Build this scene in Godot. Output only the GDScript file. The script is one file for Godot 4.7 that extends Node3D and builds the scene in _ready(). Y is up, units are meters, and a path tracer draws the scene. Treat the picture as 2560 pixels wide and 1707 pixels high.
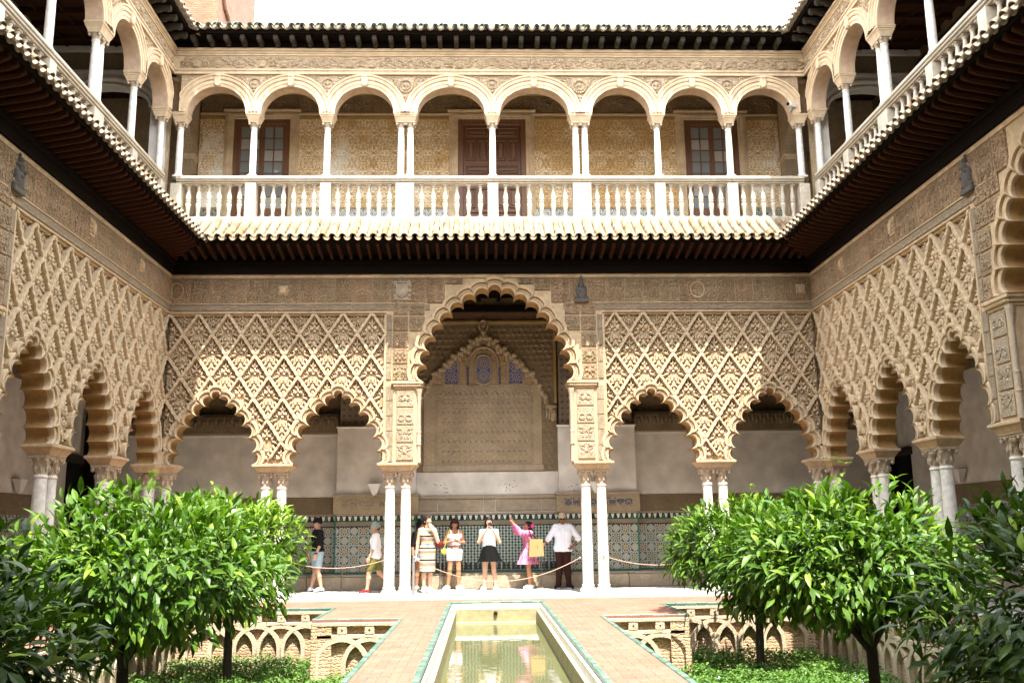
extends Node3D
# A palace courtyard: two storeys of arcades round a sunken garden with a long pool.
# Wings are built in their own frame: u along the wall, v up, w out of the wall into the court.

class MB:
	var v := PackedVector3Array()
	var n := PackedVector3Array()
	var c := PackedColorArray()
	var tint := Color(1, 1, 1)
	var tinted := false
	func put(a: Vector3, na: Vector3) -> void:
		v.append(a); n.append(na)
		if tinted: c.append(tint)
	func tri(a: Vector3, b: Vector3, d: Vector3) -> void:
		var m := (d - a).cross(b - a)
		if m.length_squared() < 1e-16: return
		m = m.normalized()
		put(a, m); put(b, m); put(d, m)
	func face(a: Vector3, b: Vector3, d: Vector3, e: Vector3, out: Vector3) -> void:
		var m := (d - a).cross(b - a)
		if m.length_squared() < 1e-16: m = (e - a).cross(d - a)
		if m.dot(out) >= 0.0:
			tri(a, b, d); tri(a, d, e)
		else:
			tri(a, d, b); tri(a, e, d)
	func tri3(a: Vector3, b: Vector3, d: Vector3, na: Vector3, nb: Vector3, nd: Vector3) -> void:
		var m := (d - a).cross(b - a)
		if m.length_squared() < 1e-18: return
		if na == Vector3.ZERO or nb == Vector3.ZERO or nd == Vector3.ZERO:
			var g := m.normalized() * (1.0 if m.dot(na + nb + nd) >= 0.0 else -1.0)
			if na == Vector3.ZERO: na = g
			if nb == Vector3.ZERO: nb = g
			if nd == Vector3.ZERO: nd = g
		if m.dot(na + nb + nd) >= 0.0:
			put(a, na); put(b, nb); put(d, nd)
		else:
			put(a, na); put(d, nd); put(b, nb)
	func quad3(a: Vector3, b: Vector3, d: Vector3, e: Vector3, na: Vector3, nb: Vector3, nd: Vector3, ne: Vector3) -> void:
		tri3(a, b, d, na, nb, nd); tri3(a, d, e, na, nd, ne)
	func box(at: Vector3, size: Vector3, bev := 0.0, b := Basis()) -> void:
		var h := size * 0.5
		bev = minf(bev, minf(h.x, minf(h.y, h.z)) * 0.6)
		for ax in 3:
			for s in [-1.0, 1.0]:
				var i := (ax + 1) % 3
				var j := (ax + 2) % 3
				var o := Vector3(); o[ax] = s
				var p := []
				for q in [[-1, -1], [1, -1], [1, 1], [-1, 1]]:
					var r := Vector3(); r[ax] = s * h[ax]; r[i] = q[0] * (h[i] - bev); r[j] = q[1] * (h[j] - bev)
					p.append(at + b * r)
				face(p[0], p[1], p[2], p[3], b * o)
		if bev <= 0.0: return
		for ax in 3:
			var i := (ax + 1) % 3
			var j := (ax + 2) % 3
			for si in [-1.0, 1.0]:
				for sj in [-1.0, 1.0]:
					var p := []
					for q in [[-1, 0], [1, 0], [1, 1], [-1, 1]]:
						var r := Vector3(); r[ax] = q[0] * (h[ax] - bev)
						r[i] = si * (h[i] if q[1] == 0 else h[i] - bev)
						r[j] = sj * (h[j] - bev if q[1] == 0 else h[j])
						p.append(at + b * r)
					var o := Vector3(); o[i] = si; o[j] = sj
					face(p[0], p[1], p[2], p[3], b * o)
		for sx in [-1.0, 1.0]:
			for sy in [-1.0, 1.0]:
				for sz in [-1.0, 1.0]:
					var s := Vector3(sx, sy, sz)
					var p := []
					for k in 3:
						var r := s * h
						for q in 3:
							if q != k: r[q] -= s[q] * bev
						p.append(at + b * r)
					face(p[0], p[1], p[2], p[2], b * s)
	func span(a: Vector3, b: Vector3, bev := 0.0) -> void:      # a box between two corners
		box((a + b) * 0.5, (b - a).abs(), bev)
	func taper(at: Vector3, lo: Vector2, hi: Vector2, h: float) -> void:   # a frustum, base centre at
		var p := []
		for q in [[lo, 0.0], [hi, h]]:
			for s in [[-1, -1], [1, -1], [1, 1], [-1, 1]]:
				p.append(at + Vector3(s[0] * q[0].x, q[1], s[1] * q[0].y))
		for k in 4:
			var m := (k + 1) % 4
			var o: Vector3 = (p[k] + p[m] + p[k + 4] + p[m + 4]) * 0.25 - at - Vector3(0, h * 0.5, 0)
			o.y = 0
			face(p[k], p[m], p[m + 4], p[k + 4], o)
		face(p[0], p[1], p[2], p[3], Vector3.DOWN)
		face(p[4], p[5], p[6], p[7], Vector3.UP)
	func grid(rows: Array, flip := false, closed := false) -> void:   # smooth sheet; normal du x dv, flipped on request
		var nr := rows.size()
		var nc: int = rows[0].size()
		var nn := []
		for j in nr:
			var line := PackedVector3Array()
			for i in nc:
				var i0 := i - 1
				var i1 := i + 1
				if closed:
					i0 = (i - 1 + nc) % nc; i1 = (i + 1) % nc
				else:
					i0 = maxi(i0, 0); i1 = mini(i1, nc - 1)
				var du: Vector3 = rows[j][i1] - rows[j][i0]
				var dv: Vector3 = rows[mini(j + 1, nr - 1)][i] - rows[maxi(j - 1, 0)][i]
				var m := du.cross(dv)
				if m.length_squared() < 1e-18:
					var jj := j + 1 if j == 0 else j - 1
					jj = clampi(jj, 0, nr - 1)
					du = rows[jj][i1] - rows[jj][i0]
					m = du.cross(dv)
				m = m.normalized()
				line.append(-m if flip else m)
			nn.append(line)
		for j in nr - 1:
			for i in (nc if closed else nc - 1):
				var k := (i + 1) % nc
				quad3(rows[j][i], rows[j][k], rows[j + 1][k], rows[j + 1][i], nn[j][i], nn[j][k], nn[j + 1][k], nn[j + 1][i])
	func lathe(prof: Array, seg := 16, at := Vector3(), b := Basis()) -> void:   # [radius, height] going up; sharp where the profile bends hard
		var start := 0
		for k in range(1, prof.size()):
			var last := k == prof.size() - 1
			var sharp := last
			if not last:
				var d0 := Vector2(prof[k][0] - prof[k - 1][0], prof[k][1] - prof[k - 1][1])
				var d1 := Vector2(prof[k + 1][0] - prof[k][0], prof[k + 1][1] - prof[k][1])
				sharp = absf(d0.angle_to(d1)) > 0.7
			if sharp:
				var rows := []
				for j in range(start, k + 1):
					var row := PackedVector3Array()
					for i in seg:
						var a := TAU * i / seg
						row.append(at + b * Vector3(prof[j][0] * cos(a), prof[j][1], prof[j][0] * sin(a)))
					rows.append(row)
				grid(rows, true, true)
				start = k
	func dome(at: Vector3, rx: float, ry: float, h: float, rot := 0.0, seg := 8) -> void:   # half an ellipsoid bulging to +z
		var rows := []
		for j in 4:
			var t := j / 3.0 * PI * 0.5
			var row := PackedVector3Array()
			for i in seg:
				var a := -TAU * i / seg
				var p := Vector2(rx * cos(a) * cos(t), ry * sin(a) * cos(t)).rotated(rot)
				row.append(at + Vector3(p.x, p.y, h * sin(t)))
			rows.append(row)
		grid(rows, true, true)
	func ball(at: Vector3, r: Vector3, seg := 10, rings := 6, b := Basis()) -> void:
		var rows := []
		for j in rings + 1:
			var t := -PI / 2 + PI * j / rings
			var row := PackedVector3Array()
			for i in seg:
				var a := TAU * i / seg
				row.append(at + b * (Vector3(cos(a) * cos(t), sin(t), sin(a) * cos(t)) * r))
			rows.append(row)
		grid(rows, true, true)
	func tube(path: PackedVector3Array, rad, seg := 8, caps := true) -> void:
		var rows := []
		var up := Vector3(0.123, 0.97, 0.2).normalized()
		for k in path.size():
			var t := (path[mini(k + 1, path.size() - 1)] - path[maxi(k - 1, 0)]).normalized()
			if absf(t.dot(up)) > 0.95: up = Vector3(0.9, 0.1, 0.42).normalized()
			var x := up.cross(t).normalized()
			var y := t.cross(x)
			up = y
			var r: float = rad if rad is float else rad[k]
			var row := PackedVector3Array()
			for i in seg:
				var a := TAU * i / seg
				row.append(path[k] + (x * cos(a) + y * sin(a)) * r)
			rows.append(row)
		grid(rows, false, true)
		if caps:
			for e in [0, path.size() - 1]:
				var o: Vector3 = path[0] - path[1] if e == 0 else path[e] - path[e - 1]
				for i in seg: face(path[e], rows[e][i], rows[e][(i + 1) % seg], rows[e][(i + 1) % seg], o)
	func extrude(poly: PackedVector2Array, w0: float, w1: float, back := true, smooth_deg := 40.0) -> void:   # w0 < w1, the front at w1
		var area := 0.0
		for i in poly.size():
			area += poly[i].cross(poly[(i + 1) % poly.size()])
		if area < 0: poly.reverse()
		var t := Geometry2D.triangulate_polygon(poly)
		for k in range(0, t.size(), 3):
			var a := poly[t[k]]
			var b := poly[t[k + 1]]
			var d := poly[t[k + 2]]
			face(Vector3(a.x, a.y, w1), Vector3(b.x, b.y, w1), Vector3(d.x, d.y, w1), Vector3(d.x, d.y, w1), Vector3(0, 0, 1))
			if back: face(Vector3(a.x, a.y, w0), Vector3(b.x, b.y, w0), Vector3(d.x, d.y, w0), Vector3(d.x, d.y, w0), Vector3(0, 0, -1))
		var m := poly.size()
		var en := PackedVector2Array()
		for i in m:
			var e := poly[(i + 1) % m] - poly[i]
			en.append(Vector2(e.y, -e.x).normalized())
		for i in m:
			var j := (i + 1) % m
			var na := en[i]
			var nb := en[i]
			if absf(en[(i - 1 + m) % m].angle_to(en[i])) < deg_to_rad(smooth_deg): na = (en[(i - 1 + m) % m] + en[i]).normalized()
			if absf(en[j].angle_to(en[i])) < deg_to_rad(smooth_deg): nb = (en[j] + en[i]).normalized()
			var a3 := Vector3(na.x, na.y, 0)
			var b3 := Vector3(nb.x, nb.y, 0)
			quad3(Vector3(poly[i].x, poly[i].y, w0), Vector3(poly[j].x, poly[j].y, w0), Vector3(poly[j].x, poly[j].y, w1), Vector3(poly[i].x, poly[i].y, w1), a3, b3, b3, a3)
	func mesh(m: Material = null) -> ArrayMesh:
		var a := []
		a.resize(Mesh.ARRAY_MAX)
		a[Mesh.ARRAY_VERTEX] = v
		a[Mesh.ARRAY_NORMAL] = n
		if tinted: a[Mesh.ARRAY_COLOR] = c
		var am := ArrayMesh.new()
		am.add_surface_from_arrays(Mesh.PRIMITIVE_TRIANGLES, a)
		if m: am.surface_set_material(0, m)
		return am

# ------------------------------------------------------------------ naming
var taken := {}
func numbered(called: String) -> String:
	if not taken.has(called):
		taken[called] = 0
		return called
	taken[called] += 1
	return "%s_%03d" % [called, taken[called]]

func thing(called: String, label: String, category: String, at := Vector3.ZERO, turn := 0.0, group := "") -> Node3D:
	var o := Node3D.new()
	o.name = numbered(called)
	add_child(o)
	o.position = at
	o.rotation.y = turn
	o.set_meta("label", label); o.set_meta("category", category)
	if group: o.set_meta("group", group)
	return o

func part(called: String, m, mat: Material, parent: Node3D, at := Vector3.ZERO) -> MeshInstance3D:
	var o := MeshInstance3D.new()
	o.name = called
	o.mesh = m.mesh(mat) if m is MB else m
	if not m is MB and mat: o.material_override = mat
	o.position = at
	parent.add_child(o, true)
	return o

func single(called: String, m: MB, mat: Material, label: String, category: String, at := Vector3.ZERO, group := "") -> MeshInstance3D:
	var o := part(numbered(called), m, mat, self, at)
	o.set_meta("label", label); o.set_meta("category", category)
	if group: o.set_meta("group", group)
	return o

func setting(called: String, m: MB, mat: Material) -> MeshInstance3D:
	var o := part(numbered(called), m, mat, self)
	o.set_meta("kind", "structure")
	return o

func stuff(o: Node) -> void:
	o.set_meta("kind", "stuff")

func multi(called: String, mesh: Mesh, mat: Material, places: Array, colours: Array, parent: Node3D) -> MultiMeshInstance3D:
	var mm := MultiMesh.new()
	mm.transform_format = MultiMesh.TRANSFORM_3D
	mm.use_colors = colours.size() > 0
	mm.mesh = mesh
	mm.instance_count = places.size()
	for i in places.size():
		mm.set_instance_transform(i, places[i])
		if colours.size(): mm.set_instance_color(i, colours[i])
	var o := MultiMeshInstance3D.new()
	o.name = called
	o.multimesh = mm
	o.material_override = mat
	parent.add_child(o, true)
	stuff(o)
	return o

# ------------------------------------------------------------------ materials
var M := {}
func lin(r: float, g: float, b: float) -> Color:
	return Color(r, g, b).linear_to_srgb()

func noise_tex(freq: float, lo: float, hi: float, seed_: int, size := 256, stretch := 1.0, octaves := 4) -> NoiseTexture2D:
	var f := FastNoiseLite.new()
	f.seed = seed_
	f.noise_type = FastNoiseLite.TYPE_SIMPLEX_SMOOTH
	f.frequency = freq
	f.fractal_octaves = octaves
	var t := NoiseTexture2D.new()
	t.width = size; t.height = int(size * stretch)
	t.seamless = true
	t.noise = f
	var g := Gradient.new()
	g.set_color(0, Color(lo, lo, lo).linear_to_srgb()); g.set_color(1, Color(hi, hi, hi).linear_to_srgb())
	t.color_ramp = g
	return t

var M_worn: StandardMaterial3D
var grain: NoiseTexture2D
var blotch: NoiseTexture2D
func mat(called: String, col: Color, rough := 0.85, albedo: Texture2D = null, period := Vector3(1, 1, 1), height: Texture2D = null, relief := 1.0, world := true, stain := true) -> StandardMaterial3D:
	var m := StandardMaterial3D.new()
	m.resource_name = called
	m.albedo_color = col
	m.roughness = rough
	m.uv1_triplanar = true
	m.uv1_world_triplanar = world
	m.uv1_scale = Vector3(1 / period.x, 1 / period.y, 1 / period.z)
	m.uv1_triplanar_sharpness = 8.0
	if albedo: m.albedo_texture = albedo
	if height:
		m.heightmap_enabled = true
		m.heightmap_texture = height
		m.heightmap_scale = relief
	if stain:
		m.detail_enabled = true
		m.detail_albedo = blotch
		m.detail_blend_mode = BaseMaterial3D.BLEND_MODE_MUL
		m.detail_uv_layer = BaseMaterial3D.DETAIL_UV_2
		m.uv2_triplanar = true
		m.uv2_world_triplanar = true
		m.uv2_scale = Vector3(0.35, 0.35, 0.35)
	M[called] = m
	return m

func picture(data: Image) -> ImageTexture:
	return ImageTexture.create_from_image(data)

# carved ornament: mirrored vine-like bands; returns [height, colour]
func carved(seed_: int, half: int, freq: float, bands: float, stretch := 1.0, dark := 0.58) -> Array:
	var f := FastNoiseLite.new()
	f.seed = seed_
	f.noise_type = FastNoiseLite.TYPE_SIMPLEX_SMOOTH
	f.frequency = freq
	f.fractal_octaves = 2
	f.domain_warp_enabled = true
	f.domain_warp_amplitude = 18.0
	f.domain_warp_frequency = freq * 1.2
	var n := half * 2
	var h := Image.create_empty(n, n, false, Image.FORMAT_RGB8)
	var a := Image.create_empty(n, n, false, Image.FORMAT_RGB8)
	for y in half:
		for x in half:
			var k := f.get_noise_2d(x, y * stretch) * bands
			var d := absf(k - floorf(k) - 0.5) * 2.0
			var e := smoothstep(0.25, 0.65, d)
			e = e * (0.8 + 0.2 * sin(k * 3.0))
			var ch := Color(e, e, e)
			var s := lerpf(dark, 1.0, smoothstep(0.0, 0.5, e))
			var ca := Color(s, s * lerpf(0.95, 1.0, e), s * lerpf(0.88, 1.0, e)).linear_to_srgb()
			for p in [[x, y], [n - 1 - x, y], [x, n - 1 - y], [n - 1 - x, n - 1 - y]]:
				h.set_pixel(p[0], p[1], ch)
				a.set_pixel(p[0], p[1], ca)
	return [picture(h), picture(a)]

# glazed tile dado with eight-pointed stars, one repeat
func star_tiles(n: int) -> Image:
	var im := Image.create_empty(n, n, false, Image.FORMAT_RGB8)
	var white := lin(0.33, 0.33, 0.28)
	var ink := lin(0.02, 0.035, 0.03)
	var ochre := lin(0.42, 0.2, 0.05)
	var green := lin(0.05, 0.16, 0.11)
	var blue := lin(0.08, 0.12, 0.26)
	for y in n:
		for x in n:
			var p := Vector2((x + 0.5) / n, (y + 0.5) / n)
			var best := white
			for k in 2:
				var q := p + Vector2(0.5, 0.5) * k
				q -= q.round()
				var r := q.length()
				var a := q.angle()
				var w := absf(fposmod(a / TAU * 8.0, 1.0) - 0.5) * 2.0
				if r < 0.055: best = ochre
				elif r < 0.1 and w > 0.45: best = ochre if k == 0 else green
				elif r > 0.13 and r < 0.215 and w < 0.55 - absf(r - 0.172) * 6.0: best = ink
				elif r > 0.235 and r < 0.30 and w > 0.62 + absf(r - 0.267) * 4.0: best = blue if k == 0 else green
				elif r > 0.305 and r < 0.37 and w < 0.36: best = ink
			im.set_pixel(x, y, best)
	return im

# net of dark and green drops on white, one repeat
func net_tiles(n: int) -> Image:
	var im := Image.create_empty(n, n, false, Image.FORMAT_RGB8)
	var white := lin(0.36, 0.36, 0.32)
	var ink := lin(0.02, 0.03, 0.03)
	var green := lin(0.05, 0.17, 0.12)
	var blue := lin(0.07, 0.1, 0.2)
	for y in n:
		for x in n:
			var p := Vector2((x + 0.5) / n, (y + 0.5) / n)
			var cell := Vector2i(int(p.x * 2), int(p.y * 2))
			var q := Vector2(p.x * 2 - cell.x - 0.5, p.y * 2 - cell.y - 0.5)
			var best := green if (cell.x + cell.y) % 2 == 0 else ink
			var wave := 0.36 + 0.1 * cos(q.y * TAU)
			if absf(q.x) > wave * 0.92: best = white
			if absf(absf(q.x) + absf(q.y) - 0.62) < 0.075: best = white
			if q.length() < 0.16: best = ink if best == green else blue
			im.set_pixel(x, y, best)
	return im

# stencilled and worn plaster of the upper gallery
func worn_wall(w: int, h: int, src: Image) -> Image:
	var im := Image.create_empty(w, h, false, Image.FORMAT_RGB8)
	var f := FastNoiseLite.new()
	f.seed = 5; f.frequency = 0.012; f.fractal_octaves = 4
	var n := src.get_width()
	for y in h:
		for x in w:
			var u := float(x) / w * 16.6 - 8.3
			var v := 1.0 - float(y) / h
			var s := src.get_pixel(int(fposmod(u / 0.62, 1.0) * n), int(fposmod(v * 3.4 / 0.62, 1.0) * n)).r
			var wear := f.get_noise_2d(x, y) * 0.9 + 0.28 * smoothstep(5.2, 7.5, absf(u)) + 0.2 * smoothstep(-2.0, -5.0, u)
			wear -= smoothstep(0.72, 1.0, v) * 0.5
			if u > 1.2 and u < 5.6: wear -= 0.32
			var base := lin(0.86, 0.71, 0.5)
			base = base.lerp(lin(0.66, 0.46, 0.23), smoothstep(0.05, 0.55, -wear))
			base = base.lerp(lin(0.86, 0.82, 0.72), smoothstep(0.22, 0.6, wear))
			var ink := lin(0.26, 0.155, 0.06)
			var k := smoothstep(0.7, 0.45, s) * clampf(0.85 - wear * 0.75, 0.08, 0.8)
			im.set_pixel(x, y, base.lerp(ink, k))
	return im

# stone laid in rough courses
func course_tex(n: int) -> Array:
	var a := Image.create_empty(n, n, false, Image.FORMAT_RGB8)
	var h := Image.create_empty(n, n, false, Image.FORMAT_RGB8)
	var f := FastNoiseLite.new()
	f.seed = 21; f.frequency = 0.03; f.fractal_octaves = 3
	var rng := RandomNumberGenerator.new(); rng.seed = 4
	var tones := []
	for r in 16:
		var line := []
		for q in 5: line.append(rng.randf_range(0.66, 1.0))
		tones.append(line)
	for y in n:
		for x in n:
			var yy := float(y) / n * 16.0 + f.get_noise_2d(x, y) * 0.5
			var r := int(fposmod(yy, 16.0)) % 16
			var xx := fposmod(float(x) / n * 5.0 + (r % 2) * 0.5 + r * 0.13, 5.0)
			var fy := fposmod(yy, 1.0)
			var fx := fposmod(xx, 1.0)
			var joint := minf(minf(fy, 1 - fy) * 1.0, minf(fx, 1 - fx) * 3.2)
			var e := smoothstep(0.03, 0.2, joint)
			var t: float = tones[r][int(xx) % 5]
			t = lerpf(1.0, t, e) * (0.92 + 0.25 * f.get_noise_2d(x * 3, y * 3))
			a.set_pixel(x, y, Color(t, t * lerpf(0.97, 0.9, e), t * lerpf(0.93, 0.78, e)).linear_to_srgb())
			e = e * 0.7 + 0.3 * f.get_noise_2d(x * 4, y * 4)
			h.set_pixel(x, y, Color(e, e, e))
	return [picture(a), picture(h)]

func make_materials() -> void:
	grain = noise_tex(0.02, 0.72, 1.0, 1, 256)
	blotch = noise_tex(0.012, 0.74, 1.0, 9, 256, 1.0, 5)
	var rough_h := noise_tex(0.06, 0.0, 1.0, 3, 256, 1.0, 5)
	var c1 := carved(11, 96, 0.02, 3.0)
	var c2 := carved(27, 96, 0.024, 3.2, 0.6)
	var c3 := carved(41, 96, 0.018, 3.4, 1.3)
	mat("stone", lin(0.61, 0.445, 0.265), 0.9, grain, Vector3(0.9, 0.9, 0.9), rough_h, 0.6)
	mat("lattice_stone", lin(0.65, 0.495, 0.31), 0.9, grain, Vector3(0.5, 0.5, 0.5), rough_h, 0.5)
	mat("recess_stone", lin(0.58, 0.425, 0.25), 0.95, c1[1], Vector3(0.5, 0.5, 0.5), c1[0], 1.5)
	mat("intrados_stone", lin(0.45, 0.265, 0.095), 0.88, grain, Vector3(0.7, 0.7, 0.7), rough_h, 0.4)  # orange-brown soffit stone, darkened further for the shade under the arches
	for k in 3:
		var c: Array = [c1, c2, c3][k]
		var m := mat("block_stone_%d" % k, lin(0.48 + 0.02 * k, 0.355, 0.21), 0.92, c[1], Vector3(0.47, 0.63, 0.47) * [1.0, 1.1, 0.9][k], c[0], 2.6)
		m.uv1_offset = Vector3(0.13 * k, 0.2 * k, 0.31 * k)
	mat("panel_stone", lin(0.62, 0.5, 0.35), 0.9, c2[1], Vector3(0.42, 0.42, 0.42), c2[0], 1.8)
	mat("inscription_stone", lin(0.55, 0.44, 0.3), 0.92, c2[1], Vector3(0.22, 0.36, 0.22), c2[0], 1.6)
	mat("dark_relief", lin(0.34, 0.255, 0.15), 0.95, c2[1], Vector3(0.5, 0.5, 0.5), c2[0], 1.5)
	mat("brown_relief", lin(0.42, 0.3, 0.175), 0.9, c3[1], Vector3(0.8, 0.5, 0.8), c3[0], 2.5)
	mat("pale_stone", lin(0.7, 0.53, 0.34), 0.88, grain, Vector3(1.3, 1.3, 1.3), rough_h, 0.3)
	mat("pale_relief", lin(0.71, 0.54, 0.35), 0.88, c3[1], Vector3(0.55, 0.42, 0.55), c3[0], 2.2)
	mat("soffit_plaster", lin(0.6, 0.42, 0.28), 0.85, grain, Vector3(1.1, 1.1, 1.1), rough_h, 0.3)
	mat("marble", lin(0.78, 0.74, 0.66), 0.5, noise_tex(0.018, 0.66, 1.0, 31, 256, 1.0, 5), Vector3(0.8, 0.8, 0.8), null, 1.0, true, false)
	mat("baluster_marble", lin(0.62, 0.54, 0.42), 0.6, grain, Vector3(0.8, 0.8, 0.8), rough_h, 0.2)
	mat("capital_stone", lin(0.62, 0.5, 0.36), 0.85, grain, Vector3(0.3, 0.3, 0.3), rough_h, 1.2)
	mat("plaster", lin(0.8, 0.75, 0.67), 0.9, noise_tex(0.014, 0.74, 1.0, 33, 256), Vector3(2.5, 2.5, 2.5), rough_h, 0.15)
	mat("slab", lin(0.62, 0.59, 0.54), 0.45, grain, Vector3(1.2, 1.2, 1.2), null, 1.0, true, true)
	mat("bench_stone", lin(0.42, 0.34, 0.24), 0.9, grain, Vector3(0.8, 0.8, 0.8), rough_h, 0.7)
	mat("wood", lin(0.011, 0.0075, 0.006), 0.7, noise_tex(0.05, 0.5, 1.0, 35, 128, 1.0), Vector3(0.25, 0.25, 0.25), null, 1.0, true, false)
	mat("rafter_wood", lin(0.062, 0.026, 0.014), 0.75, noise_tex(0.05, 0.45, 1.0, 36, 128, 1.0), Vector3(0.2, 0.2, 0.2), null, 1.0, true, false)
	mat("bracket_wood", lin(0.06, 0.05, 0.04), 0.8, grain, Vector3(0.1, 0.1, 0.1), rough_h, 0.6, true, false)
	mat("door_wood", lin(0.17, 0.075, 0.035), 0.5, noise_tex(0.03, 0.6, 1.0, 37, 128, 1.0), Vector3(0.12, 0.9, 0.12), null, 1.0, true, false)
	var tones := [[0.29, 0.2, 0.11], [0.34, 0.255, 0.15], [0.24, 0.14, 0.07], [0.33, 0.275, 0.18], [0.28, 0.13, 0.06]]
	for k in 5:
		mat("tile_%d" % k, lin(tones[k][0], tones[k][1], tones[k][2]), 0.85, grain, Vector3(0.35, 0.35, 0.35), rough_h, 0.3)
	for k in 3:
		mat("old_tile_%d" % k, lin([0.33, 0.26, 0.38][k], [0.26, 0.22, 0.31][k], [0.17, 0.15, 0.22][k]), 0.9, grain, Vector3(0.3, 0.3, 0.3), rough_h, 0.5)
	mat("turquoise_glaze", lin(0.1, 0.34, 0.31), 0.2, grain, Vector3(0.4, 0.4, 0.4), null, 1.0, true, false)
	for k in 3:
		mat("green_glaze_%d" % k, lin([0.05, 0.075, 0.11][k], [0.125, 0.15, 0.185][k], [0.095, 0.115, 0.145][k]), 0.4, grain, Vector3(0.3, 0.3, 0.3), null, 1.0, true, false)
	for k in 4:
		mat("brick_%d" % k, lin([0.31, 0.335, 0.32, 0.295][k], [0.135, 0.15, 0.143, 0.127][k], [0.088, 0.103, 0.094, 0.08][k]), 0.85, grain, Vector3(0.25, 0.25, 0.25), rough_h, 0.3)
	mat("mortar", lin(0.32, 0.145, 0.096), 0.9, grain, Vector3(0.5, 0.5, 0.5), rough_h, 0.2)
	var cs := course_tex(256)
	mat("course_stone", lin(0.60, 0.455, 0.31), 0.95, cs[0], Vector3(1.1, 0.95, 1.1), cs[1], 2.0)
	mat("tower_brick", lin(0.25, 0.135, 0.085), 0.9, cs[0], Vector3(1.3, 1.1, 1.3), cs[1], 1.5)
	mat("garden_stone", lin(0.66, 0.53, 0.37), 0.95, grain, Vector3(0.4, 0.4, 0.4), rough_h, 1.2)
	var ww := worn_wall(1024, 256, (carved(58, 64, 0.026, 2.6)[0] as ImageTexture).get_image())
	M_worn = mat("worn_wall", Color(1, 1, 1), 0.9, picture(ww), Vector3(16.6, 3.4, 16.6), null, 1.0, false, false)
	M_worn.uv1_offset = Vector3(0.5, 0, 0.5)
	mat("star_tile", Color(1, 1, 1), 0.25, picture(star_tiles(128)), Vector3(0.5, 0.5, 0.5), null, 1.0, false, false)
	mat("net_tile", Color(1, 1, 1), 0.25, picture(net_tiles(64)), Vector3(0.17, 0.15, 0.17), null, 1.0, false, false)
	mat("ink_glaze", lin(0.015, 0.025, 0.025), 0.25, null, Vector3.ONE, null, 1.0, true, false)
	mat("green_trim", lin(0.035, 0.14, 0.105), 0.25, null, Vector3.ONE, null, 1.0, true, false)
	mat("white_glaze", lin(0.6, 0.56, 0.48), 0.25, null, Vector3.ONE, null, 1.0, true, false)
	mat("blue_pane", lin(0.03, 0.06, 0.4), 0.15, noise_tex(0.05, 0.35, 1.0, 38, 128), Vector3(0.3, 0.3, 0.3), null, 1.0, true, false)
	mat("lead_tracery", lin(0.36, 0.3, 0.2), 0.8, null, Vector3.ONE, null, 1.0, true, false)
	mat("gilt", lin(0.4, 0.26, 0.09), 0.6, grain, Vector3(0.5, 0.5, 0.5), null, 1.0, true, true)
	mat("red_frieze", lin(0.3, 0.17, 0.1), 0.9, c2[1], Vector3(0.34, 0.3, 0.34), c2[0], 1.5)
	var hex := carved(77, 64, 0.05, 4.0)
	mat("niche_field", lin(0.55, 0.425, 0.26), 0.95, hex[1], Vector3(0.3, 0.26, 0.3), hex[0], 2.5)
	mat("niche_panel", lin(0.66, 0.53, 0.35), 0.95, c1[1], Vector3(0.3, 0.3, 0.3), c1[0], 1.2)
	mat("fresco_blue", lin(0.17, 0.19, 0.32), 0.9, c2[1], Vector3(0.2, 0.2, 0.2), c2[0], 0.8)
	mat("glass", lin(0.2, 0.22, 0.23), 0.08, null, Vector3.ONE, null, 1.0, true, false)
	mat("curtain", lin(0.42, 0.4, 0.38), 0.9, grain, Vector3(0.4, 0.4, 0.4), null, 1.0, true, false)
	mat("steel", lin(0.3, 0.3, 0.3), 0.35, null, Vector3.ONE, null, 1.0, true, false)
	M.steel.metallic = 0.8
	mat("grey_paint", lin(0.16, 0.16, 0.165), 0.5, null, Vector3.ONE, null, 1.0, true, false)
	mat("rope", lin(0.45, 0.3, 0.22), 0.9, grain, Vector3(0.05, 0.05, 0.05), null, 1.0, true, false)
	mat("white_paint", lin(0.72, 0.7, 0.66), 0.5, null, Vector3.ONE, null, 1.0, true, false)
	mat("soil", lin(0.07, 0.05, 0.035), 0.95, grain, Vector3(0.5, 0.5, 0.5), rough_h, 1.0)
	mat("bark", lin(0.045, 0.033, 0.024), 0.9, noise_tex(0.06, 0.5, 1.0, 39, 128), Vector3(0.12, 0.5, 0.12), rough_h, 1.5, true, false)
	var w := mat("pool_water", lin(0.115, 0.124, 0.058), 0.03, noise_tex(0.01, 0.8, 1.0, 40, 256), Vector3(3, 3, 3), noise_tex(0.03, 0.0, 1.0, 44, 256), 0.12, true, false)
	w.metallic_specular = 0.5
	mat("pool_wall", lin(0.36, 0.32, 0.17), 0.8, grain, Vector3(0.8, 0.8, 0.8), rough_h, 0.3)
	mat("dark_stone", lin(0.13, 0.115, 0.1), 0.9, grain, Vector3(0.2, 0.2, 0.2), rough_h, 0.6)
	mat("black_paint", lin(0.012, 0.012, 0.013), 0.5, null, Vector3.ONE, null, 1.0, true, false)
	mat("red_paint", lin(0.35, 0.02, 0.02), 0.5, null, Vector3.ONE, null, 1.0, true, false)
	for k in ["wood", "rafter_wood", "bracket_wood", "black_paint"]: M[k].metallic_specular = 0.15
	for k in [["leaf", 0.42, 0.07], ["young_leaf", 0.5, 0.1], ["cover_leaf", 0.5, 0.1]]:
		var m := mat(k[0], Color(1, 1, 1), k[1], null, Vector3.ONE, null, 1.0, true, false)
		m.vertex_color_use_as_albedo = true
		m.metallic_specular = 0.35
		m.backlight_enabled = true
		m.backlight = lin(0.5, 0.62, 0.16)

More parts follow.
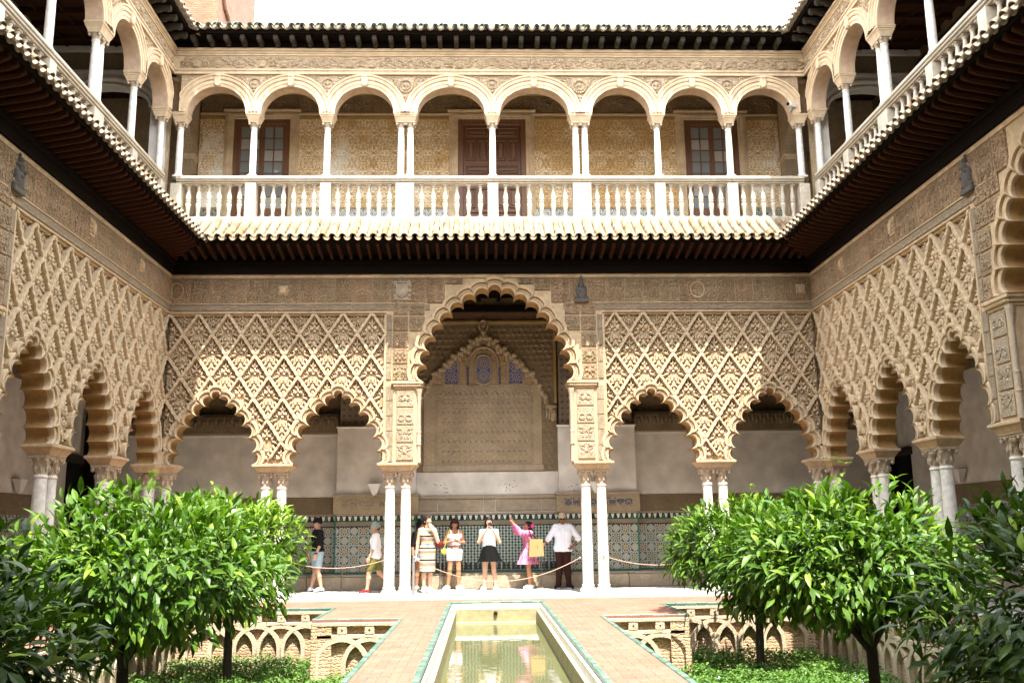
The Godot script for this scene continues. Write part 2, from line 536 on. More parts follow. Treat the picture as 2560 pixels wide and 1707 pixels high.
# ------------------------------------------------------------------ lobed arches
func lobe_path(right: Array, off: float, centre: Vector2, sx: float) -> Dictionary:   # right: cusps from the crown down to the impost
	var cusps := []
	for k in range(right.size() - 1, -1, -1): cusps.append(Vector2(-right[k][0] * sx, right[k][1]) + centre)
	for k in right.size(): cusps.append(Vector2(right[k][0] * sx, right[k][1]) + centre)
	var nrm := []
	for k in cusps.size() - 1:
		var t: Vector2 = (cusps[k + 1] - cusps[k]).normalized()
		nrm.append(Vector2(-t.y, t.x))
	var lobes := []
	for k in cusps.size() - 1:
		var a: Vector2 = cusps[k]
		var b: Vector2 = cusps[k + 1]
		var t := (b - a).normalized()
		var half := a.distance_to(b) * 0.5
		var o := off * (6.0 if k == right.size() - 1 else 1.0)
		var c: Vector2 = (a + b) * 0.5 + nrm[k] * o
		var phi := PI / 2 + atan(o / half)
		var dirs := []
		for i in 13:
			var g := lerpf(-phi, phi, i / 12.0)
			dirs.append(nrm[k] * cos(g) + t * sin(g))
		var ra: Vector2 = (nrm[k - 1] + nrm[k]).normalized() if k > 0 else Vector2(-1, 0)
		var rb: Vector2 = (nrm[k + 1] + nrm[k]).normalized() if k < nrm.size() - 1 else Vector2(1, 0)
		lobes.append({"a": a, "b": b, "c": c, "r": Vector2(half, o).length(), "dirs": dirs, "sa": (t - ra * t.dot(ra)).normalized(), "sb": (-t + rb * t.dot(rb)).normalized()})
	return {"lobes": lobes, "cusps": cusps}

func lobe_at(l: Dictionary, i: int, w: float) -> Vector2:
	var d: Vector2 = l.dirs[i]
	var c: Vector2 = l.c
	var r: float = l.r + w
	for q in [[l.a, l.sa], [l.b, l.sb]]:
		var s: Vector2 = q[1]
		var ds := d.dot(s)
		if ds < -1e-4:
			var lim: float = (q[0] - c).dot(s) / ds
			if lim > 0.0: r = minf(r, lim)
	return c + d * maxf(r, l.r * 0.9)

func lobe_outline(p: Dictionary, w: float) -> PackedVector2Array:
	var out := PackedVector2Array()
	for l in p.lobes:
		for i in 13:
			var q := lobe_at(l, i, w)
			if out.is_empty() or out[out.size() - 1].distance_to(q) > 0.004: out.append(q)
	return out

func lobed_moulding(mb: MB, p: Dictionary, prof: Array) -> void:
	for l in p.lobes:
		for k in prof.size() - 1:
			var r0 := PackedVector3Array()
			var r1 := PackedVector3Array()
			for i in 13:
				var a := lobe_at(l, i, prof[k][0])
				var b := lobe_at(l, i, prof[k + 1][0])
				r0.append(Vector3(a.x, a.y, prof[k][1])); r1.append(Vector3(b.x, b.y, prof[k + 1][1]))
			mb.grid([r0, r1])

func lobed_soffit(mb: MB, p: Dictionary, w0: float, w1: float) -> void:
	for l in p.lobes:
		var r0 := PackedVector3Array()
		var r1 := PackedVector3Array()
		for i in 13:
			var a := lobe_at(l, i, 0.0)
			r0.append(Vector3(a.x, a.y, w0)); r1.append(Vector3(a.x, a.y, w1))
		mb.grid([r0, r1])

func plate(mb: MB, poly: PackedVector2Array, w: float, out: float) -> void:
	var t := Geometry2D.triangulate_polygon(poly)
	if t.is_empty(): push_warning("a wall could not be cut into triangles")
	for k in range(0, t.size(), 3):
		var a := poly[t[k]]
		var b := poly[t[k + 1]]
		var d := poly[t[k + 2]]
		mb.face(Vector3(a.x, a.y, w), Vector3(b.x, b.y, w), Vector3(d.x, d.y, w), Vector3(d.x, d.y, w), Vector3(0, 0, out))

const SMALL := [[0.087, 4.70], [0.253, 4.505], [0.47, 4.29], [0.648, 4.02], [0.794, 3.71], [0.897, 3.38], [0.944, 3.1]]
const GREAT := [[0.15, 7.29], [0.474, 7.153], [0.779, 6.98], [1.051, 6.736], [1.285, 6.453], [1.478, 6.15], [1.627, 5.81], [1.70, 5.46], [1.745, 5.07]]

# ------------------------------------------------------------------ columns
var shared := {}
func share(key: String, make: Callable) -> ArrayMesh:
	if not shared.has(key): shared[key] = make.call()
	return shared[key]

func shaft_mesh() -> ArrayMesh:
	var b := MB.new()
	b.lathe([[0.128, 0.2], [0.13, 0.9], [0.122, 1.8], [0.112, 2.5], [0.125, 2.51], [0.13, 2.53], [0.125, 2.55], [0.112, 2.56], [0.112, 2.6]], 20)
	return b.mesh(M.marble)

func base_mesh() -> ArrayMesh:
	var b := MB.new()
	b.box(Vector3(0, 0.045, 0), Vector3(0.35, 0.09, 0.35), 0.012)
	b.lathe([[0.165, 0.088], [0.172, 0.105], [0.165, 0.128], [0.14, 0.135], [0.138, 0.155], [0.15, 0.165], [0.15, 0.185], [0.132, 0.205]], 20)
	return b.mesh(M.marble)

func capital_mesh() -> ArrayMesh:
	var b := MB.new()
	b.lathe([[0.112, 2.56], [0.118, 2.64], [0.125, 2.72], [0.15, 2.8], [0.165, 2.85]], 16)
	b.box(Vector3(0, 2.875, 0), Vector3(0.37, 0.05, 0.37), 0.012)
	for sx in [-1, 1]:
		for sz in [-1, 1]:
			b.ball(Vector3(sx * 0.145, 2.815, sz * 0.145), Vector3(0.045, 0.05, 0.045), 8, 6)
	for k in 8:
		var a := TAU * (k + 0.5) / 8
		b.ball(Vector3(cos(a) * 0.128, 2.68, sin(a) * 0.128), Vector3(0.03, 0.07, 0.03), 6, 5)
	for s in 4:
		var a := TAU * s / 4
		b.ball(Vector3(cos(a) * 0.165, 2.835, sin(a) * 0.165), Vector3(0.035, 0.035, 0.035), 6, 5)
	return b.mesh(M.capital_stone)

func column(parent: Node3D, u: float, w: float) -> void:
	var o := part("column", share("shaft", shaft_mesh), null, parent, Vector3(u, 0, w))
	part("capital", share("capital", capital_mesh), null, o)
	part("column_base", share("base", base_mesh), null, o)

func ornament(b: MB, c: Vector3, w: float, h: float, seed_: int, lift := 0.022) -> void:     # mirrored leaves and tendrils on a block
	var rng := RandomNumberGenerator.new(); rng.seed = seed_
	var kind := rng.randi_range(0, 2)
	var u := minf(w, h)
	if kind == 0: b.dome(c, u * 0.16, u * 0.18, lift * 1.4, 0.0, 8)
	elif kind == 1:
		b.dome(c + Vector3(0, h * 0.22, 0), u * 0.1, u * 0.16, lift); b.dome(c - Vector3(0, h * 0.22, 0), u * 0.1, u * 0.16, lift)
	for k in 5:
		var x := rng.randf_range(0.12, 0.42) * w
		var y := rng.randf_range(-0.42, 0.42) * h
		var rx := rng.randf_range(0.05, 0.11) * u
		var ry := rng.randf_range(0.08, 0.2) * u
		var a := rng.randf_range(-1.4, 1.4)
		for s in [-1.0, 1.0]: b.dome(c + Vector3(s * x, y, 0), rx, ry, lift, s * a, 6)
	for k in 2:
		var o := Vector2(rng.randf_range(0.18, 0.3) * w, rng.randf_range(-0.28, 0.28) * h)
		var r := rng.randf_range(0.12, 0.2) * u
		var a0 := rng.randf() * TAU
		for s in [-1.0, 1.0]:
			var p := PackedVector3Array()
			for i in 9:
				var a := a0 + i * 0.62
				p.append(c + Vector3(s * (o.x + cos(a) * r), o.y + sin(a) * r, 0.004))
			b.tube(p, 0.014, 4, false)

func impost_mesh(h0: float, h1: float) -> ArrayMesh:
	var b := MB.new()
	b.taper(Vector3(0, 2.9, 0), Vector2(h0, 0.2), Vector2(h0, 0.2), 0.02)
	b.taper(Vector3(0, 2.92, 0), Vector2(h0, 0.2), Vector2(h1 - 0.03, 0.265), 0.115)
	b.box(Vector3(0, 3.068, 0), Vector3(h1 * 2, 0.066, 0.59), 0.012)
	return b.mesh(M.stone)

# ------------------------------------------------------------------ carved lattice
func rib_mesh(length: float, scallops: int) -> ArrayMesh:
	var b := MB.new()
	var prof := [[-0.036, -0.1], [-0.036, -0.008], [-0.027, 0.014], [0.027, 0.014], [0.036, -0.008], [0.036, -0.1]]
	var n := scallops * 4
	for k in prof.size() - 1:
		var r0 := PackedVector3Array()
		var r1 := PackedVector3Array()
		for i in n + 1:
			var x := length * (float(i) / n - 0.5)
			var e := absf(sin(PI * i / 4.0))
			var s := 0.86 + 0.26 * e
			var d := 0.02 * (e - 0.5)
			r0.append(Vector3(x, prof[k][0] * s, prof[k][1] + (d if k > 0 else 0.0))); r1.append(Vector3(x, prof[k + 1][0] * s, prof[k + 1][1] + (d if k < prof.size() - 2 else 0.0)))
		b.grid([r0, r1])
	return b.mesh(M.lattice_stone)

func shell_mesh() -> ArrayMesh:
	var b := MB.new()
	var rows := []
	for j in 4:
		var row := PackedVector3Array()
		var t := [0.0, 0.4, 0.8, 1.0][j] as float
		for i in 37:
			var a := deg_to_rad(212.0 - 244.0 * i / 36.0)
			var ridge := 0.5 + 0.5 * cos(i / 36.0 * TAU * 9.0)
			var r := 0.084 * t * (0.93 + 0.07 * ridge)
			row.append(Vector3(cos(a) * r, sin(a) * r + 0.0, 0.03 + 0.03 * sin(t * PI * 0.6) + 0.016 * ridge * t - (0.03 if j == 3 else 0.0)))
		rows.append(row)
	b.grid(rows, true)
	var ring := PackedVector3Array()
	for i in 22:
		var a := deg_to_rad(-60.0 + 300.0 * i / 21.0)
		ring.append(Vector3(cos(a) * 0.112, sin(a) * 0.112, 0.006))
	b.tube(ring, 0.013, 6)
	b.dome(Vector3(0, -0.13, -0.01), 0.05, 0.07, 0.045)
	b.dome(Vector3(0, 0, -0.05), 0.112, 0.112, 0.05, 0.0, 14)
	return b.mesh(M.lattice_stone)

const LEAVES := [[0.0, 0.31, 0.022, 0.06, 0.0, 0.06], [-0.045, 0.27, 0.024, 0.045, 0.7, 0.06], [0.045, 0.27, 0.024, 0.045, -0.7, 0.06],
	[-0.075, 0.145, 0.042, 0.05, 0.2, 0.085], [0.075, 0.145, 0.042, 0.05, -0.2, 0.085], [0.0, 0.2, 0.022, 0.05, 0.0, 0.06], [0.0, 0.075, 0.03, 0.04, 0.0, 0.06],
	[-0.135, 0.09, 0.022, 0.06, 0.5, 0.05], [0.135, 0.09, 0.022, 0.06, -0.5, 0.05],
	[-0.195, 0.0, 0.042, 0.034, 0.4, 0.08], [0.195, 0.0, 0.042, 0.034, -0.4, 0.08], [-0.255, -0.02, 0.02, 0.04, 1.2, 0.05], [0.255, -0.02, 0.02, 0.04, -1.2, 0.05],
	[-0.17, -0.12, 0.022, 0.06, -0.5, 0.055], [0.17, -0.12, 0.022, 0.06, 0.5, 0.055], [-0.115, -0.215, 0.024, 0.055, -0.9, 0.06], [0.115, -0.215, 0.024, 0.055, 0.9, 0.06],
	[-0.055, -0.3, 0.02, 0.05, -0.5, 0.05], [0.055, -0.3, 0.02, 0.05, 0.5, 0.05], [0.0, -0.38, 0.024, 0.05, 0.0, 0.055], [-0.06, -0.42, 0.018, 0.03, 0.4, 0.045], [0.06, -0.42, 0.018, 0.03, -0.4, 0.045], [-0.12, -0.3, 0.02, 0.03, 1.0, 0.045], [0.12, -0.3, 0.02, 0.03, -1.0, 0.045], [-0.21, -0.17, 0.018, 0.035, 0.6, 0.04], [0.21, -0.17, 0.018, 0.035, -0.6, 0.04], [-0.28, 0.03, 0.015, 0.03, 0.9, 0.04], [0.28, 0.03, 0.015, 0.03, -0.9, 0.04], [-0.03, 0.15, 0.014, 0.03, 0.3, 0.05], [0.03, 0.15, 0.014, 0.03, -0.3, 0.05], [0.0, 0.46, 0.012, 0.03, 0.0, 0.04], [-0.16, 0.16, 0.014, 0.03, 0.9, 0.045], [0.16, 0.16, 0.014, 0.03, -0.9, 0.045], [0.0, -0.46, 0.014, 0.03, 0.0, 0.04], [0.0, -0.2, 0.03, 0.04, 0.0, 0.05], [-0.24, 0.05, 0.02, 0.035, 0.5, 0.045], [0.24, 0.05, 0.02, 0.035, -0.5, 0.045], [-0.1, 0.2, 0.018, 0.045, 0.6, 0.045], [0.1, 0.2, 0.018, 0.045, -0.6, 0.045], [-0.145, 0.02, 0.024, 0.03, 0.0, 0.05], [0.145, 0.02, 0.024, 0.03, 0.0, 0.05], [0.0, 0.4, 0.018, 0.035, 0.0, 0.04], [-0.2, 0.1, 0.016, 0.035, 1.0, 0.04], [0.2, 0.1, 0.016, 0.035, -1.0, 0.04]]

# openings of one cell, mirrored left and right: x, y, half width, half height from the cell's centre
const HOLES := [[0.0, 0.4, 0.02, 0.035], [0.035, 0.335, 0.015, 0.04], [0.03, 0.235, 0.016, 0.035], [0.115, 0.165, 0.022, 0.022], [0.1, 0.24, 0.014, 0.03], [0.0, 0.125, 0.012, 0.02], [0.04, 0.085, 0.018, 0.022], [0.155, 0.05, 0.02, 0.025], [0.215, 0.045, 0.022, 0.016], [0.245, 0.02, 0.014, 0.02], [0.165, -0.06, 0.018, 0.03], [0.215, -0.075, 0.018, 0.03], [0.15, -0.19, 0.016, 0.035], [0.09, -0.27, 0.018, 0.025], [0.03, -0.31, 0.014, 0.03], [0.06, -0.36, 0.018, 0.02], [0.0, -0.43, 0.014, 0.025], [0.285, 0.0, 0.012, 0.025], [0.18, 0.13, 0.014, 0.025]]

func lattice_panel(parent: Node3D, u0: float, u1: float, first: float, cells: float, arches: Array) -> void:
	var W := 0.708
	if cells > 0: W = (u1 - u0) / cells
	var H := 1.06
	var top := 6.80
	var outs := []
	var reach := []
	for p in arches:
		for w in [0.06, 0.15]:
			var o := lobe_outline(p, w)
			o.append(Vector2(p.cusps[-1].x + w, 3.0)); o.insert(0, Vector2(p.cusps[0].x - w, 3.0))
			(outs if w < 0.1 else reach).append(o)
	var inside := func(q: Vector2, far: bool) -> bool:
		for o in (reach if far else outs):
			if Geometry2D.is_point_in_polygon(q, o): return true
		return q.x < u0 + 0.01 or q.x > u1 - 0.01 or q.y > 6.82 or q.y < 3.2
	var foliage := MB.new()
	var rng := RandomNumberGenerator.new(); rng.seed = 7
	var rib := share("rib", rib_mesh.bind(Vector2(W, H).length() * 0.5, 4))
	var bit := share("rib_bit", rib_mesh.bind(Vector2(W, H).length() * 0.125, 1))
	var nx := int((u1 - u0) / W) + 3
	for j in 5:
		for half in 2:
			for i in range(-1, nx):
				var at := Vector2(first + (i + 0.5 * half) * W, top - (j + 0.5 * half) * H)
				# the two ribs that run down from this crossing
				for s in [-1.0, 1.0]:
					var b := at + Vector2(s * W * 0.5, -H * 0.5)
					var free := 0
					for k in 4:
						if not inside.call(at.lerp(b, (k + 0.5) / 4.0), false): free += 1
					if free == 0: continue
					var turn := (b - at).angle()
					if free == 4:
						var o := part("lattice_rib", rib, null, parent, Vector3((at.x + b.x) / 2, (at.y + b.y) / 2, 0.001 * s))
						o.rotation.z = turn
					else:
						for k in 4:
							var q := at.lerp(b, (k + 0.5) / 4.0)
							if inside.call(q, false): continue
							var o := part("lattice_rib", bit, null, parent, Vector3(q.x, q.y, 0.001 * s))
							o.rotation.z = turn
							o.scale = Vector3(1, 0.78, 0.85)
				# the cell below it
				var c := at - Vector2(0, H * 0.5)
				if c.x < u0 - W or c.x > u1 + W or c.y < 2.9: continue
				if not inside.call(c + Vector2(0, -0.12), true) and not inside.call(c + Vector2(0.1, -0.12), true) and not inside.call(c + Vector2(-0.1, -0.12), true):
					part("carved_shell", share("shell", shell_mesh), null, parent, Vector3(c.x, c.y - 0.12, -0.06)).scale = Vector3(1, 1, 0.75)
				for l in LEAVES:
					var q := c + Vector2(l[0], l[1])
					if inside.call(q, true): continue
					foliage.dome(Vector3(q.x, q.y, -0.1), 1.3 * l[2] * rng.randf_range(0.85, 1.2), 1.12 * l[3] * rng.randf_range(0.9, 1.15), (0.03 + l[5] * 0.5) * rng.randf_range(0.85, 1.15), l[4] + rng.randf_range(-0.15, 0.15), 6)
	# the ground between the ribs, a sheet pierced by small openings
	var sheet := MB.new()
	var step := 0.021
	var rows := int((6.80 - 3.1) / step)
	var colsn := int(ceilf((u1 - u0) / step))
	var boxes := []
	for p in arches: boxes.append(Rect2(p.cusps[0].x - 0.05, 3.0, p.cusps[-1].x - p.cusps[0].x + 0.1, 2.2))
	for r in rows:
		var y := 3.1 + r * step
		var from := -1.0
		for i in colsn + 1:
			var x := u0 + i * step
			var solid := i < colsn
			if solid:
				var c := Vector2(x + step / 2, y + step / 2)
				for k in arches.size():
					if boxes[k].has_point(c) and Geometry2D.is_point_in_polygon(c, outs[k]): solid = false
				if solid:
					var g := Vector2((c.x - first) / W, (top - c.y) / H)
					var n0 := roundf(g.x + g.y - 0.5)
					var n1 := roundf(g.y - g.x - 0.5)
					var q := Vector2(g.x - (n0 - n1) * 0.5, 0.5 + (n0 + n1) * 0.5 - g.y) * Vector2(W, H)
					for h in HOLES:
						var d := Vector2((absf(q.x) - h[0]) / h[2], (q.y - h[1]) / h[3])
						if d.length_squared() < 1.0:
							solid = false
							break
			if solid and from < 0.0: from = x - u0
			elif not solid and from >= 0.0:
				sheet.face(Vector3(u0 + from, y, -0.08), Vector3(x, y, -0.08), Vector3(x, y + step, -0.08), Vector3(u0 + from, y + step, -0.08), Vector3(0, 0, 1))
				from = -1.0
	part("pierced_ground", sheet, M.recess_stone, parent)
	for i in int((u1 - u0) / W) + 2:       # the small triangles under the top moulding
		for l in [[0.0, -0.1, 0.03, 0.045], [-0.1, -0.06, 0.035, 0.03], [0.1, -0.06, 0.035, 0.03], [0.0, -0.2, 0.022, 0.05], [-0.06, -0.14, 0.02, 0.03], [0.06, -0.14, 0.02, 0.03], [-0.17, -0.06, 0.025, 0.02], [0.17, -0.06, 0.025, 0.02], [0.0, -0.29, 0.018, 0.04]]:
			var q := Vector2(first + (i - 0.5) * W + l[0], top + l[1])
			if q.x > u0 + 0.04 and q.x < u1 - 0.04: foliage.dome(Vector3(q.x, q.y, -0.1), l[2], l[3], 0.06, 0.0, 6)
	var fo := part("carved_foliage", foliage, M.lattice_stone, parent)
	fo.scale.z = 0.8
	stuff(fo)

func shield_mesh(m: Material, crown: bool) -> ArrayMesh:
	var b := MB.new()
	b.box(Vector3(0, 0, 0.012), Vector3(0.44, 0.5, 0.024), 0.01)
	b.extrude(PackedVector2Array([Vector2(-0.15, 0.14), Vector2(-0.15, -0.05), Vector2(-0.11, -0.14), Vector2(0, -0.2), Vector2(0.11, -0.14), Vector2(0.15, -0.05), Vector2(0.15, 0.14), Vector2(0, 0.17)]), 0.0, 0.06)
	b.extrude(PackedVector2Array([Vector2(-0.11, 0.11), Vector2(-0.11, -0.04), Vector2(-0.08, -0.11), Vector2(0, -0.15), Vector2(0.08, -0.11), Vector2(0.11, -0.04), Vector2(0.11, 0.11)]), 0.05, 0.075)
	if crown:
		b.box(Vector3(0, 0.2, 0.03), Vector3(0.24, 0.05, 0.06), 0.01)
		for k in 5: b.ball(Vector3(-0.1 + 0.05 * k, 0.25 + (0.03 if k == 2 else 0.0), 0.03), Vector3(0.022, 0.035, 0.03), 7, 5)
		b.dome(Vector3(0, 0.3, 0.0), 0.03, 0.06, 0.05)
	for s in [-1, 1]:
		for k in 3: b.dome(Vector3(s * 0.19, 0.1 - 0.13 * k, 0.02), 0.035, 0.055, 0.04)
	return b.mesh(m)

func figure_mesh(m: Material) -> ArrayMesh:       # a dark worn coat of arms: a lump of towers over a broad foot
	var b := MB.new()
	b.box(Vector3(0, -0.3, 0.04), Vector3(0.36, 0.1, 0.08), 0.015)
	for k in [[0, -0.12, 0.13, 0.2, 0.12], [-0.1, -0.05, 0.05, 0.16, 0.09], [0.1, -0.05, 0.05, 0.16, 0.09], [0, 0.1, 0.08, 0.13, 0.12], [0, 0.22, 0.05, 0.08, 0.1], [-0.12, -0.22, 0.06, 0.06, 0.08], [0.12, -0.22, 0.06, 0.06, 0.08], [0, 0.31, 0.025, 0.05, 0.05], [-0.07, 0.12, 0.03, 0.05, 0.1], [0.08, 0.02, 0.03, 0.06, 0.12], [-0.04, -0.08, 0.04, 0.06, 0.15]]:
		b.dome(Vector3(k[0], k[1], 0), k[2], k[3], k[4])
	return b.mesh(m)

# ------------------------------------------------------------------ lower arcade of one wing
# near: the u range that is carved in full; ends: half length of the wing
func arcade(label: String, at: Vector3, turn: float, ends: float, cols: Array, imposts: Array, arches: Array, bounds: Array, panels: Array, near: Vector2) -> Node3D:
	var t := thing("arcade_wall", label, "arcade", at, turn)
	for u in cols: column(t, u, -0.25)
	for k in imposts: part("impost_block", share("impost%.2f" % k[1], impost_mesh.bind(k[2], k[1])), null, t, Vector3(k[0], 0, -0.25))
	var wall := MB.new()
	var bed := MB.new()
	var soffit := MB.new()
	var paths := []
	for i in arches.size():
		var p := lobe_path(SMALL, 0.009, Vector2(arches[i][0], 0), arches[i][1] / 0.944)
		paths.append(p)
		var poly := lobe_outline(p, 0.0)
		poly.append_array(PackedVector2Array([Vector2(bounds[i][1], 3.1), Vector2(bounds[i][1], 6.82), Vector2(bounds[i][0], 6.82), Vector2(bounds[i][0], 3.1)]))
		plate(bed, poly, -0.2, 1)
		plate(bed, poly, -0.5, -1)
		for q in bounds[i]:
			if absf(absf(q) - absf(arches[i][0])) < 5 and not (q > -ends + 0.2 and q < ends - 0.2 and absf(q) > 2.8):
				wall.face(Vector3(q, 3.1, -0.5), Vector3(q, 6.82, -0.5), Vector3(q, 6.82, -0.1), Vector3(q, 3.1, -0.1), Vector3(signf(q - arches[i][0]), 0, 0))
		for q in [[bounds[i][0], p.cusps[0].x], [p.cusps[-1].x, bounds[i][1]]]:
			wall.face(Vector3(q[0], 3.102, -0.5), Vector3(q[1], 3.102, -0.5), Vector3(q[1], 3.102, -0.1), Vector3(q[0], 3.102, -0.1), Vector3.DOWN)
		var sm := MB.new()
		lobed_soffit(sm, p, -0.5, -0.1)
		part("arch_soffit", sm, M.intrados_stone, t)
		var am := MB.new()
		lobed_moulding(am, p, [[0.0, -0.1], [0.0, 0.006], [0.008, 0.014], [0.035, 0.02], [0.04, -0.012], [0.052, -0.012], [0.056, 0.008], [0.072, 0.008], [0.078, -0.02], [0.09, -0.02], [0.1, 0.036], [0.152, 0.044], [0.16, 0.03], [0.162, -0.2]])
		part("lobed_arch", am, M.lattice_stone, t)
	# the great arch and its piers
	var g := lobe_path(GREAT, 0.008, Vector2.ZERO, 1.0)
	var gp := lobe_outline(g, 0.0)
	gp.append_array(PackedVector2Array([Vector2(2.69, 5.07), Vector2(2.69, 7.8), Vector2(-2.69, 7.8), Vector2(-2.69, 5.07)]))
	plate(wall, gp, 0.0, 1)
	plate(wall, gp, -0.5, -1)
	lobed_soffit(soffit, g, -0.5, 0.0)
	for s in [-1.0, 1.0]:
		wall.face(Vector3(s * 2.69, 6.8, -0.5), Vector3(s * 2.69, 5.07, -0.5), Vector3(s * 2.69, 5.07, 0), Vector3(s * 2.69, 6.8, 0), Vector3(s, 0, 0))
		wall.span(Vector3(s * 1.84, 3.1, -0.5), Vector3(s * 2.69, 5.07, 0.0), 0.01)
		wall.span(Vector3(s * 2.69, 6.82, -0.5), Vector3(s * ends, 7.8, 0.0))
		var imp := MB.new()
		imp.span(Vector3(s * 1.76, 5.0, -0.54), Vector3(s * 2.54, 5.07, 0.09), 0.012)
		imp.span(Vector3(s * 1.79, 4.93, -0.52), Vector3(s * 2.5, 5.0, 0.055), 0.01)
		imp.span(Vector3(s * 1.82, 4.88, -0.51), Vector3(s * 2.47, 4.93, 0.03), 0.008)
		for k in 14: imp.box(Vector3(s * (1.84 + 0.048 * k), 4.965, 0.062), Vector3(0.024, 0.045, 0.03))
		part("impost_cornice", imp, M.stone, t)
		var pan := MB.new()
		for k in 4:
			pan.box(Vector3(s * 2.2, 3.36 + 0.43 * k, 0.012), Vector3(0.42, 0.4, 0.03), 0.01)
			ornament(pan, Vector3(s * 2.2, 3.36 + 0.43 * k, 0.025), 0.38, 0.36, 40 + k, 0.016)
		part("carved_panel", pan, M.panel_stone, t)
		var strip := MB.new()
		for k in 5: strip.box(Vector3(s * 2.575, 3.3 + 0.37 * k + (0.0 if k < 5 else 0.1), 0.01), Vector3(0.17, 0.355, 0.03), 0.008)
		part("carved_strip", strip, M.inscription_stone, t)
		var cl := MB.new()
		cl.lathe([[0.05, 3.1], [0.05, 3.2], [0.04, 3.22], [0.04, 3.5], [0.06, 3.53], [0.045, 3.58], [0.06, 3.63], [0.045, 3.68], [0.06, 3.73], [0.045, 3.78], [0.06, 3.83], [0.04, 3.87], [0.04, 4.6], [0.06, 4.65], [0.05, 4.72], [0.075, 4.8], [0.08, 4.88]], 10, Vector3(s * 1.86, 0, 0.0))
		part("colonnette", cl, M.capital_stone, t)
	part("wall", wall, M.stone, t)
	part("lattice_ground", bed, M.recess_stone, t)
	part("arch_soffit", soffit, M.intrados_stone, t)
	var gm := MB.new()
	lobed_moulding(gm, g, [[0.0, -0.02], [0.0, 0.05], [0.01, 0.06], [0.05, 0.066], [0.058, 0.03], [0.075, 0.03], [0.08, 0.052], [0.105, 0.052], [0.112, 0.015], [0.14, 0.015], [0.15, 0.085], [0.225, 0.095], [0.24, 0.07], [0.245, -0.02]])
	part("great_lobed_arch", gm, M.stone, t)
	# frieze of carved blocks
	var lim := lobe_outline(g, 0.17)
	var rng := RandomNumberGenerator.new(); rng.seed = int(absf(turn) * 10) + 3
	var u := -ends + 0.05
	while u < ends - 0.1:
		var w := 0.455 * rng.randf_range(0.92, 1.06)
		if u + w > ends - 0.03: w = ends - 0.03 - u
		var mid := u + w * 0.5
		if mid > near.x and mid < near.y:
			for y0 in [7.045, 7.2, 7.36, 7.52]:
				var hit := false
				for q in [-0.5, -0.25, 0.0, 0.25, 0.5]:
					if Geometry2D.is_point_in_polygon(Vector2(mid + q * w, y0), lim): hit = true
				if hit: continue
				var b := MB.new()
				var hh: float = 7.665 - y0
				b.box(Vector3(mid, (7.665 + y0) / 2, 0.012), Vector3(w - 0.022, hh, 0.05), 0.012)
				if hh > 0.5:
					ornament(b, Vector3(mid, 7.5, 0.034), w * 0.85, 0.28, rng.randi(), 0.026)
					ornament(b, Vector3(mid, 7.2, 0.034), w * 0.85, 0.28, rng.randi(), 0.026)
				else: ornament(b, Vector3(mid, (7.665 + y0) / 2, 0.034), w * 0.85, hh * 0.8, rng.randi(), 0.026)
				part("carved_block", b, M["block_stone_%d" % rng.randi_range(0, 2)], t)
				break
		u += w
	u = -ends + 0.03
	while u < ends - 0.1:
		var w := minf(rng.randf_range(0.7, 1.1), ends - 0.02 - u)
		if absf(u + w * 0.5) > 1.62 + w * 0.4 and u > near.x and u < near.y:
			var b := MB.new()
			b.box(Vector3(u + w * 0.5, 6.93, 0.006), Vector3(w - 0.015, 0.15, 0.036), 0.008)
			part("inscription_block", b, M.inscription_stone, t)
		u += w
	for s in [-1.0, 1.0]:
		var y := 5.1
		while y < 6.75:
			for col in [[2.14, 2.52], [1.74, 2.12], [1.46, 1.72]]:
				var c := Vector2(s * (col[0] + col[1]) * 0.5, y + 0.19)
				var hit := false
				var cw: float = col[1] - col[0] - 0.01
				for q in [Vector2(cw / 2, 0), Vector2(-cw / 2, 0), Vector2(cw / 2, -0.18), Vector2(-cw / 2, -0.18), Vector2.ZERO]:
					if Geometry2D.is_point_in_polygon(c + q, lim): hit = true
				if hit or c.x < near.x - 1.0 or c.x > near.y + 1.0: continue
				var b := MB.new()
				b.box(Vector3(c.x, c.y, 0.008), Vector3(cw, 0.37, 0.04), 0.01)
				ornament(b, Vector3(c.x, c.y, 0.026), cw * 0.88, 0.32, rng.randi(), 0.024)
				part("carved_block", b, M["block_stone_%d" % rng.randi_range(0, 2)], t)
			y += 0.41
		for k in 4:
			var b := MB.new()
			b.box(Vector3(s * 2.605, 5.32 + 0.41 * k, 0.006), Vector3(0.13, 0.39, 0.036), 0.008)
			part("inscription_block", b, M.inscription_stone, t)
	var trims := MB.new()
	for s in [-1.0, 1.0]:
		trims.span(Vector3(s * 2.69, 6.79, -0.1), Vector3(s * ends, 6.825, 0.03))
		trims.span(Vector3(s * 2.69, 6.74, -0.1), Vector3(s * (ends - 0.003), 6.79, -0.02))
		trims.span(Vector3(s * 2.685, 3.1, -0.1), Vector3(s * 2.73, 6.74, 0.012))
		trims.span(Vector3(s * 1.75, 7.02, -0.02), Vector3(s * ends, 7.045, 0.035))
	trims.span(Vector3(-ends, 7.68, -0.02), Vector3(ends, 7.76, 0.03))
	part("moulding", trims, M.stone, t)
	for k in panels:
		var inside := []
		for i in arches.size():
			if arches[i][0] > k[0] and arches[i][0] < k[1]: inside.append(paths[i])
		lattice_panel(t, k[0], k[1], k[2], k[3], inside)
	return t

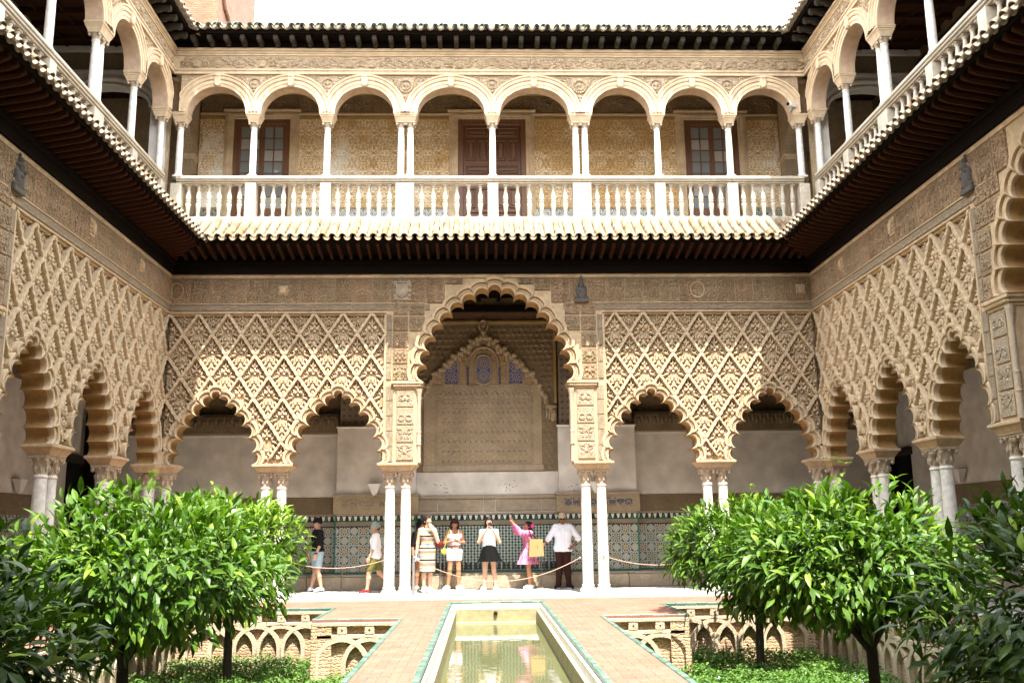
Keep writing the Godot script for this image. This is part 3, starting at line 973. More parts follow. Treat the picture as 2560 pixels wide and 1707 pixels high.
func arcades() -> void:
	# north side, which faces the camera
	var cols := []
	var imps := []
	for s in [-1.0, 1.0]:
		for p in [2.37, 5.35, 8.11]:
			for d in [-0.19, 0.19]: cols.append(s * p + d)
			imps.append([s * p, 0.49, 0.35])
	var arches := [[-6.78, 0.95], [-3.83, 1.0], [3.83, 1.0], [6.78, 0.95]]
	var bounds := [[-8.6, -5.35], [-5.35, -2.69], [2.69, 5.35], [5.35, 8.6]]
	var f := arcade("sunlit carved stone arcade with the tall lobed centre arch facing the pool", Vector3.ZERO, 0.0, 8.0, cols, imps, arches, bounds, [[-8.0, -2.72, -8.0, 0], [2.72, 8.0, 3.0, 0]], Vector2(-8.1, 8.1))
	part("carved_shield", share("shield", shield_mesh.bind(M.bench_stone, true)), null, f, Vector3(-2.3, 7.36, 0.03))
	part("carved_figure", share("figure", figure_mesh.bind(M.dark_stone)), null, f, Vector3(2.17, 7.38, 0.02))
	for q in [-5.24, 7.72]:
		var o := part("carved_shield", share("small_shield", shield_mesh.bind(M.stone, false)), null, f, Vector3(q, 7.36, 0.035))
		o.scale = Vector3(0.55, 0.5, 1)
	var ring := MB.new()
	var pts := PackedVector3Array()
	for k in 25: pts.append(Vector3(cos(TAU * k / 24) * 0.17, sin(TAU * k / 24) * 0.2, 0.04))
	ring.tube(pts, 0.018, 6)
	for q in [-7.86, 5.1]: part("carved_ring", ring, M.stone, f, Vector3(q, 7.35, 0.0))
	# the two long sides
	for side in [-1.0, 1.0]:
		cols = []
		imps = []
		arches = []
		bounds = []
		for s in [-1.0, 1.0]:
			for p in [2.36, 5.11, 7.86]:
				for d in [-0.19, 0.19]: cols.append(s * p + d)
				imps.append([s * p, 0.48, 0.35])
			cols.append(s * 10.36)
			imps.append([s * 10.33, 0.36, 0.24])
		for c in [-9.24, -6.485, -3.735, 3.735, 6.485, 9.24]: arches.append([c, 0.9])
		bounds = [[-10.46, -7.86], [-7.86, -5.11], [-5.11, -2.69], [2.69, 5.11], [5.11, 7.86], [7.86, 10.46]]
		var far: float = -side
		var pan := [[2.72, 10.46, 2.72, 11]] if far > 0 else [[-10.46, -2.72, -10.46, 11]]
		var lab := "shaded carved arcade along the left side of the court" if side < 0 else "shaded carved arcade along the right side of the court"
		f = arcade(lab, Vector3(side * 8.0, 0, 10.46), -side * PI / 2, 10.46, cols, imps, arches, bounds, pan, Vector2(1.2, 10.5) if far > 0 else Vector2(-10.5, -1.2))
		part("carved_figure", share("figure", figure_mesh.bind(M.dark_stone)), null, f, Vector3(far * (10.46 - 7.88), 7.36, 0.03))
		for q in [[4.9, 0.7], [2.2, 0.55]]:
			var o := part("carved_shield", share("small_shield", shield_mesh.bind(M.stone, false)), null, f, Vector3(far * (10.46 - q[0]), 7.4, 0.035))
			o.scale = Vector3(q[1] * 0.8, q[1], 1)
	# the side behind the camera, plain
	var r := MB.new()
	for b in [[-8.5, 3.1, -1.8, 9.3], [1.8, 3.1, 8.5, 9.3], [-1.8, 7.4, 1.8, 9.3]]:
		r.span(Vector3(b[0], b[1], 20.92), Vector3(b[2], b[3], 21.42))
	for x in [-8.2, -5.35, -2.37, 2.37, 5.35, 8.2]: r.span(Vector3(x - 0.35, 0, 21.0), Vector3(x + 0.35, 3.1, 21.35))
	r.span(Vector3(-8.5, 9.3, 21.1), Vector3(8.5, 10.3, 21.3))
	r.span(Vector3(-8.5, 12.6, 21.0), Vector3(8.5, 14.0, 21.35))
	for x in [-8.2, -6.2, -4.3, -2.27, 0.0, 2.27, 4.3, 6.2, 8.2]: r.span(Vector3(x - 0.12, 10.3, 21.08), Vector3(x + 0.12, 12.6, 21.3))
	r.span(Vector3(-11, 13.9, 20.4), Vector3(11, 14.3, 25.5))
	r.span(Vector3(-8, 8.2, 20.05), Vector3(8, 8.4, 21.0))
	r.span(Vector3(-11, 7.9, 21.42), Vector3(11, 8.2, 25.4))
	r.span(Vector3(-11, 0, 25.2), Vector3(11, 14, 25.5))
	single("rear_wing", r, M.stone, "plain stone wing behind the viewer that closes the court", "building")

# ------------------------------------------------------------------ eaves
func barrel_tile(len_: float, r: float, up: bool) -> MB:     # axis along +z (towards the eave), hump up or hollow up
	var b := MB.new()
	var s := 1.0 if up else -1.0
	var rows := []
	for q in [[0.0, r * 0.86, 0.0], [len_, r, 0.0], [len_, r - 0.016, 0.0], [0.0, r * 0.86 - 0.016, 0.0]]:
		var row := PackedVector3Array()
		for i in 9:
			var a := PI * i / 8.0
			row.append(Vector3(cos(a) * q[1], sin(a) * q[1] * s, q[0]))
		rows.append(row)
	for j in 3:
		b.grid([rows[j], rows[j + 1]], up == true)
	return b

# tiles down a slope; local frame of the wing: eave edge at (w1, y1), wall at (w0, y0)
func tile_slope(t: Node3D, u_lo: float, u_hi: float, w1: float, y1: float, w0: float, y0: float, courses: int, single_rows: int, clip: float, near: Vector2, mats: Array, pitch := 0.248) -> void:
	var dir := Vector2(w1 - w0, y1 - y0)
	var length := dir.length()
	dir /= length
	var tilt := atan2(-dir.y, dir.x)
	var step := length / courses
	var cover := barrel_tile(step + 0.09, 0.083, true)
	var gutter := barrel_tile(step + 0.09, 0.088, false)
	var meshes := []
	for m in mats: meshes.append(cover.mesh(M[m]))
	var rng := RandomNumberGenerator.new(); rng.seed = 17
	var rest := MB.new()
	var pans := MB.new()
	var n := int((u_hi - u_lo) / pitch)
	for i in n + 1:
		var u := u_lo + pitch * (i + 0.5)
		if u > u_hi: break
		for k in courses:
			var q := Vector2(w1, y1) - dir * step * (k + 1)
			if clip > 0.0 and absf(u) > clip - (q.x + step * 0.5): continue
			var lift := 0.012 * 1.0
			var b := Basis(Vector3.RIGHT, tilt + 0.02) * Basis(Vector3.UP, rng.randf_range(-0.025, 0.025))
			var p := Vector3(u + rng.randf_range(-0.008, 0.008), q.y + 0.06 + lift, q.x)
			if k < single_rows and u > near.x and u < near.y:
				var o := part("roof_tile", meshes[rng.randi_range(0, meshes.size() - 1)], null, t, p)
				o.basis = b
			else:
				add_copy(rest, cover, b, p)
			add_copy(pans, gutter, b, Vector3(u + pitch * 0.5, q.y + 0.075 - (0.045 if k == 0 else 0.0), q.x + (0.075 if k == 0 else 0.0)))
			if k == 0: pans.ball(Vector3(u + pitch * 0.5, w_y(w1, y1) + 0.028, w1 - 0.02), Vector3(0.082, 0.07, 0.05), 8, 5)
	if rest.v.size(): stuff(part("roof_tiles", rest, M[mats[0]], t))
	stuff(part("gutter_tiles", pans, M[mats[mini(1, mats.size() - 1)]], t))

func w_y(_w: float, y: float) -> float:
	return y

func add_copy(to: MB, from: MB, b: Basis, p: Vector3) -> void:
	for i in from.v.size():
		to.v.append(b * from.v[i] + p)
		to.n.append((b * from.n[i]).normalized())

func sloped(b: MB, u0: float, u1: float, w0: float, y0: float, w1: float, y1: float, thick: float, m0: float, m1: float) -> void:   # a slab from the wall to the tip, ends mitred
	var p := []
	for q in [[w0, y0, m0], [w1, y1, m1]]:
		for d in [0.0, thick]:
			p.append(Vector3(u0 + q[2], q[1] + d, q[0])); p.append(Vector3(u1 - q[2], q[1] + d, q[0]))
	b.face(p[0], p[1], p[5], p[4], Vector3.DOWN)
	b.face(p[2], p[3], p[7], p[6], Vector3.UP)
	b.face(p[4], p[5], p[7], p[6], Vector3(0, 0, 1))
	b.face(p[0], p[1], p[3], p[2], Vector3(0, 0, -1))
	b.face(p[0], p[2], p[6], p[4], Vector3(-1, 0, 0))
	b.face(p[1], p[3], p[7], p[5], Vector3(1, 0, 0))

func lower_eave(label: String, at: Vector3, turn: float, ends: float, near: Vector2, rows: int, mats: Array) -> void:
	var t := thing("eave_roof", label, "roof", at, turn)
	var b := MB.new()
	sloped(b, -ends, ends, 0.0, 8.24, 0.93, 8.40, 0.03, 0.0, 0.93)
	sloped(b, -ends, ends, 0.0, 9.02, 0.9, 8.43, 0.03, 0.0, 0.9)
	part("soffit", b, M.wood, t)
	var f := MB.new()
	f.span(Vector3(-ends, 7.79, 0.0), Vector3(ends, 8.02, 0.075), 0.01)
	f.span(Vector3(-ends, 8.02, 0.0), Vector3(ends, 8.13, 0.12), 0.01)
	f.span(Vector3(-ends, 8.13, 0.0), Vector3(ends, 8.27, 0.03))
	f.span(Vector3(-ends + 0.9, 8.36, 0.88), Vector3(ends - 0.9, 8.42, 0.91), 0.005)
	part("beam", f, M.wood, t)
	var r := MB.new()
	var tilt := atan2(0.15, 0.86)
	var bs := Basis(Vector3.RIGHT, -tilt)
	r.box(Vector3(0, 0.055, 0.44), Vector3(0.085, 0.11, 0.87), 0.012)
	r.taper(Vector3(0, -0.03, 0.44), Vector2(0.02, 0.3), Vector2(0.035, 0.4), 0.03)
	var rm := r.mesh(M.rafter_wood)
	var n := int(ends * 2 / 0.24)
	for i in n:
		var u := -ends + 0.12 + i * 0.24
		if u < near.x - 1.5 or u > near.y + 1.5 or absf(u) > ends - 0.12: continue
		var o := part("rafter", rm, null, t, Vector3(u, 8.135, 0.0))
		o.basis = bs
		if absf(u) > ends - 0.9: o.scale.z = maxf(0.15, (ends - absf(u)) / 0.9)
	tile_slope(t, -ends, ends, 0.97, 8.43, 0.06, 9.1, 4, rows, ends, near, mats)

func upper_eave(label: String, at: Vector3, turn: float, ends: float, near: Vector2, mats: Array) -> void:
	var t := thing("upper_eave", label, "roof", at, turn)
	var b := MB.new()
	sloped(b, -ends - 3.5, ends + 3.5, -3.6, 14.05, 0.0, 14.05, 0.06, 0.0, 3.5)
	sloped(b, -ends, ends, 0.0, 14.05, 0.54, 14.1, 0.05, 0.0, 0.54)
	b.span(Vector3(-ends, 13.87, 0.0), Vector3(ends, 14.05, 0.05), 0.005)
	b.span(Vector3(-ends + 0.5, 14.04, 0.5), Vector3(ends - 0.5, 14.13, 0.53), 0.005)
	part("soffit", b, M.wood, t)
	var k := MB.new()
	k.box(Vector3(0, 0.07, 0.26), Vector3(0.12, 0.14, 0.42), 0.015)
	k.ball(Vector3(0, 0.02, 0.4), Vector3(0.058, 0.06, 0.06), 8, 6)
	k.ball(Vector3(0, -0.01, 0.16), Vector3(0.05, 0.05, 0.1), 8, 6)
	var km := k.mesh(M.bracket_wood)
	var u := -ends + 0.6
	while u < ends - 0.5:
		if u > near.x - 1 and u < near.y + 1: part("bracket", km, null, t, Vector3(u, 13.9, 0.0))
		u += 0.422
	tile_slope(t, -ends - 3, ends + 3, 0.6, 14.14, -3.4, 15.6, 10, 1, ends, near, mats, 0.262)
	var gl := barrel_tile(0.3, 0.088, true).mesh(M.turquoise_glaze)
	u = -ends + 0.7
	while u < ends - 0.6:
		if u > near.x and u < near.y:
			var o := part("glazed_tile", gl, null, t, Vector3(u, 14.24, 0.34))
			o.basis = Basis(Vector3.RIGHT, 0.12)
		u += 0.524

# ------------------------------------------------------------------ upper gallery
func pedestal_mesh(w: float) -> ArrayMesh:
	var b := MB.new()
	b.box(Vector3(0, 9.735, 0), Vector3(w, 0.93, 0.3), 0.012)
	b.box(Vector3(0, 9.735, 0.151), Vector3(w - 0.1, 0.7, 0.012), 0.004)
	return b.mesh(M.baluster_marble)

func baluster_mesh() -> ArrayMesh:
	var b := MB.new()
	b.box(Vector3(0, 9.31, 0), Vector3(0.15, 0.06, 0.15), 0.01)
	b.lathe([[0.04, 9.34], [0.045, 9.38], [0.038, 9.42], [0.05, 9.52], [0.068, 9.62], [0.07, 9.67], [0.05, 9.715], [0.052, 9.72], [0.066, 9.735], [0.066, 9.755], [0.052, 9.77], [0.07, 9.81], [0.066, 9.87], [0.045, 10.0], [0.036, 10.1], [0.042, 10.12], [0.056, 10.14], [0.056, 10.16], [0.04, 10.17]], 12)
	b.box(Vector3(0, 10.185, 0), Vector3(0.14, 0.04, 0.14), 0.008)
	return b.mesh(M.baluster_marble)

func upper_shaft() -> ArrayMesh:
	var b := MB.new()
	b.box(Vector3(0, 10.415, 0), Vector3(0.23, 0.05, 0.23), 0.01)
	b.lathe([[0.105, 10.44], [0.11, 10.46], [0.1, 10.485], [0.085, 10.49], [0.087, 10.9], [0.082, 11.4], [0.074, 11.7], [0.088, 11.71], [0.088, 11.73], [0.074, 11.74]], 16)
	return b.mesh(M.marble)

func upper_capital() -> ArrayMesh:
	var b := MB.new()
	b.lathe([[0.074, 11.74], [0.085, 11.79], [0.115, 11.86]], 14)
	for sx in [-1, 1]:
		for sz in [-1, 1]: b.ball(Vector3(sx * 0.1, 11.825, sz * 0.1), Vector3(0.035, 0.035, 0.035), 7, 5)
	b.box(Vector3(0, 11.875, 0), Vector3(0.27, 0.035, 0.27), 0.008)
	return b.mesh(M.capital_stone)

func crown_block(hw: float) -> ArrayMesh:
	var b := MB.new()
	b.taper(Vector3(0, 11.89, 0), Vector2(hw - 0.07, 0.13), Vector2(hw - 0.035, 0.18), 0.11)
	b.box(Vector3(0, 12.02, 0), Vector3(hw * 2 - 0.05, 0.035, 0.38), 0.006)
	b.box(Vector3(0, 12.055, 0), Vector3(hw * 2 - 0.02, 0.03, 0.4), 0.006)
	b.box(Vector3(0, 12.09, 0), Vector3(hw * 2, 0.04, 0.42), 0.008)
	var n := int(hw * 2 / 0.03)
	for k in n: b.box(Vector3(-hw + 0.03 + k * (hw * 2 - 0.06) / (n - 1), 12.055, 0.205), Vector3(0.014, 0.03, 0.014))
	return b.mesh(M.pale_stone)

func keystone_mesh() -> ArrayMesh:
	var b := MB.new()
	b.box(Vector3(0, 12.98, 0.05), Vector3(0.17, 0.3, 0.12), 0.02)
	b.ball(Vector3(0, 12.83, 0.07), Vector3(0.075, 0.05, 0.06), 10, 6)
	b.ball(Vector3(0, 13.08, 0.1), Vector3(0.085, 0.045, 0.035), 10, 6)
	return b.mesh(M.pale_stone)

func medallion_mesh(r: float) -> ArrayMesh:
	var b := MB.new()
	var pts := PackedVector3Array()
	for k in 33: pts.append(Vector3(cos(TAU * k / 32) * r, sin(TAU * k / 32) * r, 0.01))
	b.tube(pts, 0.035, 8, false)
	for k in 16: b.dome(Vector3(cos(TAU * k / 16) * r, sin(TAU * k / 16) * r, 0.02), 0.03, 0.02, 0.035, TAU * k / 16 + 0.6, 6)
	b.dome(Vector3(0, 0, -0.02), r, r, 0.04, 0.0, 16)
	b.dome(Vector3(0.0, 0.03, 0.0), 0.06, 0.075, 0.075)
	b.dome(Vector3(0.0, -0.08, 0.0), 0.1, 0.06, 0.06)
	b.dome(Vector3(-0.05, 0.02, 0.01), 0.025, 0.025, 0.06)
	for s in [-1, 1]:
		for k in [[0.27, 0.12, 0.05, 0.06], [0.33, 0.2, 0.06, 0.03], [0.2, -0.15, 0.03, 0.05], [0.42, 0.24, 0.05, 0.03]]:
			b.dome(Vector3(s * k[0], k[1], -0.01), k[2], k[3], 0.04, s * 0.5, 6)
	for s in [-1, 1]:
		for k in [[0.46, 0.17, 0.07, 0.025, 0.4], [0.55, 0.25, 0.05, 0.02, 0.0], [0.36, 0.26, 0.05, 0.025, -0.3], [0.25, 0.0, 0.03, 0.05, 0.5], [0.64, 0.255, 0.035, 0.018, 0.2], [0.3, 0.05, 0.04, 0.025, 0.9]]:
			b.dome(Vector3(s * k[0], k[1], -0.005), k[2], k[3], 0.04, s * k[4], 6)
		for k in [[0.3, 0.2, 0.06], [0.46, 0.24, 0.045]]:
			var p := PackedVector3Array()
			for i in 9: p.append(Vector3(s * (k[0] + cos(i * 0.7) * k[2]), k[1] + sin(i * 0.7) * k[2], 0.005))
			b.tube(p, 0.014, 4, false)
	b.dome(Vector3(0, -0.3, 0), 0.06, 0.04, 0.06); b.dome(Vector3(0, -0.37, 0), 0.03, 0.05, 0.05)
	return b.mesh(M.pale_relief)

func scroll_mesh(kind: int) -> ArrayMesh:        # frieze ornament: a vase or a crest between leaves
	var b := MB.new()
	if kind == 0:
		b.dome(Vector3(0, 0.0, 0), 0.15, 0.1, 0.06); b.dome(Vector3(0, -0.1, 0), 0.1, 0.05, 0.07); b.dome(Vector3(0, 0.1, 0), 0.19, 0.03, 0.05)
		for s in [-1, 1]:
			b.dome(Vector3(s * 0.22, 0.03, 0), 0.09, 0.03, 0.05, s * 0.9); b.dome(Vector3(s * 0.24, -0.08, 0), 0.08, 0.03, 0.05, s * 0.3)
	else:
		b.dome(Vector3(0, 0, 0), 0.1, 0.08, 0.05); b.dome(Vector3(0, -0.12, 0), 0.06, 0.03, 0.04)
		for s in [-1, 1]:
			b.dome(Vector3(s * 0.15, 0.07, 0), 0.1, 0.025, 0.045, -s * 0.45); b.dome(Vector3(s * 0.26, -0.02, 0), 0.05, 0.05, 0.05); b.dome(Vector3(s * 0.14, -0.08, 0), 0.06, 0.02, 0.03, s * 0.5)
	return b.mesh(M.pale_relief)

func upper_gallery(label: String, at: Vector3, turn: float, posts: Array, near: Vector2) -> Node3D:    # posts: [u, half width of block, shaft offsets]
	var t := thing("upper_gallery", label, "gallery", at, turn)
	var spandrel := MB.new()
	var ends: float = absf(posts[0][0])
	var lo := 12.11
	var hi := 13.2
	for i in posts.size() - 1:
		var a: float = posts[i][0]
		var b: float = posts[i + 1][0]
		var x0: float = a + posts[i][1]
		var x1: float = b - posts[i + 1][1]
		if b < near.x - 3 or a > near.y + 3:
			continue
		var c := (x0 + x1) * 0.5
		var ra := (x1 - x0) * 0.5
		var rb := 0.7
		var poly := PackedVector2Array()
		var r0 := PackedVector3Array()
		var r1 := PackedVector3Array()
		var sec := []
		for k in 33:
			var g := PI - PI * k / 32.0
			var p := Vector2(c + cos(g) * ra, lo + sin(g) * rb)
			poly.append(p)
			r0.append(Vector3(p.x, p.y, -0.36)); r1.append(Vector3(p.x, p.y, 0.0))
		poly.append_array(PackedVector2Array([Vector2(b, lo), Vector2(b, hi), Vector2(a, hi), Vector2(a, lo)]))
		plate(spandrel, poly, 0.0, 1)
		plate(spandrel, poly, -0.36, -1)
		var sm := MB.new()
		sm.grid([r0, r1])
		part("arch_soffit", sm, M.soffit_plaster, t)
		var m := MB.new()
		var prof := [[0.0, 0.0], [0.0, 0.03], [0.075, 0.034], [0.08, 0.05], [0.15, 0.052], [0.155, 0.035], [0.175, 0.035], [0.19, 0.07], [0.25, 0.075], [0.255, 0.06], [0.275, 0.06], [0.285, 0.09], [0.325, 0.095], [0.335, 0.0]]
		for k in prof.size() - 1:
			var rows := [PackedVector3Array(), PackedVector3Array()]
			for q in 2:
				for s in 41:
					var g := PI - PI * s / 40.0
					var e := Vector2(cos(g) * ra, sin(g) * rb)
					var nn := Vector2(cos(g) / ra, sin(g) / rb).normalized()
					var p: Vector2 = e + nn * prof[k + q][0]
					p.x = clampf(p.x, a - c + 0.001, b - c - 0.001)
					rows[q].append(Vector3(c + p.x, lo + p.y, prof[k + q][1]))
			m.grid(rows)
		for s in 46:
			var g := PI * 0.98 - PI * 0.96 * s / 45.0
			var nn := Vector2(cos(g) / ra, sin(g) / rb).normalized() * 0.22
			var p := Vector2(cos(g) * ra, sin(g) * rb) + nn
			if p.x > a - c + 0.03 and p.x < b - c - 0.03: m.dome(Vector3(c + p.x, lo + p.y, 0.068), 0.016, 0.016, 0.022, 0.0, 5)
		part("round_arch", m, M.pale_stone, t)
		part("keystone", share("keystone", keystone_mesh), null, t, Vector3(c, 0, 0))
	for i in posts.size():
		var u: float = posts[i][0]
		if u < near.x - 3 or u > near.y + 3: continue
		part("crown_block", share("crown%.2f" % posts[i][1], crown_block.bind(posts[i][1])), null, t, Vector3(u, 0, -0.18))
		for d in posts[i][2]:
			var o := part("column", share("upper_shaft", upper_shaft), null, t, Vector3(u + d, 0, -0.18))
			part("capital", share("upper_capital", upper_capital), null, o)
		var wide: float = 0.27 if posts[i][2].size() == 1 else 0.47
		part("pedestal", share("pedestal%.2f" % wide, pedestal_mesh.bind(wide)), null, t, Vector3(u, 0, -0.18))
		if absf(u) < ends - 0.2: part("medallion", share("medallion", medallion_mesh.bind(0.17)), null, t, Vector3(u, 12.87 if wide < 0.3 else 12.84, 0.0))
		if i < posts.size() - 1:
			var x0 := u + wide * 0.5
			var x1: float = posts[i + 1][0] - (0.135 if posts[i + 1][2].size() == 1 else 0.235)
			for k in 6: part("baluster", share("baluster", baluster_mesh), null, t, Vector3(lerpf(x0, x1, (k + 0.62) / 6.24), 0, -0.18))
			var rail := MB.new()
			rail.span(Vector3(u, 10.3, -0.36), Vector3(posts[i + 1][0], 10.385, 0.0), 0.015)
			rail.span(Vector3(u, 10.25, -0.33), Vector3(posts[i + 1][0], 10.3, -0.03), 0.01)
			rail.span(Vector3(u, 10.205, -0.29), Vector3(posts[i + 1][0], 10.25, -0.07), 0.01)
			part("handrail", rail, M.baluster_marble, t)
	part("spandrels", spandrel, M.pale_relief, t)
	var base := MB.new()
	var e := ends + 0.3
	base.span(Vector3(-e, 9.1, -0.4), Vector3(e, 9.28, 0.03), 0.015)
	base.span(Vector3(-e, 8.6, -0.5), Vector3(e, 9.1, -0.01))
	part("balustrade_base", base, M.baluster_marble, t)
	var arch := MB.new()
	arch.span(Vector3(-e, 13.145, -0.38), Vector3(e, 13.2, 0.06), 0.006)
	arch.span(Vector3(-e, 13.2, -0.38), Vector3(e, 13.24, 0.045), 0.004)
	arch.span(Vector3(-e, 13.24, -0.38), Vector3(e, 13.285, 0.075), 0.008)
	arch.span(Vector3(-e, 13.285, -0.36), Vector3(e, 13.68, 0.0))
	arch.span(Vector3(-e, 13.68, -0.38), Vector3(e, 13.73, 0.03), 0.006)
	arch.span(Vector3(-e, 13.73, -0.38), Vector3(e, 13.79, 0.05), 0.006)
	arch.span(Vector3(-e, 13.79, -0.38), Vector3(e, 13.87, 0.085), 0.01)
	arch.span(Vector3(-e, 13.87, -0.38), Vector3(e, 14.04, 0.0))
	part("cornice", arch, M.pale_stone, t)
	var beads := MB.new()
	var u := maxf(-ends, near.x)
	while u < minf(ends, near.y):
		beads.box(Vector3(u, 13.22, 0.05), Vector3(0.03, 0.025, 0.02)); beads.box(Vector3(u, 13.76, 0.055), Vector3(0.03, 0.022, 0.014))
		u += 0.06
	stuff(part("bead_moulding", beads, M.pale_stone, t))
	u = -ends + 0.03
	var k := 0
	while u < ends - 0.1:
		var w := minf(1.14, ends - u)
		if u > near.x - 2 and u < near.y + 2:
			var b := MB.new()
			b.box(Vector3(u + w * 0.5, 13.483, 0.003), Vector3(w - 0.012, 0.36, 0.026), 0.006)
			for q in 4: ornament(b, Vector3(u + w * (0.03 + 0.25 * q), 13.483, 0.014), 0.24, 0.32, 300 + (k * 4 + q) % 5, 0.03)
			part("frieze_panel", b, M.pale_relief, t)
			part("frieze_scroll", share("scroll%d" % (k % 2), scroll_mesh.bind(k % 2)), null, t, Vector3(u + w * 0.28, 13.48, 0.01))
			part("frieze_scroll", share("scroll%d" % ((k + 1) % 2), scroll_mesh.bind((k + 1) % 2)), null, t, Vector3(u + w * 0.78, 13.48, 0.01))
		u += w
		k += 1
	return t

func upper_storey() -> void:
	var one := [0.0]
	var two := [-0.12, 0.12]
	var posts := [[-8.06, 0.2, one], [-6.18, 0.2, one], [-4.29, 0.2, one], [-2.27, 0.31, two], [-0.02, 0.2, one], [2.27, 0.31, two], [4.29, 0.2, one], [6.18, 0.2, one], [8.06, 0.2, one]]
	upper_gallery("sunlit upper gallery with white columns above the centre arch", Vector3(0, 0, 0.0), 0.0, posts, Vector2(-9, 9))
	for side in [-1.0, 1.0]:
		var p := []
		for q in [[-10.3, 0.2, one], [-8.38, 0.2, one], [-6.3, 0.31, two], [-4.15, 0.2, one], [-2.2, 0.2, one], [0.0, 0.31, two], [2.2, 0.2, one], [4.15, 0.2, one], [6.3, 0.31, two], [8.38, 0.2, one], [10.3, 0.2, one]]: p.append(q)
		var near := Vector2(-0.5, 10.6) if side < 0 else Vector2(-10.6, 0.5)
		upper_gallery("shaded upper gallery on the left with the balustrade seen from below" if side < 0 else "shaded upper gallery on the right with the balustrade seen from below", Vector3(side * 8.27, 0, 10.46), -side * PI / 2, p, near)
	var bright := ["tile_0", "tile_1", "tile_2", "tile_3", "tile_1"]
	lower_eave("tiled eave over the front arcade, in full sun", Vector3.ZERO, 0.0, 8.0, Vector2(-8, 8), 4, bright)
	upper_eave("top eave with carved brackets below the sky", Vector3.ZERO, 0.0, 8.3, Vector2(-8.3, 8.3), ["old_tile_0", "tile_3", "old_tile_2", "old_tile_1"])
	for side in [-1.0, 1.0]:
		var near := Vector2(0.5, 10.5) if side < 0 else Vector2(-10.5, -0.5)
		lower_eave("tiled eave with closely set dark rafters along the left side" if side < 0 else "tiled eave with closely set dark rafters along the right side", Vector3(side * 8.0, 0, 10.46), -side * PI / 2, 10.46, near, 2, ["old_tile_0", "old_tile_2", "tile_2"])
		upper_eave("top eave over the left gallery, at the upper left" if side < 0 else "top eave over the right gallery, at the upper right", Vector3(side * 8.27, 0, 10.46), -side * PI / 2, 10.5, near, ["old_tile_0", "old_tile_2", "tile_2"])

# ------------------------------------------------------------------ walls behind the lower arcade
func slab(t: Node3D, called: String, m: String, a: Vector3, b: Vector3, bev := 0.0) -> MeshInstance3D:
	var k := MB.new()
	k.span(a, b, bev)
	return part(called, k, M[m], t)

func arched(c: Vector2, hw: float, y0: float, rise: float, n := 14) -> PackedVector2Array:
	var p := PackedVector2Array([Vector2(c.x + hw, y0), Vector2(c.x - hw, y0)])
	for k in n + 1:
		var g := PI - PI * k / n
		p.append(Vector2(c.x + cos(g) * hw, c.y + sin(g) * rise))
	return p

func rosette(b: MB, c: Vector3, r: float, spokes: int) -> void:
	for q in [1.0, 0.55, 0.22]:
		var pts := PackedVector3Array()
		for k in 21: pts.append(c + Vector3(cos(TAU * k / 20) * r * q, sin(TAU * k / 20) * r * q, 0))
		b.tube(pts, 0.009, 5, false)
	for k in spokes:
		var a := TAU * k / spokes
		var d := Vector3(cos(a), sin(a), 0)
		b.tube(PackedVector3Array([c + d * r * 0.22, c + d * r]), 0.007, 4, false)
		var e := Vector3(cos(a + TAU / spokes * 0.5), sin(a + TAU / spokes * 0.5), 0)
		b.tube(PackedVector3Array([c + d * r * 0.55, c + e * r]), 0.006, 4, false)

func dado(t: Node3D, tile: String, x0: float, x1: float, z: float) -> void:      # glazed tiles from the bench up, against the wall at z
	slab(t, "tile_field", tile, Vector3(x0, 0.41, z - 0.02), Vector3(x1, 1.6, z + 0.012))
	slab(t, "tile_band", "inscription_stone", Vector3(x0, 1.63, z - 0.02), Vector3(x1, 1.74, z + 0.014))
	slab(t, "tile_border", "ink_glaze", Vector3(x0, 1.76, z - 0.02), Vector3(x1, 1.9, z + 0.012))
	slab(t, "tile_border", "ink_glaze", Vector3(x0, 1.6, z - 0.02), Vector3(x1, 1.63, z + 0.016))
	slab(t, "tile_border", "green_trim", Vector3(x0, 1.74, z - 0.02), Vector3(x1, 1.76, z + 0.018))
	slab(t, "tile_border", "green_trim", Vector3(x0, 0.37, z - 0.02), Vector3(x1, 0.44, z + 0.018))
	slab(t, "tile_border", "bench_stone", Vector3(x0, 1.9, z - 0.02), Vector3(x1, 1.95, z + 0.035), 0.006)
	var w := MB.new()
	var g := MB.new()
	var n := int((x1 - x0) / 0.15)
	for k in n:
		var x := x0 + (k + 0.5) * (x1 - x0) / n
		w.extrude(PackedVector2Array([Vector2(x - 0.02, 1.775), Vector2(x + 0.02, 1.775), Vector2(x + 0.045, 1.885), Vector2(x - 0.045, 1.885)]), z + 0.012, z + 0.02, false)
		if k % 2 == 0: g.extrude(PackedVector2Array([Vector2(x + 0.045, 1.775), Vector2(x + 0.105, 1.775), Vector2(x + 0.077, 1.885), Vector2(x + 0.073, 1.885)]), z + 0.012, z + 0.02, false)
	stuff(part("tile_merlons", w, M.white_glaze, t))
	stuff(part("tile_merlons", g, M.green_trim, t))

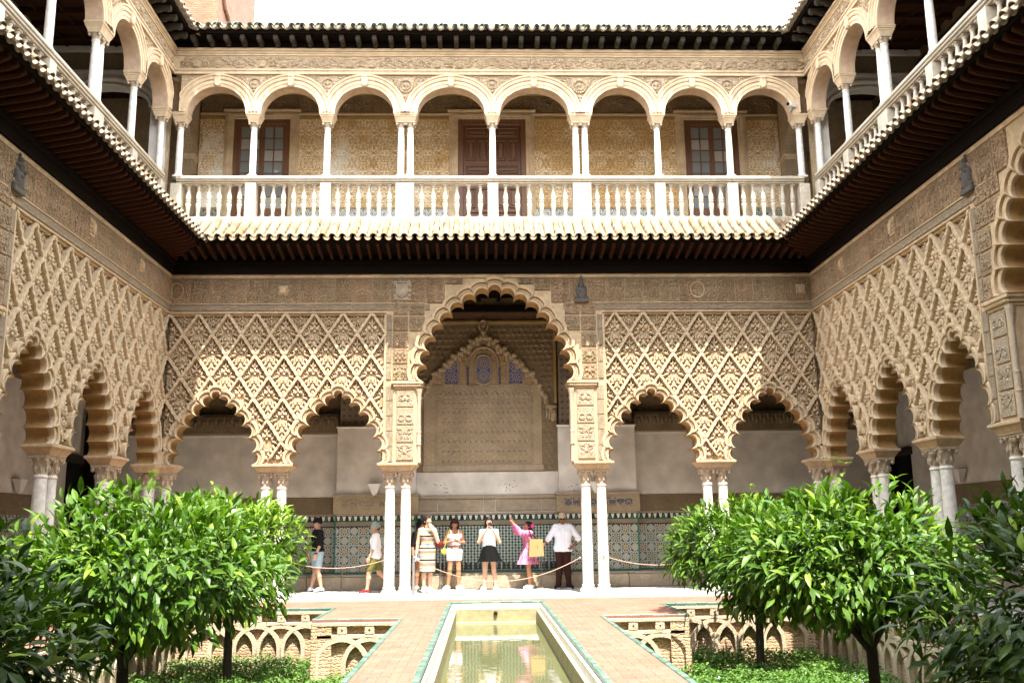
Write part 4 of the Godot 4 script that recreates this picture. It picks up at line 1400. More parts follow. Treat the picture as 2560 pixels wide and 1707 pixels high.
func back_walls() -> void:
	var t := thing("gallery_wall", "back wall of the front arcade with tiled dado and carved niche of blue windows", "wall")
	# far recesses, piers, centre
	for q in [[-11.0, -4.25, -3.2], [3.85, 11.0, -3.2]]:
		slab(t, "plaster", "plaster", Vector3(q[0], 0, q[2] - 0.3), Vector3(q[1], 4.12, q[2]))
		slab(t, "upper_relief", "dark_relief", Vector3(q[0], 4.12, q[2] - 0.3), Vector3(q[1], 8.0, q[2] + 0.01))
		slab(t, "ledge", "dark_relief", Vector3(q[0], 4.12, q[2]), Vector3(q[1], 4.62, q[2] + 0.13), 0.02)
		slab(t, "ledge", "plaster", Vector3(q[0], 4.06, q[2]), Vector3(q[1], 4.12, q[2] + 0.05), 0.01)
		slab(t, "ledge", "bracket_wood", Vector3(q[0], 4.62, q[2]), Vector3(q[1], 4.68, q[2] + 0.17), 0.01)
		slab(t, "stone_band", "dark_relief", Vector3(q[0], 1.95, q[2]), Vector3(q[1], 2.4, q[2] + 0.03), 0.01)
		dado(t, "star_tile", q[0], q[1], q[2])
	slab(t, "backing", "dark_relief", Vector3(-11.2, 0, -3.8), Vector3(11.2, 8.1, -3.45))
	var hang := MB.new()
	for k in 60:
		var x := -10.8 + 0.11 * k
		if k >= 60: break
		for s in [0.0, 14.6]: hang.ball(Vector3(x + s, 4.42 + 0.08 * (k % 2), -3.06), Vector3(0.045, 0.11, 0.05), 6, 4)
	stuff(part("stalactite_carving", hang, M.dark_relief, t))
	for q in [[-4.25, -2.12], [1.74, 3.85]]:
		slab(t, "pier_plaster", "plaster", Vector3(q[0], 0, -3.3), Vector3(q[1], 4.24, -2.85))
		slab(t, "ledge", "white_paint", Vector3(q[0] - 0.03, 4.24, -3.3), Vector3(q[1] + 0.03, 4.29, -2.8), 0.01)
		slab(t, "upper_relief", "niche_field", Vector3(q[0] + 0.05, 4.29, -3.3), Vector3(q[1] - 0.05, 6.4, -2.95))
		var inlay := MB.new()
		for j in 12:
			for i in 12: inlay.box(Vector3(q[0] + 0.14 + i * (q[1] - q[0] - 0.28) / 11.0, 4.42 + j * 0.17, -2.945), Vector3(0.07, 0.07, 0.02), 0.004, Basis(Vector3(0, 0, 1), PI / 4))
		stuff(part("blue_inlay", inlay, M.fresco_blue, t))
		slab(t, "upper_relief", "niche_field", Vector3(q[0] + 0.05, 6.4, -3.3), Vector3(q[1] - 0.05, 8.0, -2.96))
		slab(t, "stone_band", "niche_panel", Vector3(q[0] - 0.07, 1.95, -3.2), Vector3(q[1] + 0.07, 2.45, -2.79), 0.015)
		slab(t, "stone_band", "bench_stone", Vector3(q[0] - 0.1, 2.4, -3.2), Vector3(q[1] + 0.1, 2.47, -2.75), 0.012)
		for c in [0.27, 0.73]:
			var b := MB.new()
			var x: float = lerpf(q[0], q[1], c)
			b.extrude(PackedVector2Array([Vector2(x - 0.42, 2.06), Vector2(x + 0.42, 2.06), Vector2(x + 0.48, 2.12), Vector2(x + 0.48, 2.28), Vector2(x + 0.42, 2.34), Vector2(x - 0.42, 2.34), Vector2(x - 0.48, 2.28), Vector2(x - 0.48, 2.12)]), -2.79, -2.775)
			var let := MB.new()
			for k in 4: ornament(let, Vector3(x - 0.33 + 0.22 * k, 2.2, -2.775), 0.22, 0.24, 60 + k, 0.012)
			part("cartouche_carving", let, M.fresco_blue if q[0] > 0 else M.bench_stone, part("inscribed_cartouche", b, M.niche_panel, t))
		dado(t, "star_tile", q[0], q[1], -2.85)
		for e in q: slab(t, "tile_border", "green_trim", Vector3(e - 0.018, 0.41, -2.9), Vector3(e + 0.018, 1.9, -2.83), 0.006)
	dado(t, "net_tile", -2.12, 1.74, -3.05)
	var arcs := MB.new()
	for k in 30:
		var x := -2.05 + 0.127 * k
		arcs.extrude(arched(Vector2(x, 0.58), 0.042, 0.46, 0.07, 6), -3.04, -3.028, false)
	stuff(part("tile_arcade", arcs, M.ink_glaze, t))
	slab(t, "plaster", "plaster", Vector3(-2.12, 0, -3.3), Vector3(1.74, 3.04, -3.05))
	var rng := RandomNumberGenerator.new(); rng.seed = 12
	for c in [[-1.55, 2.72, 9], [-1.3, 2.62, 7], [0.32, 2.68, 5], [0.52, 2.7, 7], [2.1, 2.6, 4], [-2.9, 3.2, 4]]:
		var m := MB.new()
		for q in c[2]:
			var o := Vector2(c[0] + rng.randfn() * 0.13, c[1] + rng.randfn() * 0.07)
			var p := PackedVector2Array()
			for i in 7: p.append(o + Vector2(cos(TAU * i / 7), sin(TAU * i / 7) * 0.8) * rng.randf_range(0.006, 0.028))
			plate(m, p, (-2.847 if absf(c[0]) > 1.9 else -3.047), 1.0)
		stuff(part("scuff_mark", m, M.dark_stone, t))
	var blocks := [[-2.1, -1.55], [-1.53, -0.32], [-0.3, 0.02], [0.04, 1.25], [1.27, 1.72]]
	for q in blocks: slab(t, "stone_block", "bench_stone", Vector3(q[0], 1.99, -3.1), Vector3(q[1], 2.31, -3.02), 0.012)
	slab(t, "stone_band", "bench_stone", Vector3(-2.12, 2.32, -3.1), Vector3(1.74, 2.43, -3.0), 0.012)
	# the bench along the foot of the wall
	var x := -11.0
	var k := 0
	while x < 11.0:
		var w: float = [1.28, 0.9, 1.55, 1.1][k % 4]
		slab(t, "bench_block", "bench_stone", Vector3(x + 0.006, 0.0, -3.3), Vector3(minf(x + w, 11) - 0.006, 0.33 + 0.004 * (k % 3), -2.36), 0.015)
		slab(t, "bench_top", "bench_stone", Vector3(x + 0.004, 0.335 + 0.004 * (k % 3), -3.3), Vector3(minf(x + w, 11) - 0.004, 0.385, -2.4 - 0.01 * (k % 2)), 0.012)
		x += w
		k += 1
	# carved niche
	var z := -3.05
	slab(t, "niche_field", "niche_field", Vector3(-2.12, 3.04, z - 0.25), Vector3(1.74, 7.17, z))
	slab(t, "niche_jamb", "niche_panel", Vector3(-1.93, 3.1, z), Vector3(-1.62, 5.45, z + 0.04), 0.01)
	slab(t, "niche_jamb", "niche_panel", Vector3(1.08, 3.1, z), Vector3(1.32, 5.45, z + 0.04), 0.01)
	slab(t, "niche_sill", "bench_stone", Vector3(-1.95, 3.06, z), Vector3(1.36, 3.24, z + 0.05), 0.015)
	slab(t, "niche_panel", "niche_panel", Vector3(-1.56, 3.3, z), Vector3(1.02, 4.95, z + 0.03), 0.01)
	slab(t, "niche_panel", "panel_stone", Vector3(-1.56, 5.03, z), Vector3(1.02, 5.38, z + 0.035), 0.01)
	for q in [[-1.62, 3.24, 1.08, 3.3], [-1.62, 4.95, 1.08, 5.03], [-1.62, 5.38, 1.08, 5.43], [-1.62, 3.3, -1.56, 5.38], [1.02, 3.3, 1.08, 5.38]]:
		slab(t, "niche_border", "panel_stone", Vector3(q[0], q[1], z), Vector3(q[2], q[3], z + 0.045), 0.006)
	var stars := MB.new()
	for j in 12:
		for i in 17:
			var c := Vector3(-1.47 + i * 0.15 + (0.075 if j % 2 else 0.0), 3.39 + j * 0.134, z + 0.028)
			if c.x > 0.98: continue
			stars.box(c, Vector3(0.085, 0.085, 0.05), 0.008, Basis(Vector3(0, 0, 1), PI / 4))
			stars.box(c, Vector3(0.08, 0.08, 0.056), 0.008)
	stuff(part("star_carving", stars, M.niche_panel, t))
	var dots := MB.new()
	for q in 130: dots.box(Vector3(-1.395 + (q % 16) * 0.15, 3.39 + (q / 16) * 0.268 - 0.06, z + 0.034), Vector3(0.035, 0.03, 0.012), 0.0, Basis(Vector3(0, 0, 1), PI / 4))
	stuff(part("blue_inlay", dots, M.fresco_blue, t))
	var scales := MB.new()
	for j in 26:
		for i in 24:
			var c := Vector3(-2.08 + i * 0.165 + (0.082 if j % 2 else 0.0), 3.15 + j * 0.155, z)
			if c.x > 1.68 or (absf(c.x + 0.28) < 1.62 and c.y < 6.0 - 0.0) : continue
			scales.dome(c, 0.06, 0.055, 0.04, 0.0, 6)
	stuff(part("scale_carving", scales, M.niche_field, t))
	var trif := MB.new()
	for i in 9:
		var cx := -1.4 + i * 0.285
		for q in [[0, 0.13, 0.06, 0.07], [-0.06, 0.06, 0.055, 0.05], [0.06, 0.06, 0.055, 0.05]]: trif.dome(Vector3(cx + q[0], 5.08 + q[1], z + 0.033), q[2], q[3], 0.03)
	stuff(part("trefoil_carving", trif, M.panel_stone, t))
	var side := [[0.0, 6.93], [0.16, 6.74], [0.36, 6.68], [0.4, 6.53], [0.6, 6.46], [0.66, 6.33], [0.86, 6.26], [0.94, 6.1], [1.08, 6.02], [1.2, 5.86], [1.38, 5.76], [1.55, 5.42], [1.72, 5.1], [1.84, 4.8], [1.9, 4.62]]
	var cx := -0.28
	var out := PackedVector2Array()
	for q in range(side.size() - 1, -1, -1): out.append(Vector2(cx - side[q][0], side[q][1]))
	for q in range(1, side.size()): out.append(Vector2(cx + side[q][0], side[q][1]))
	var arch := MB.new()
	for q in out.size():
		var p: Vector2 = out[q]
		if p.x < -2.1 or p.x > 1.72: continue
		arch.ball(Vector3(p.x, p.y, z + 0.05), Vector3(0.085, 0.085, 0.09), 9, 6)
		arch.box(Vector3(p.x, p.y - 0.12, z + 0.04), Vector3(0.1, 0.2, 0.1), 0.02)
		if q < out.size() - 1:
			var m := (p + out[q + 1]) * 0.5
			arch.ball(Vector3(m.x, m.y - 0.06, z + 0.04), Vector3(0.07, 0.1, 0.08), 8, 5)
	part("stalactite_arch", arch, M.niche_panel, t)
	var tym := PackedVector2Array()
	for p in out:
		if p.y > 5.4: tym.append(Vector2(clampf(p.x, -2.1, 1.7), p.y - 0.1))
	tym.append(Vector2(1.15, 5.44)); tym.insert(0, Vector2(-1.7, 5.44))
	var tm := MB.new()
	tm.extrude(tym, z, z + 0.02, false)
	part("tympanum", tm, M.recess_stone, t)
	for c in [[-1.175, 0.2, 5.45, 6.0], [-0.28, 0.215, 5.66, 6.06], [0.61, 0.2, 5.45, 6.0]]:
		var mid: bool = c[0] > -0.5 and c[0] < 0
		var pane := MB.new()
		var poly := arched(Vector2(c[0], c[3]), c[1], c[2], c[1])
		if mid:
			poly = PackedVector2Array()
			for q in 28:
				var a := TAU * q / 28
				poly.append(Vector2(c[0] + cos(a) * c[1], (c[3] if sin(a) >= 0 else c[2]) + sin(a) * c[1]))
		pane.extrude(poly, z + 0.01, z + 0.03, false)
		var o := part("window", pane, M.blue_pane, t)
		var fr := MB.new()
		var path := PackedVector3Array()
		for p in poly: path.append(Vector3(p.x, p.y, z + 0.04))
		path.append(path[0])
		fr.tube(path, 0.035, 6, false)
		part("window_frame", fr, M.panel_stone, o)
		var tr := MB.new()
		for yy in ([5.67, 6.02] if mid else [5.65, 6.0]): rosette(tr, Vector3(c[0], yy, z + 0.036), 0.175, 12 if mid else 8)
		part("tracery", tr, M.lead_tracery, o)
	for c in [-0.72, 0.16]:
		var b := MB.new()
		b.lathe([[0.04, 5.44], [0.03, 5.5], [0.03, 5.85], [0.05, 5.92]], 8, Vector3(c, 0, z + 0.05))
		part("colonnette", b, M.fresco_blue, t)
	var hood := MB.new()
	var hp := PackedVector3Array()
	for q in 17:
		var g := PI - PI * q / 16.0
		hp.append(Vector3(cx + cos(g) * 0.42, 5.95 + pow(sin(g), 0.9) * 0.55, z + 0.05))
	hood.tube(hp, 0.035, 6)
	part("hood_mould", hood, M.panel_stone, t)
	slab(t, "gilt_band", "gilt", Vector3(-2.12, 7.17, -3.3), Vector3(1.74, 7.25, -2.98), 0.01)
	slab(t, "red_frieze", "red_frieze", Vector3(-2.12, 7.25, -3.3), Vector3(1.74, 7.5, -3.02))
	slab(t, "ceiling_beam", "wood", Vector3(-11, 7.5, -3.3), Vector3(11, 7.66, -2.9), 0.01)
	slab(t, "ceiling_frieze", "dark_relief", Vector3(-11, 7.66, -3.3), Vector3(11, 7.9, -3.0))
	slab(t, "gilt_band", "gilt", Vector3(1.66, 4.9, -3.1), Vector3(1.74, 7.17, -2.94), 0.01)
	var corb := MB.new()
	corb.span(Vector3(1.42, 4.76, z), Vector3(1.72, 4.84, -2.88), 0.01)
	for q in 4: corb.ball(Vector3(1.46 + 0.075 * q, 4.64 - 0.06 * (q % 2), z + 0.07), Vector3(0.045, 0.14, 0.07), 7, 5)
	part("corbel", corb, M.niche_panel, t)
	var ro := MB.new()
	var rp := PackedVector3Array()
	for q in 21: rp.append(Vector3(cx + cos(TAU * q / 20) * 0.12, 7.1 + sin(TAU * q / 20) * 0.15, z + 0.07))
	ro.tube(rp, 0.03, 6, false)
	ro.dome(Vector3(cx, 7.1, z + 0.0), 0.09, 0.11, 0.09)
	part("rosette", ro, M.niche_panel, t)
	# the long sides: plaster over a dark dado, with a doorway
	for s in [-1.0, 1.0]:
		var w := thing("gallery_wall", "shaded plaster wall behind the left arcade" if s < 0 else "shaded plaster wall behind the right arcade", "wall")
		slab(w, "plaster", "plaster", Vector3(s * 10.9, 0, -3.2), Vector3(s * 11.2, 5.0, 25.2))
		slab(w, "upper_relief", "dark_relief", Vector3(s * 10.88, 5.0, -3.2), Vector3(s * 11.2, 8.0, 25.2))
		slab(w, "stone_band", "dark_relief", Vector3(s * 10.86, 1.95, -0.2), Vector3(s * 10.95, 2.42, 25.0), 0.01)
		slab(w, "tile_field", "star_tile", Vector3(s * 10.87, 0, -0.2), Vector3(s * 10.95, 1.95, 25.0))
		slab(w, "bench", "bench_stone", Vector3(s * 10.5, 0, 0.5), Vector3(s * 10.9, 0.38, 21.0), 0.015)
		slab(w, "doorway", "black_paint", Vector3(s * 10.84, 0, -2.4), Vector3(s * 10.95, 3.3, -1.6))
		slab(w, "door_leaf", "wood", Vector3(s * 10.8, 0, -2.45), Vector3(s * 10.5, 4.7, -2.3), 0.01)
		slab(w, "door_frame", "bracket_wood", Vector3(s * 10.75, 3.3, -2.5), Vector3(s * 10.95, 3.5, -1.5), 0.01)
		slab(w, "door_leaf", "wood", Vector3(s * 10.85, 0, 3.6), Vector3(s * 10.78, 4.2, 5.0), 0.01)
	# ceilings over the lower galleries
	var c := MB.new()
	c.span(Vector3(-11.2, 7.95, -3.3), Vector3(11.2, 8.15, -0.45))
	for s in [-1.0, 1.0]: c.span(Vector3(s * 8.45, 7.95, -0.45), Vector3(s * 11.2, 8.15, 25.2))
	var n := MB.new()
	for i in 40: n.span(Vector3(-10.9 + 0.55 * i, 7.8, -3.0), Vector3(-10.8 + 0.55 * i, 7.95, -0.5))
	var o := single("gallery_ceiling", c, M.wood, "dark timber ceiling over the lower galleries", "ceiling")
	part("ceiling_beam", n, M.wood, o)

# ------------------------------------------------------------------ behind the upper gallery
func casement(t: Node3D, x0: float, x1: float, y0: float, y1: float, z: float) -> void:
	var f := MB.new()
	f.span(Vector3(x0, y0, z - 0.05), Vector3(x0 + 0.13, y1, z + 0.06), 0.01); f.span(Vector3(x1 - 0.13, y0, z - 0.05), Vector3(x1, y1, z + 0.06), 0.01)
	f.span(Vector3(x0 + 0.13, y1 - 0.14, z - 0.05), Vector3(x1 - 0.13, y1, z + 0.055), 0.01); f.span(Vector3(x0 + 0.13, y0, z - 0.05), Vector3(x1 - 0.13, y0 + 0.25, z + 0.055), 0.01)
	var o := part("window_frame", f, M.door_wood, t)
	var mid := (x0 + x1) * 0.5
	for s in 2:
		var a := x0 + 0.13 if s == 0 else mid
		var b := mid if s == 0 else x1 - 0.13
		var l := MB.new()
		var lo := y0 + 0.25
		var hi := y1 - 0.14
		l.span(Vector3(a, lo, z), Vector3(a + 0.075, hi, z + 0.045), 0.008); l.span(Vector3(b - 0.075, lo, z), Vector3(b, hi, z + 0.045), 0.008)
		l.span(Vector3(a + 0.075, hi - 0.08, z), Vector3(b - 0.075, hi, z + 0.042)); l.span(Vector3(a + 0.075, lo, z), Vector3(b - 0.075, lo + 0.1, z + 0.042))
		l.span(Vector3((a + b) / 2 - 0.015, lo + 0.1, z), Vector3((a + b) / 2 + 0.015, hi - 0.08, z + 0.035))
		for k in range(1, 7):
			var y := lerpf(lo + 0.1, hi - 0.08, k / 7.0)
			for q in [[a + 0.075, (a + b) / 2 - 0.015], [(a + b) / 2 + 0.015, b - 0.075]]: l.span(Vector3(q[0], y - 0.014, z), Vector3(q[1], y + 0.014, z + 0.033))
		part("sash", l, M.door_wood, o)
		for k in 7:
			for q in [[a + 0.075, (a + b) / 2 - 0.015], [(a + b) / 2 + 0.015, b - 0.075]]:
				var p := MB.new()
				p.box(Vector3((q[0] + q[1]) / 2, lerpf(lo + 0.1, hi - 0.08, (k + 0.5) / 7.0), z + 0.01), Vector3(q[1] - q[0], (hi - lo - 0.18) / 7.0, 0.006), 0.0, Basis(Vector3(0.6, 1, 0).normalized(), 0.012 * ((k * 7 + s * 3) % 5 - 2)))
				part("pane", p, M.glass if (k + s) % 4 != 1 else M.curtain, o)

func surround(t: Node3D, x0: float, x1: float, y0: float, y1: float, z: float) -> void:
	var b := MB.new()
	for q in [[0.26, 0.05], [0.19, 0.09], [0.1, 0.06]]:
		b.span(Vector3(x0 - q[0], y0, z), Vector3(x0 - q[0] + 0.1, y1 + q[0] * 0.8, z + q[1]), 0.01)
		b.span(Vector3(x1 + q[0] - 0.1, y0, z), Vector3(x1 + q[0], y1 + q[0] * 0.8, z + q[1]), 0.01)
		b.span(Vector3(x0 - q[0] + 0.1, y1 + q[0] * 0.8 - 0.08, z), Vector3(x1 + q[0] - 0.1, y1 + q[0] * 0.8, z + q[1] - 0.003), 0.01)
	b.span(Vector3(x0 - 0.3, y1 + 0.21, z), Vector3(x1 + 0.3, y1 + 0.27, z + 0.14), 0.012)
	part("surround", b, M.gilt if false else M.pale_stone, t)

func upper_walls() -> void:
	var t := thing("gallery_wall", "worn stencilled wall behind the sunlit upper gallery with wooden door and windows", "wall")
	var z := -2.8
	for q in [[-8.4, -7.42], [-5.81, -0.98], [0.98, 5.62], [7.2, 8.4]]:
		var b := MB.new()
		b.span(Vector3(q[0], -0.84, z - 0.25), Vector3(q[1], 3.32, z))
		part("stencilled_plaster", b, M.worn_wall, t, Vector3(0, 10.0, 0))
		slab(t, "tile_band", "star_tile", Vector3(q[0], 9.3, z), Vector3(q[1], 10.46, z + 0.012))
		slab(t, "moulding", "gilt", Vector3(q[0], 10.46, z), Vector3(q[1], 10.52, z + 0.03), 0.006)
	for q in [[-7.42, -5.81, 13.19], [-0.98, 0.98, 13.19], [5.62, 7.2, 13.19]]:
		slab(t, "lintel", "stone", Vector3(q[0], q[2], z - 0.25), Vector3(q[1], 13.4, z - 0.02))
	slab(t, "moulding", "pale_stone", Vector3(-8.4, 13.31, z - 0.2), Vector3(8.4, 13.37, z + 0.07), 0.01)
	slab(t, "moulding", "gilt", Vector3(-8.4, 13.2, z - 0.01), Vector3(8.4, 13.31, z + 0.03), 0.006)
	var x := -8.4
	var k := 0
	while x < 8.4:
		var fp := MB.new()
		fp.span(Vector3(x + 0.005, 13.38, z - 0.2), Vector3(minf(x + 0.93, 8.4) - 0.005, 13.92, z + 0.02), 0.01)
		for q in 3: ornament(fp, Vector3(x + 0.16 + 0.3 * q, 13.64, z + 0.02), 0.3, 0.46, 500 + (k * 3 + q) % 7, 0.04)
		part("frieze_panel", fp, M.brown_relief, t)
		x += 0.93
		k += 1
	slab(t, "backing", "stone", Vector3(-11.4, 9.0, -3.4), Vector3(11.4, 14.0, -3.06))
	casement(t, -7.42, -5.81, 10.15, 13.19, z - 0.06)
	casement(t, 5.62, 7.2, 10.15, 13.19, z - 0.06)
	surround(t, -7.42, -5.81, 9.3, 13.19, z)
	surround(t, 5.62, 7.2, 9.3, 13.19, z)
	surround(t, -0.98, 0.98, 9.3, 13.19, z)
	# the double door
	var f := MB.new()
	f.span(Vector3(-0.98, 9.3, z - 0.1), Vector3(-0.83, 13.19, z + 0.05), 0.012); f.span(Vector3(0.83, 9.3, z - 0.1), Vector3(0.98, 13.19, z + 0.05), 0.012)
	f.span(Vector3(-0.83, 13.02, z - 0.1), Vector3(0.83, 13.19, z + 0.045), 0.012)
	part("door_frame", f, M.door_wood, t)
	for s in [-1.0, 1.0]:
		var b := MB.new()
		b.span(Vector3(s * 0.006, 9.3, z - 0.12), Vector3(s * 0.83, 13.02, z - 0.03))
		var o := part("door", b, M.door_wood, t)
		for q in [[0.1, 0.75, 12.68, 12.95], [0.1, 0.4, 11.93, 12.56], [0.47, 0.75, 11.93, 12.56], [0.1, 0.75, 11.55, 11.8], [0.1, 0.75, 11.2, 11.45], [0.1, 0.4, 10.5, 11.1], [0.47, 0.75, 10.5, 11.1], [0.1, 0.75, 10.1, 10.4]]:
			var p := MB.new()
			p.span(Vector3(s * q[0], q[2], z - 0.06), Vector3(s * q[1], q[2] + 0.04, z + 0.02), 0.012); p.span(Vector3(s * q[0], q[3] - 0.04, z - 0.06), Vector3(s * q[1], q[3], z + 0.02), 0.012)
			p.span(Vector3(s * q[0], q[2] + 0.04, z - 0.06), Vector3(s * (q[0] + 0.04), q[3] - 0.04, z + 0.018), 0.012); p.span(Vector3(s * (q[1] - 0.04), q[2] + 0.04, z - 0.06), Vector3(s * q[1], q[3] - 0.04, z + 0.018), 0.012)
			p.span(Vector3(s * (q[0] + 0.075), q[2] + 0.075, z - 0.06), Vector3(s * (q[1] - 0.075), q[3] - 0.075, z + 0.005), 0.03)
			part("door_panel", p, M.door_wood, o)
	# cross arches at the corners, seen through the end bays
	for s in [-1.0, 1.0]:
		var c := MB.new()
		var poly := arched(Vector2(-1.45, 11.95), 0.98, 9.2, 0.75)
		var ring := PackedVector2Array()
		for p in poly: ring.append(p)
		var wallp := PackedVector2Array([Vector2(-0.4, 9.2), Vector2(-0.47, 9.2)])
		for q in range(poly.size() - 1, 1, -1): wallp.append(poly[q])
		wallp.append_array(PackedVector2Array([Vector2(-2.43, 9.2), Vector2(-2.8, 9.2), Vector2(-2.8, 13.9), Vector2(-0.4, 13.9)]))
		c.extrude(wallp, -0.2, 0.2)
		var o := part("cross_arch", c, M.pale_relief, t, Vector3(s * 8.62, 0, 0))
		o.rotation.y = -PI / 2      # its own x runs along the depth
		var cap := MB.new()
		cap.box(Vector3(s * 8.62, 11.93, -2.6), Vector3(0.5, 0.09, 0.5), 0.012)
		cap.box(Vector3(s * 8.62, 11.85, -2.6), Vector3(0.45, 0.07, 0.45), 0.012)
		part("impost_moulding", cap, M.pale_stone, t)
		var e := MB.new()
		var p2 := arched(Vector2(s * 9.95, 12.25), 1.15, 9.2, 0.62)
		var w2 := PackedVector2Array([Vector2(s * 9.95 + 1.45, 9.2), Vector2(s * 9.95 + 1.15, 9.2)])
		for q in range(p2.size() - 1, 1, -1): w2.append(p2[q])
		w2.append_array(PackedVector2Array([Vector2(s * 9.95 - 1.15, 9.2), Vector2(s * 9.95 - 1.4, 9.2), Vector2(s * 9.95 - 1.4, 13.95), Vector2(s * 9.95 + 1.45, 13.95)]))
		e.extrude(w2, -0.42, -0.02)
		part("cross_arch", e, M.plaster, t)
		var m := MB.new()
		for q in [[1.15, 0.0, 0.05], [1.3, 0.0, 0.09]]:
			var r0 := PackedVector3Array()
			for g in 17:
				var a := PI - PI * g / 16.0
				r0.append(Vector3(s * 9.95 + cos(a) * q[0], 12.25 + sin(a) * (q[0] - 0.53), -0.01))
			m.tube(r0, q[2], 6)
		m.span(Vector3(s * 8.6, 13.15, -0.05), Vector3(s * 11.4, 13.25, 0.06), 0.01); m.span(Vector3(s * 8.6, 13.75, -0.05), Vector3(s * 11.4, 13.9, 0.1), 0.01)
		part("moulding", m, M.plaster, t)
		slab(t, "frieze_panel", "dark_relief", Vector3(s * 8.6, 13.25, -0.05), Vector3(s * 11.4, 13.75, 0.01))
		slab(t, "door", "black_paint", Vector3(s * 9.5, 9.2, -3.05), Vector3(s * 10.5, 12.1, -2.98))
		slab(t, "door_frame", "gilt", Vector3(s * 9.3, 9.2, -3.06), Vector3(s * 10.7, 12.3, -3.0), 0.01)
	for s in [-1.0, 1.0]:
		var w := thing("gallery_wall", "dim inner wall of the upper left gallery" if s < 0 else "dim inner wall of the upper right gallery", "wall")
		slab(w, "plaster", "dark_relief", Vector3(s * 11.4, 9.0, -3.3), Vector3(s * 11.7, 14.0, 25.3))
		slab(w, "moulding", "bracket_wood", Vector3(s * 11.3, 13.4, -0.0), Vector3(s * 11.45, 13.6, 25.0), 0.02)
		for q in [2.2, 6.6, 11.0]: slab(w, "door", "door_wood", Vector3(s * 11.36, 9.2, q), Vector3(s * 11.45, 12.0, q + 1.5), 0.02)
	var c := MB.new()
	var fc := MB.new()
	fc.span(Vector3(-8.4, 13.93, -2.85), Vector3(8.4, 13.95, -0.38))
	c.span(Vector3(-11.6, 13.95, -3.3), Vector3(11.6, 14.03, -0.36))
	for s in [-1.0, 1.0]: c.span(Vector3(s * 8.64, 13.95, -0.36), Vector3(s * 11.6, 14.03, 25.2))
	var o := single("upper_ceiling", c, M.rafter_wood, "brown timber ceiling of the upper galleries, seen at the top corners", "ceiling")
	part("bounce_boards", fc, M.gilt, o)  # unseen paler sheet below the ceiling, added to bounce light onto the wall
	for s in [-1.0, 1.0]:
		for i in 20:
			var b := MB.new()
			b.span(Vector3(s * 8.66, 13.8, 0.5 + i * 0.62), Vector3(s * 11.4, 13.95, 0.6 + i * 0.62), 0.008)
			part("ceiling_beam", b, M.rafter_wood, o)
		for i in 4:
			var b := MB.new()
			b.span(Vector3(s * (9.1 + i * 0.62), 13.86, 0.1), Vector3(s * (9.17 + i * 0.62), 13.95, 13.0), 0.006)
			part("ceiling_batten", b, M.rafter_wood, o)
	var fl := MB.new()
	fl.span(Vector3(-11.5, 8.95, -3.2), Vector3(11.5, 9.2, -0.4))
	for s in [-1.0, 1.0]: fl.span(Vector3(s * 8.55, 8.95, -0.4), Vector3(s * 11.5, 9.2, 25.2))
	setting("upper_floor", fl, M.slab)
	var tw := MB.new()
	tw.span(Vector3(-14, 8, -10.7), Vector3(-9.04, 24, -6.0))
	var to := single("brick_tower", tw, M.tower_brick, "pale brick tower rising behind the roof at upper left", "tower")
	var rk := MB.new()
	rk.tube(PackedVector3Array([Vector3(-9.02, 19.6, -6.2), Vector3(-9.0, 19.0, -6.6), Vector3(-9.0, 18.7, -7.4), Vector3(-9.0, 18.5, -8.6), Vector3(-9.02, 18.4, -10.6)]), 0.09, 6)
	part("moulding", rk, M.tower_brick, to)

# ------------------------------------------------------------------ ground, pool, sunken beds
func bricks(parent: Node3D, x0: float, x1: float, z0: float, z1: float, y: float, single_from: float) -> void:
	var s := 0.122
	var meshes := []
	for k in 4:
		var b := MB.new()
		b.box(Vector3(s, -0.015, s * 0.5), Vector3(s * 2 - 0.0025, 0.03, s - 0.0025), 0.0015)
		meshes.append([b, b.mesh(M["brick_%d" % k])])
	var rest := [MB.new(), MB.new(), MB.new(), MB.new()]
	var rng := RandomNumberGenerator.new(); rng.seed = int(x0 * 31 + z0 * 7) + 99
	var nx := int(roundf((x1 - x0) / s))
	var nz := int(roundf((z1 - z0) / s))
	var fit := Vector3((x1 - x0) / (nx * s), 1.0, (z1 - z0) / (nz * s))
	for i in nx:
		for j in nz:
			var r := posmod(i - j, 4)
			if (r == 1 and i > 0) or (r == 2 and j > 0): continue
			var flat := r < 2           # lies along x; the other runs along z
			var cut := 1.0
			if r == 1 or r == 2 or (r == 0 and i + 1 >= nx) or (r == 3 and j + 1 >= nz): cut = 0.5
			var k := rng.randi_range(0, 3)
			var p := Vector3(x0 + i * s * fit.x, y + rng.randf_range(-0.001, 0.001), z0 + j * s * fit.z)
			var bs := Basis.from_euler(Vector3(rng.randf_range(-0.005, 0.005), 0.0, rng.randf_range(-0.005, 0.005))) * Basis.from_scale(fit)
			if not flat:
				bs = bs * Basis(Vector3.UP, -PI / 2)
				p.x += s * fit.x
			bs = bs * Basis.from_scale(Vector3(cut, 1, 1))
			if p.z > single_from:
				var o := part("brick", meshes[k][1], null, parent, p)
				o.basis = bs
			else:
				add_copy(rest[k], meshes[k][0], bs, p)
	for k in 4:
		if rest[k].v.size(): stuff(part("brickwork", rest[k], M["brick_%d" % k], parent))

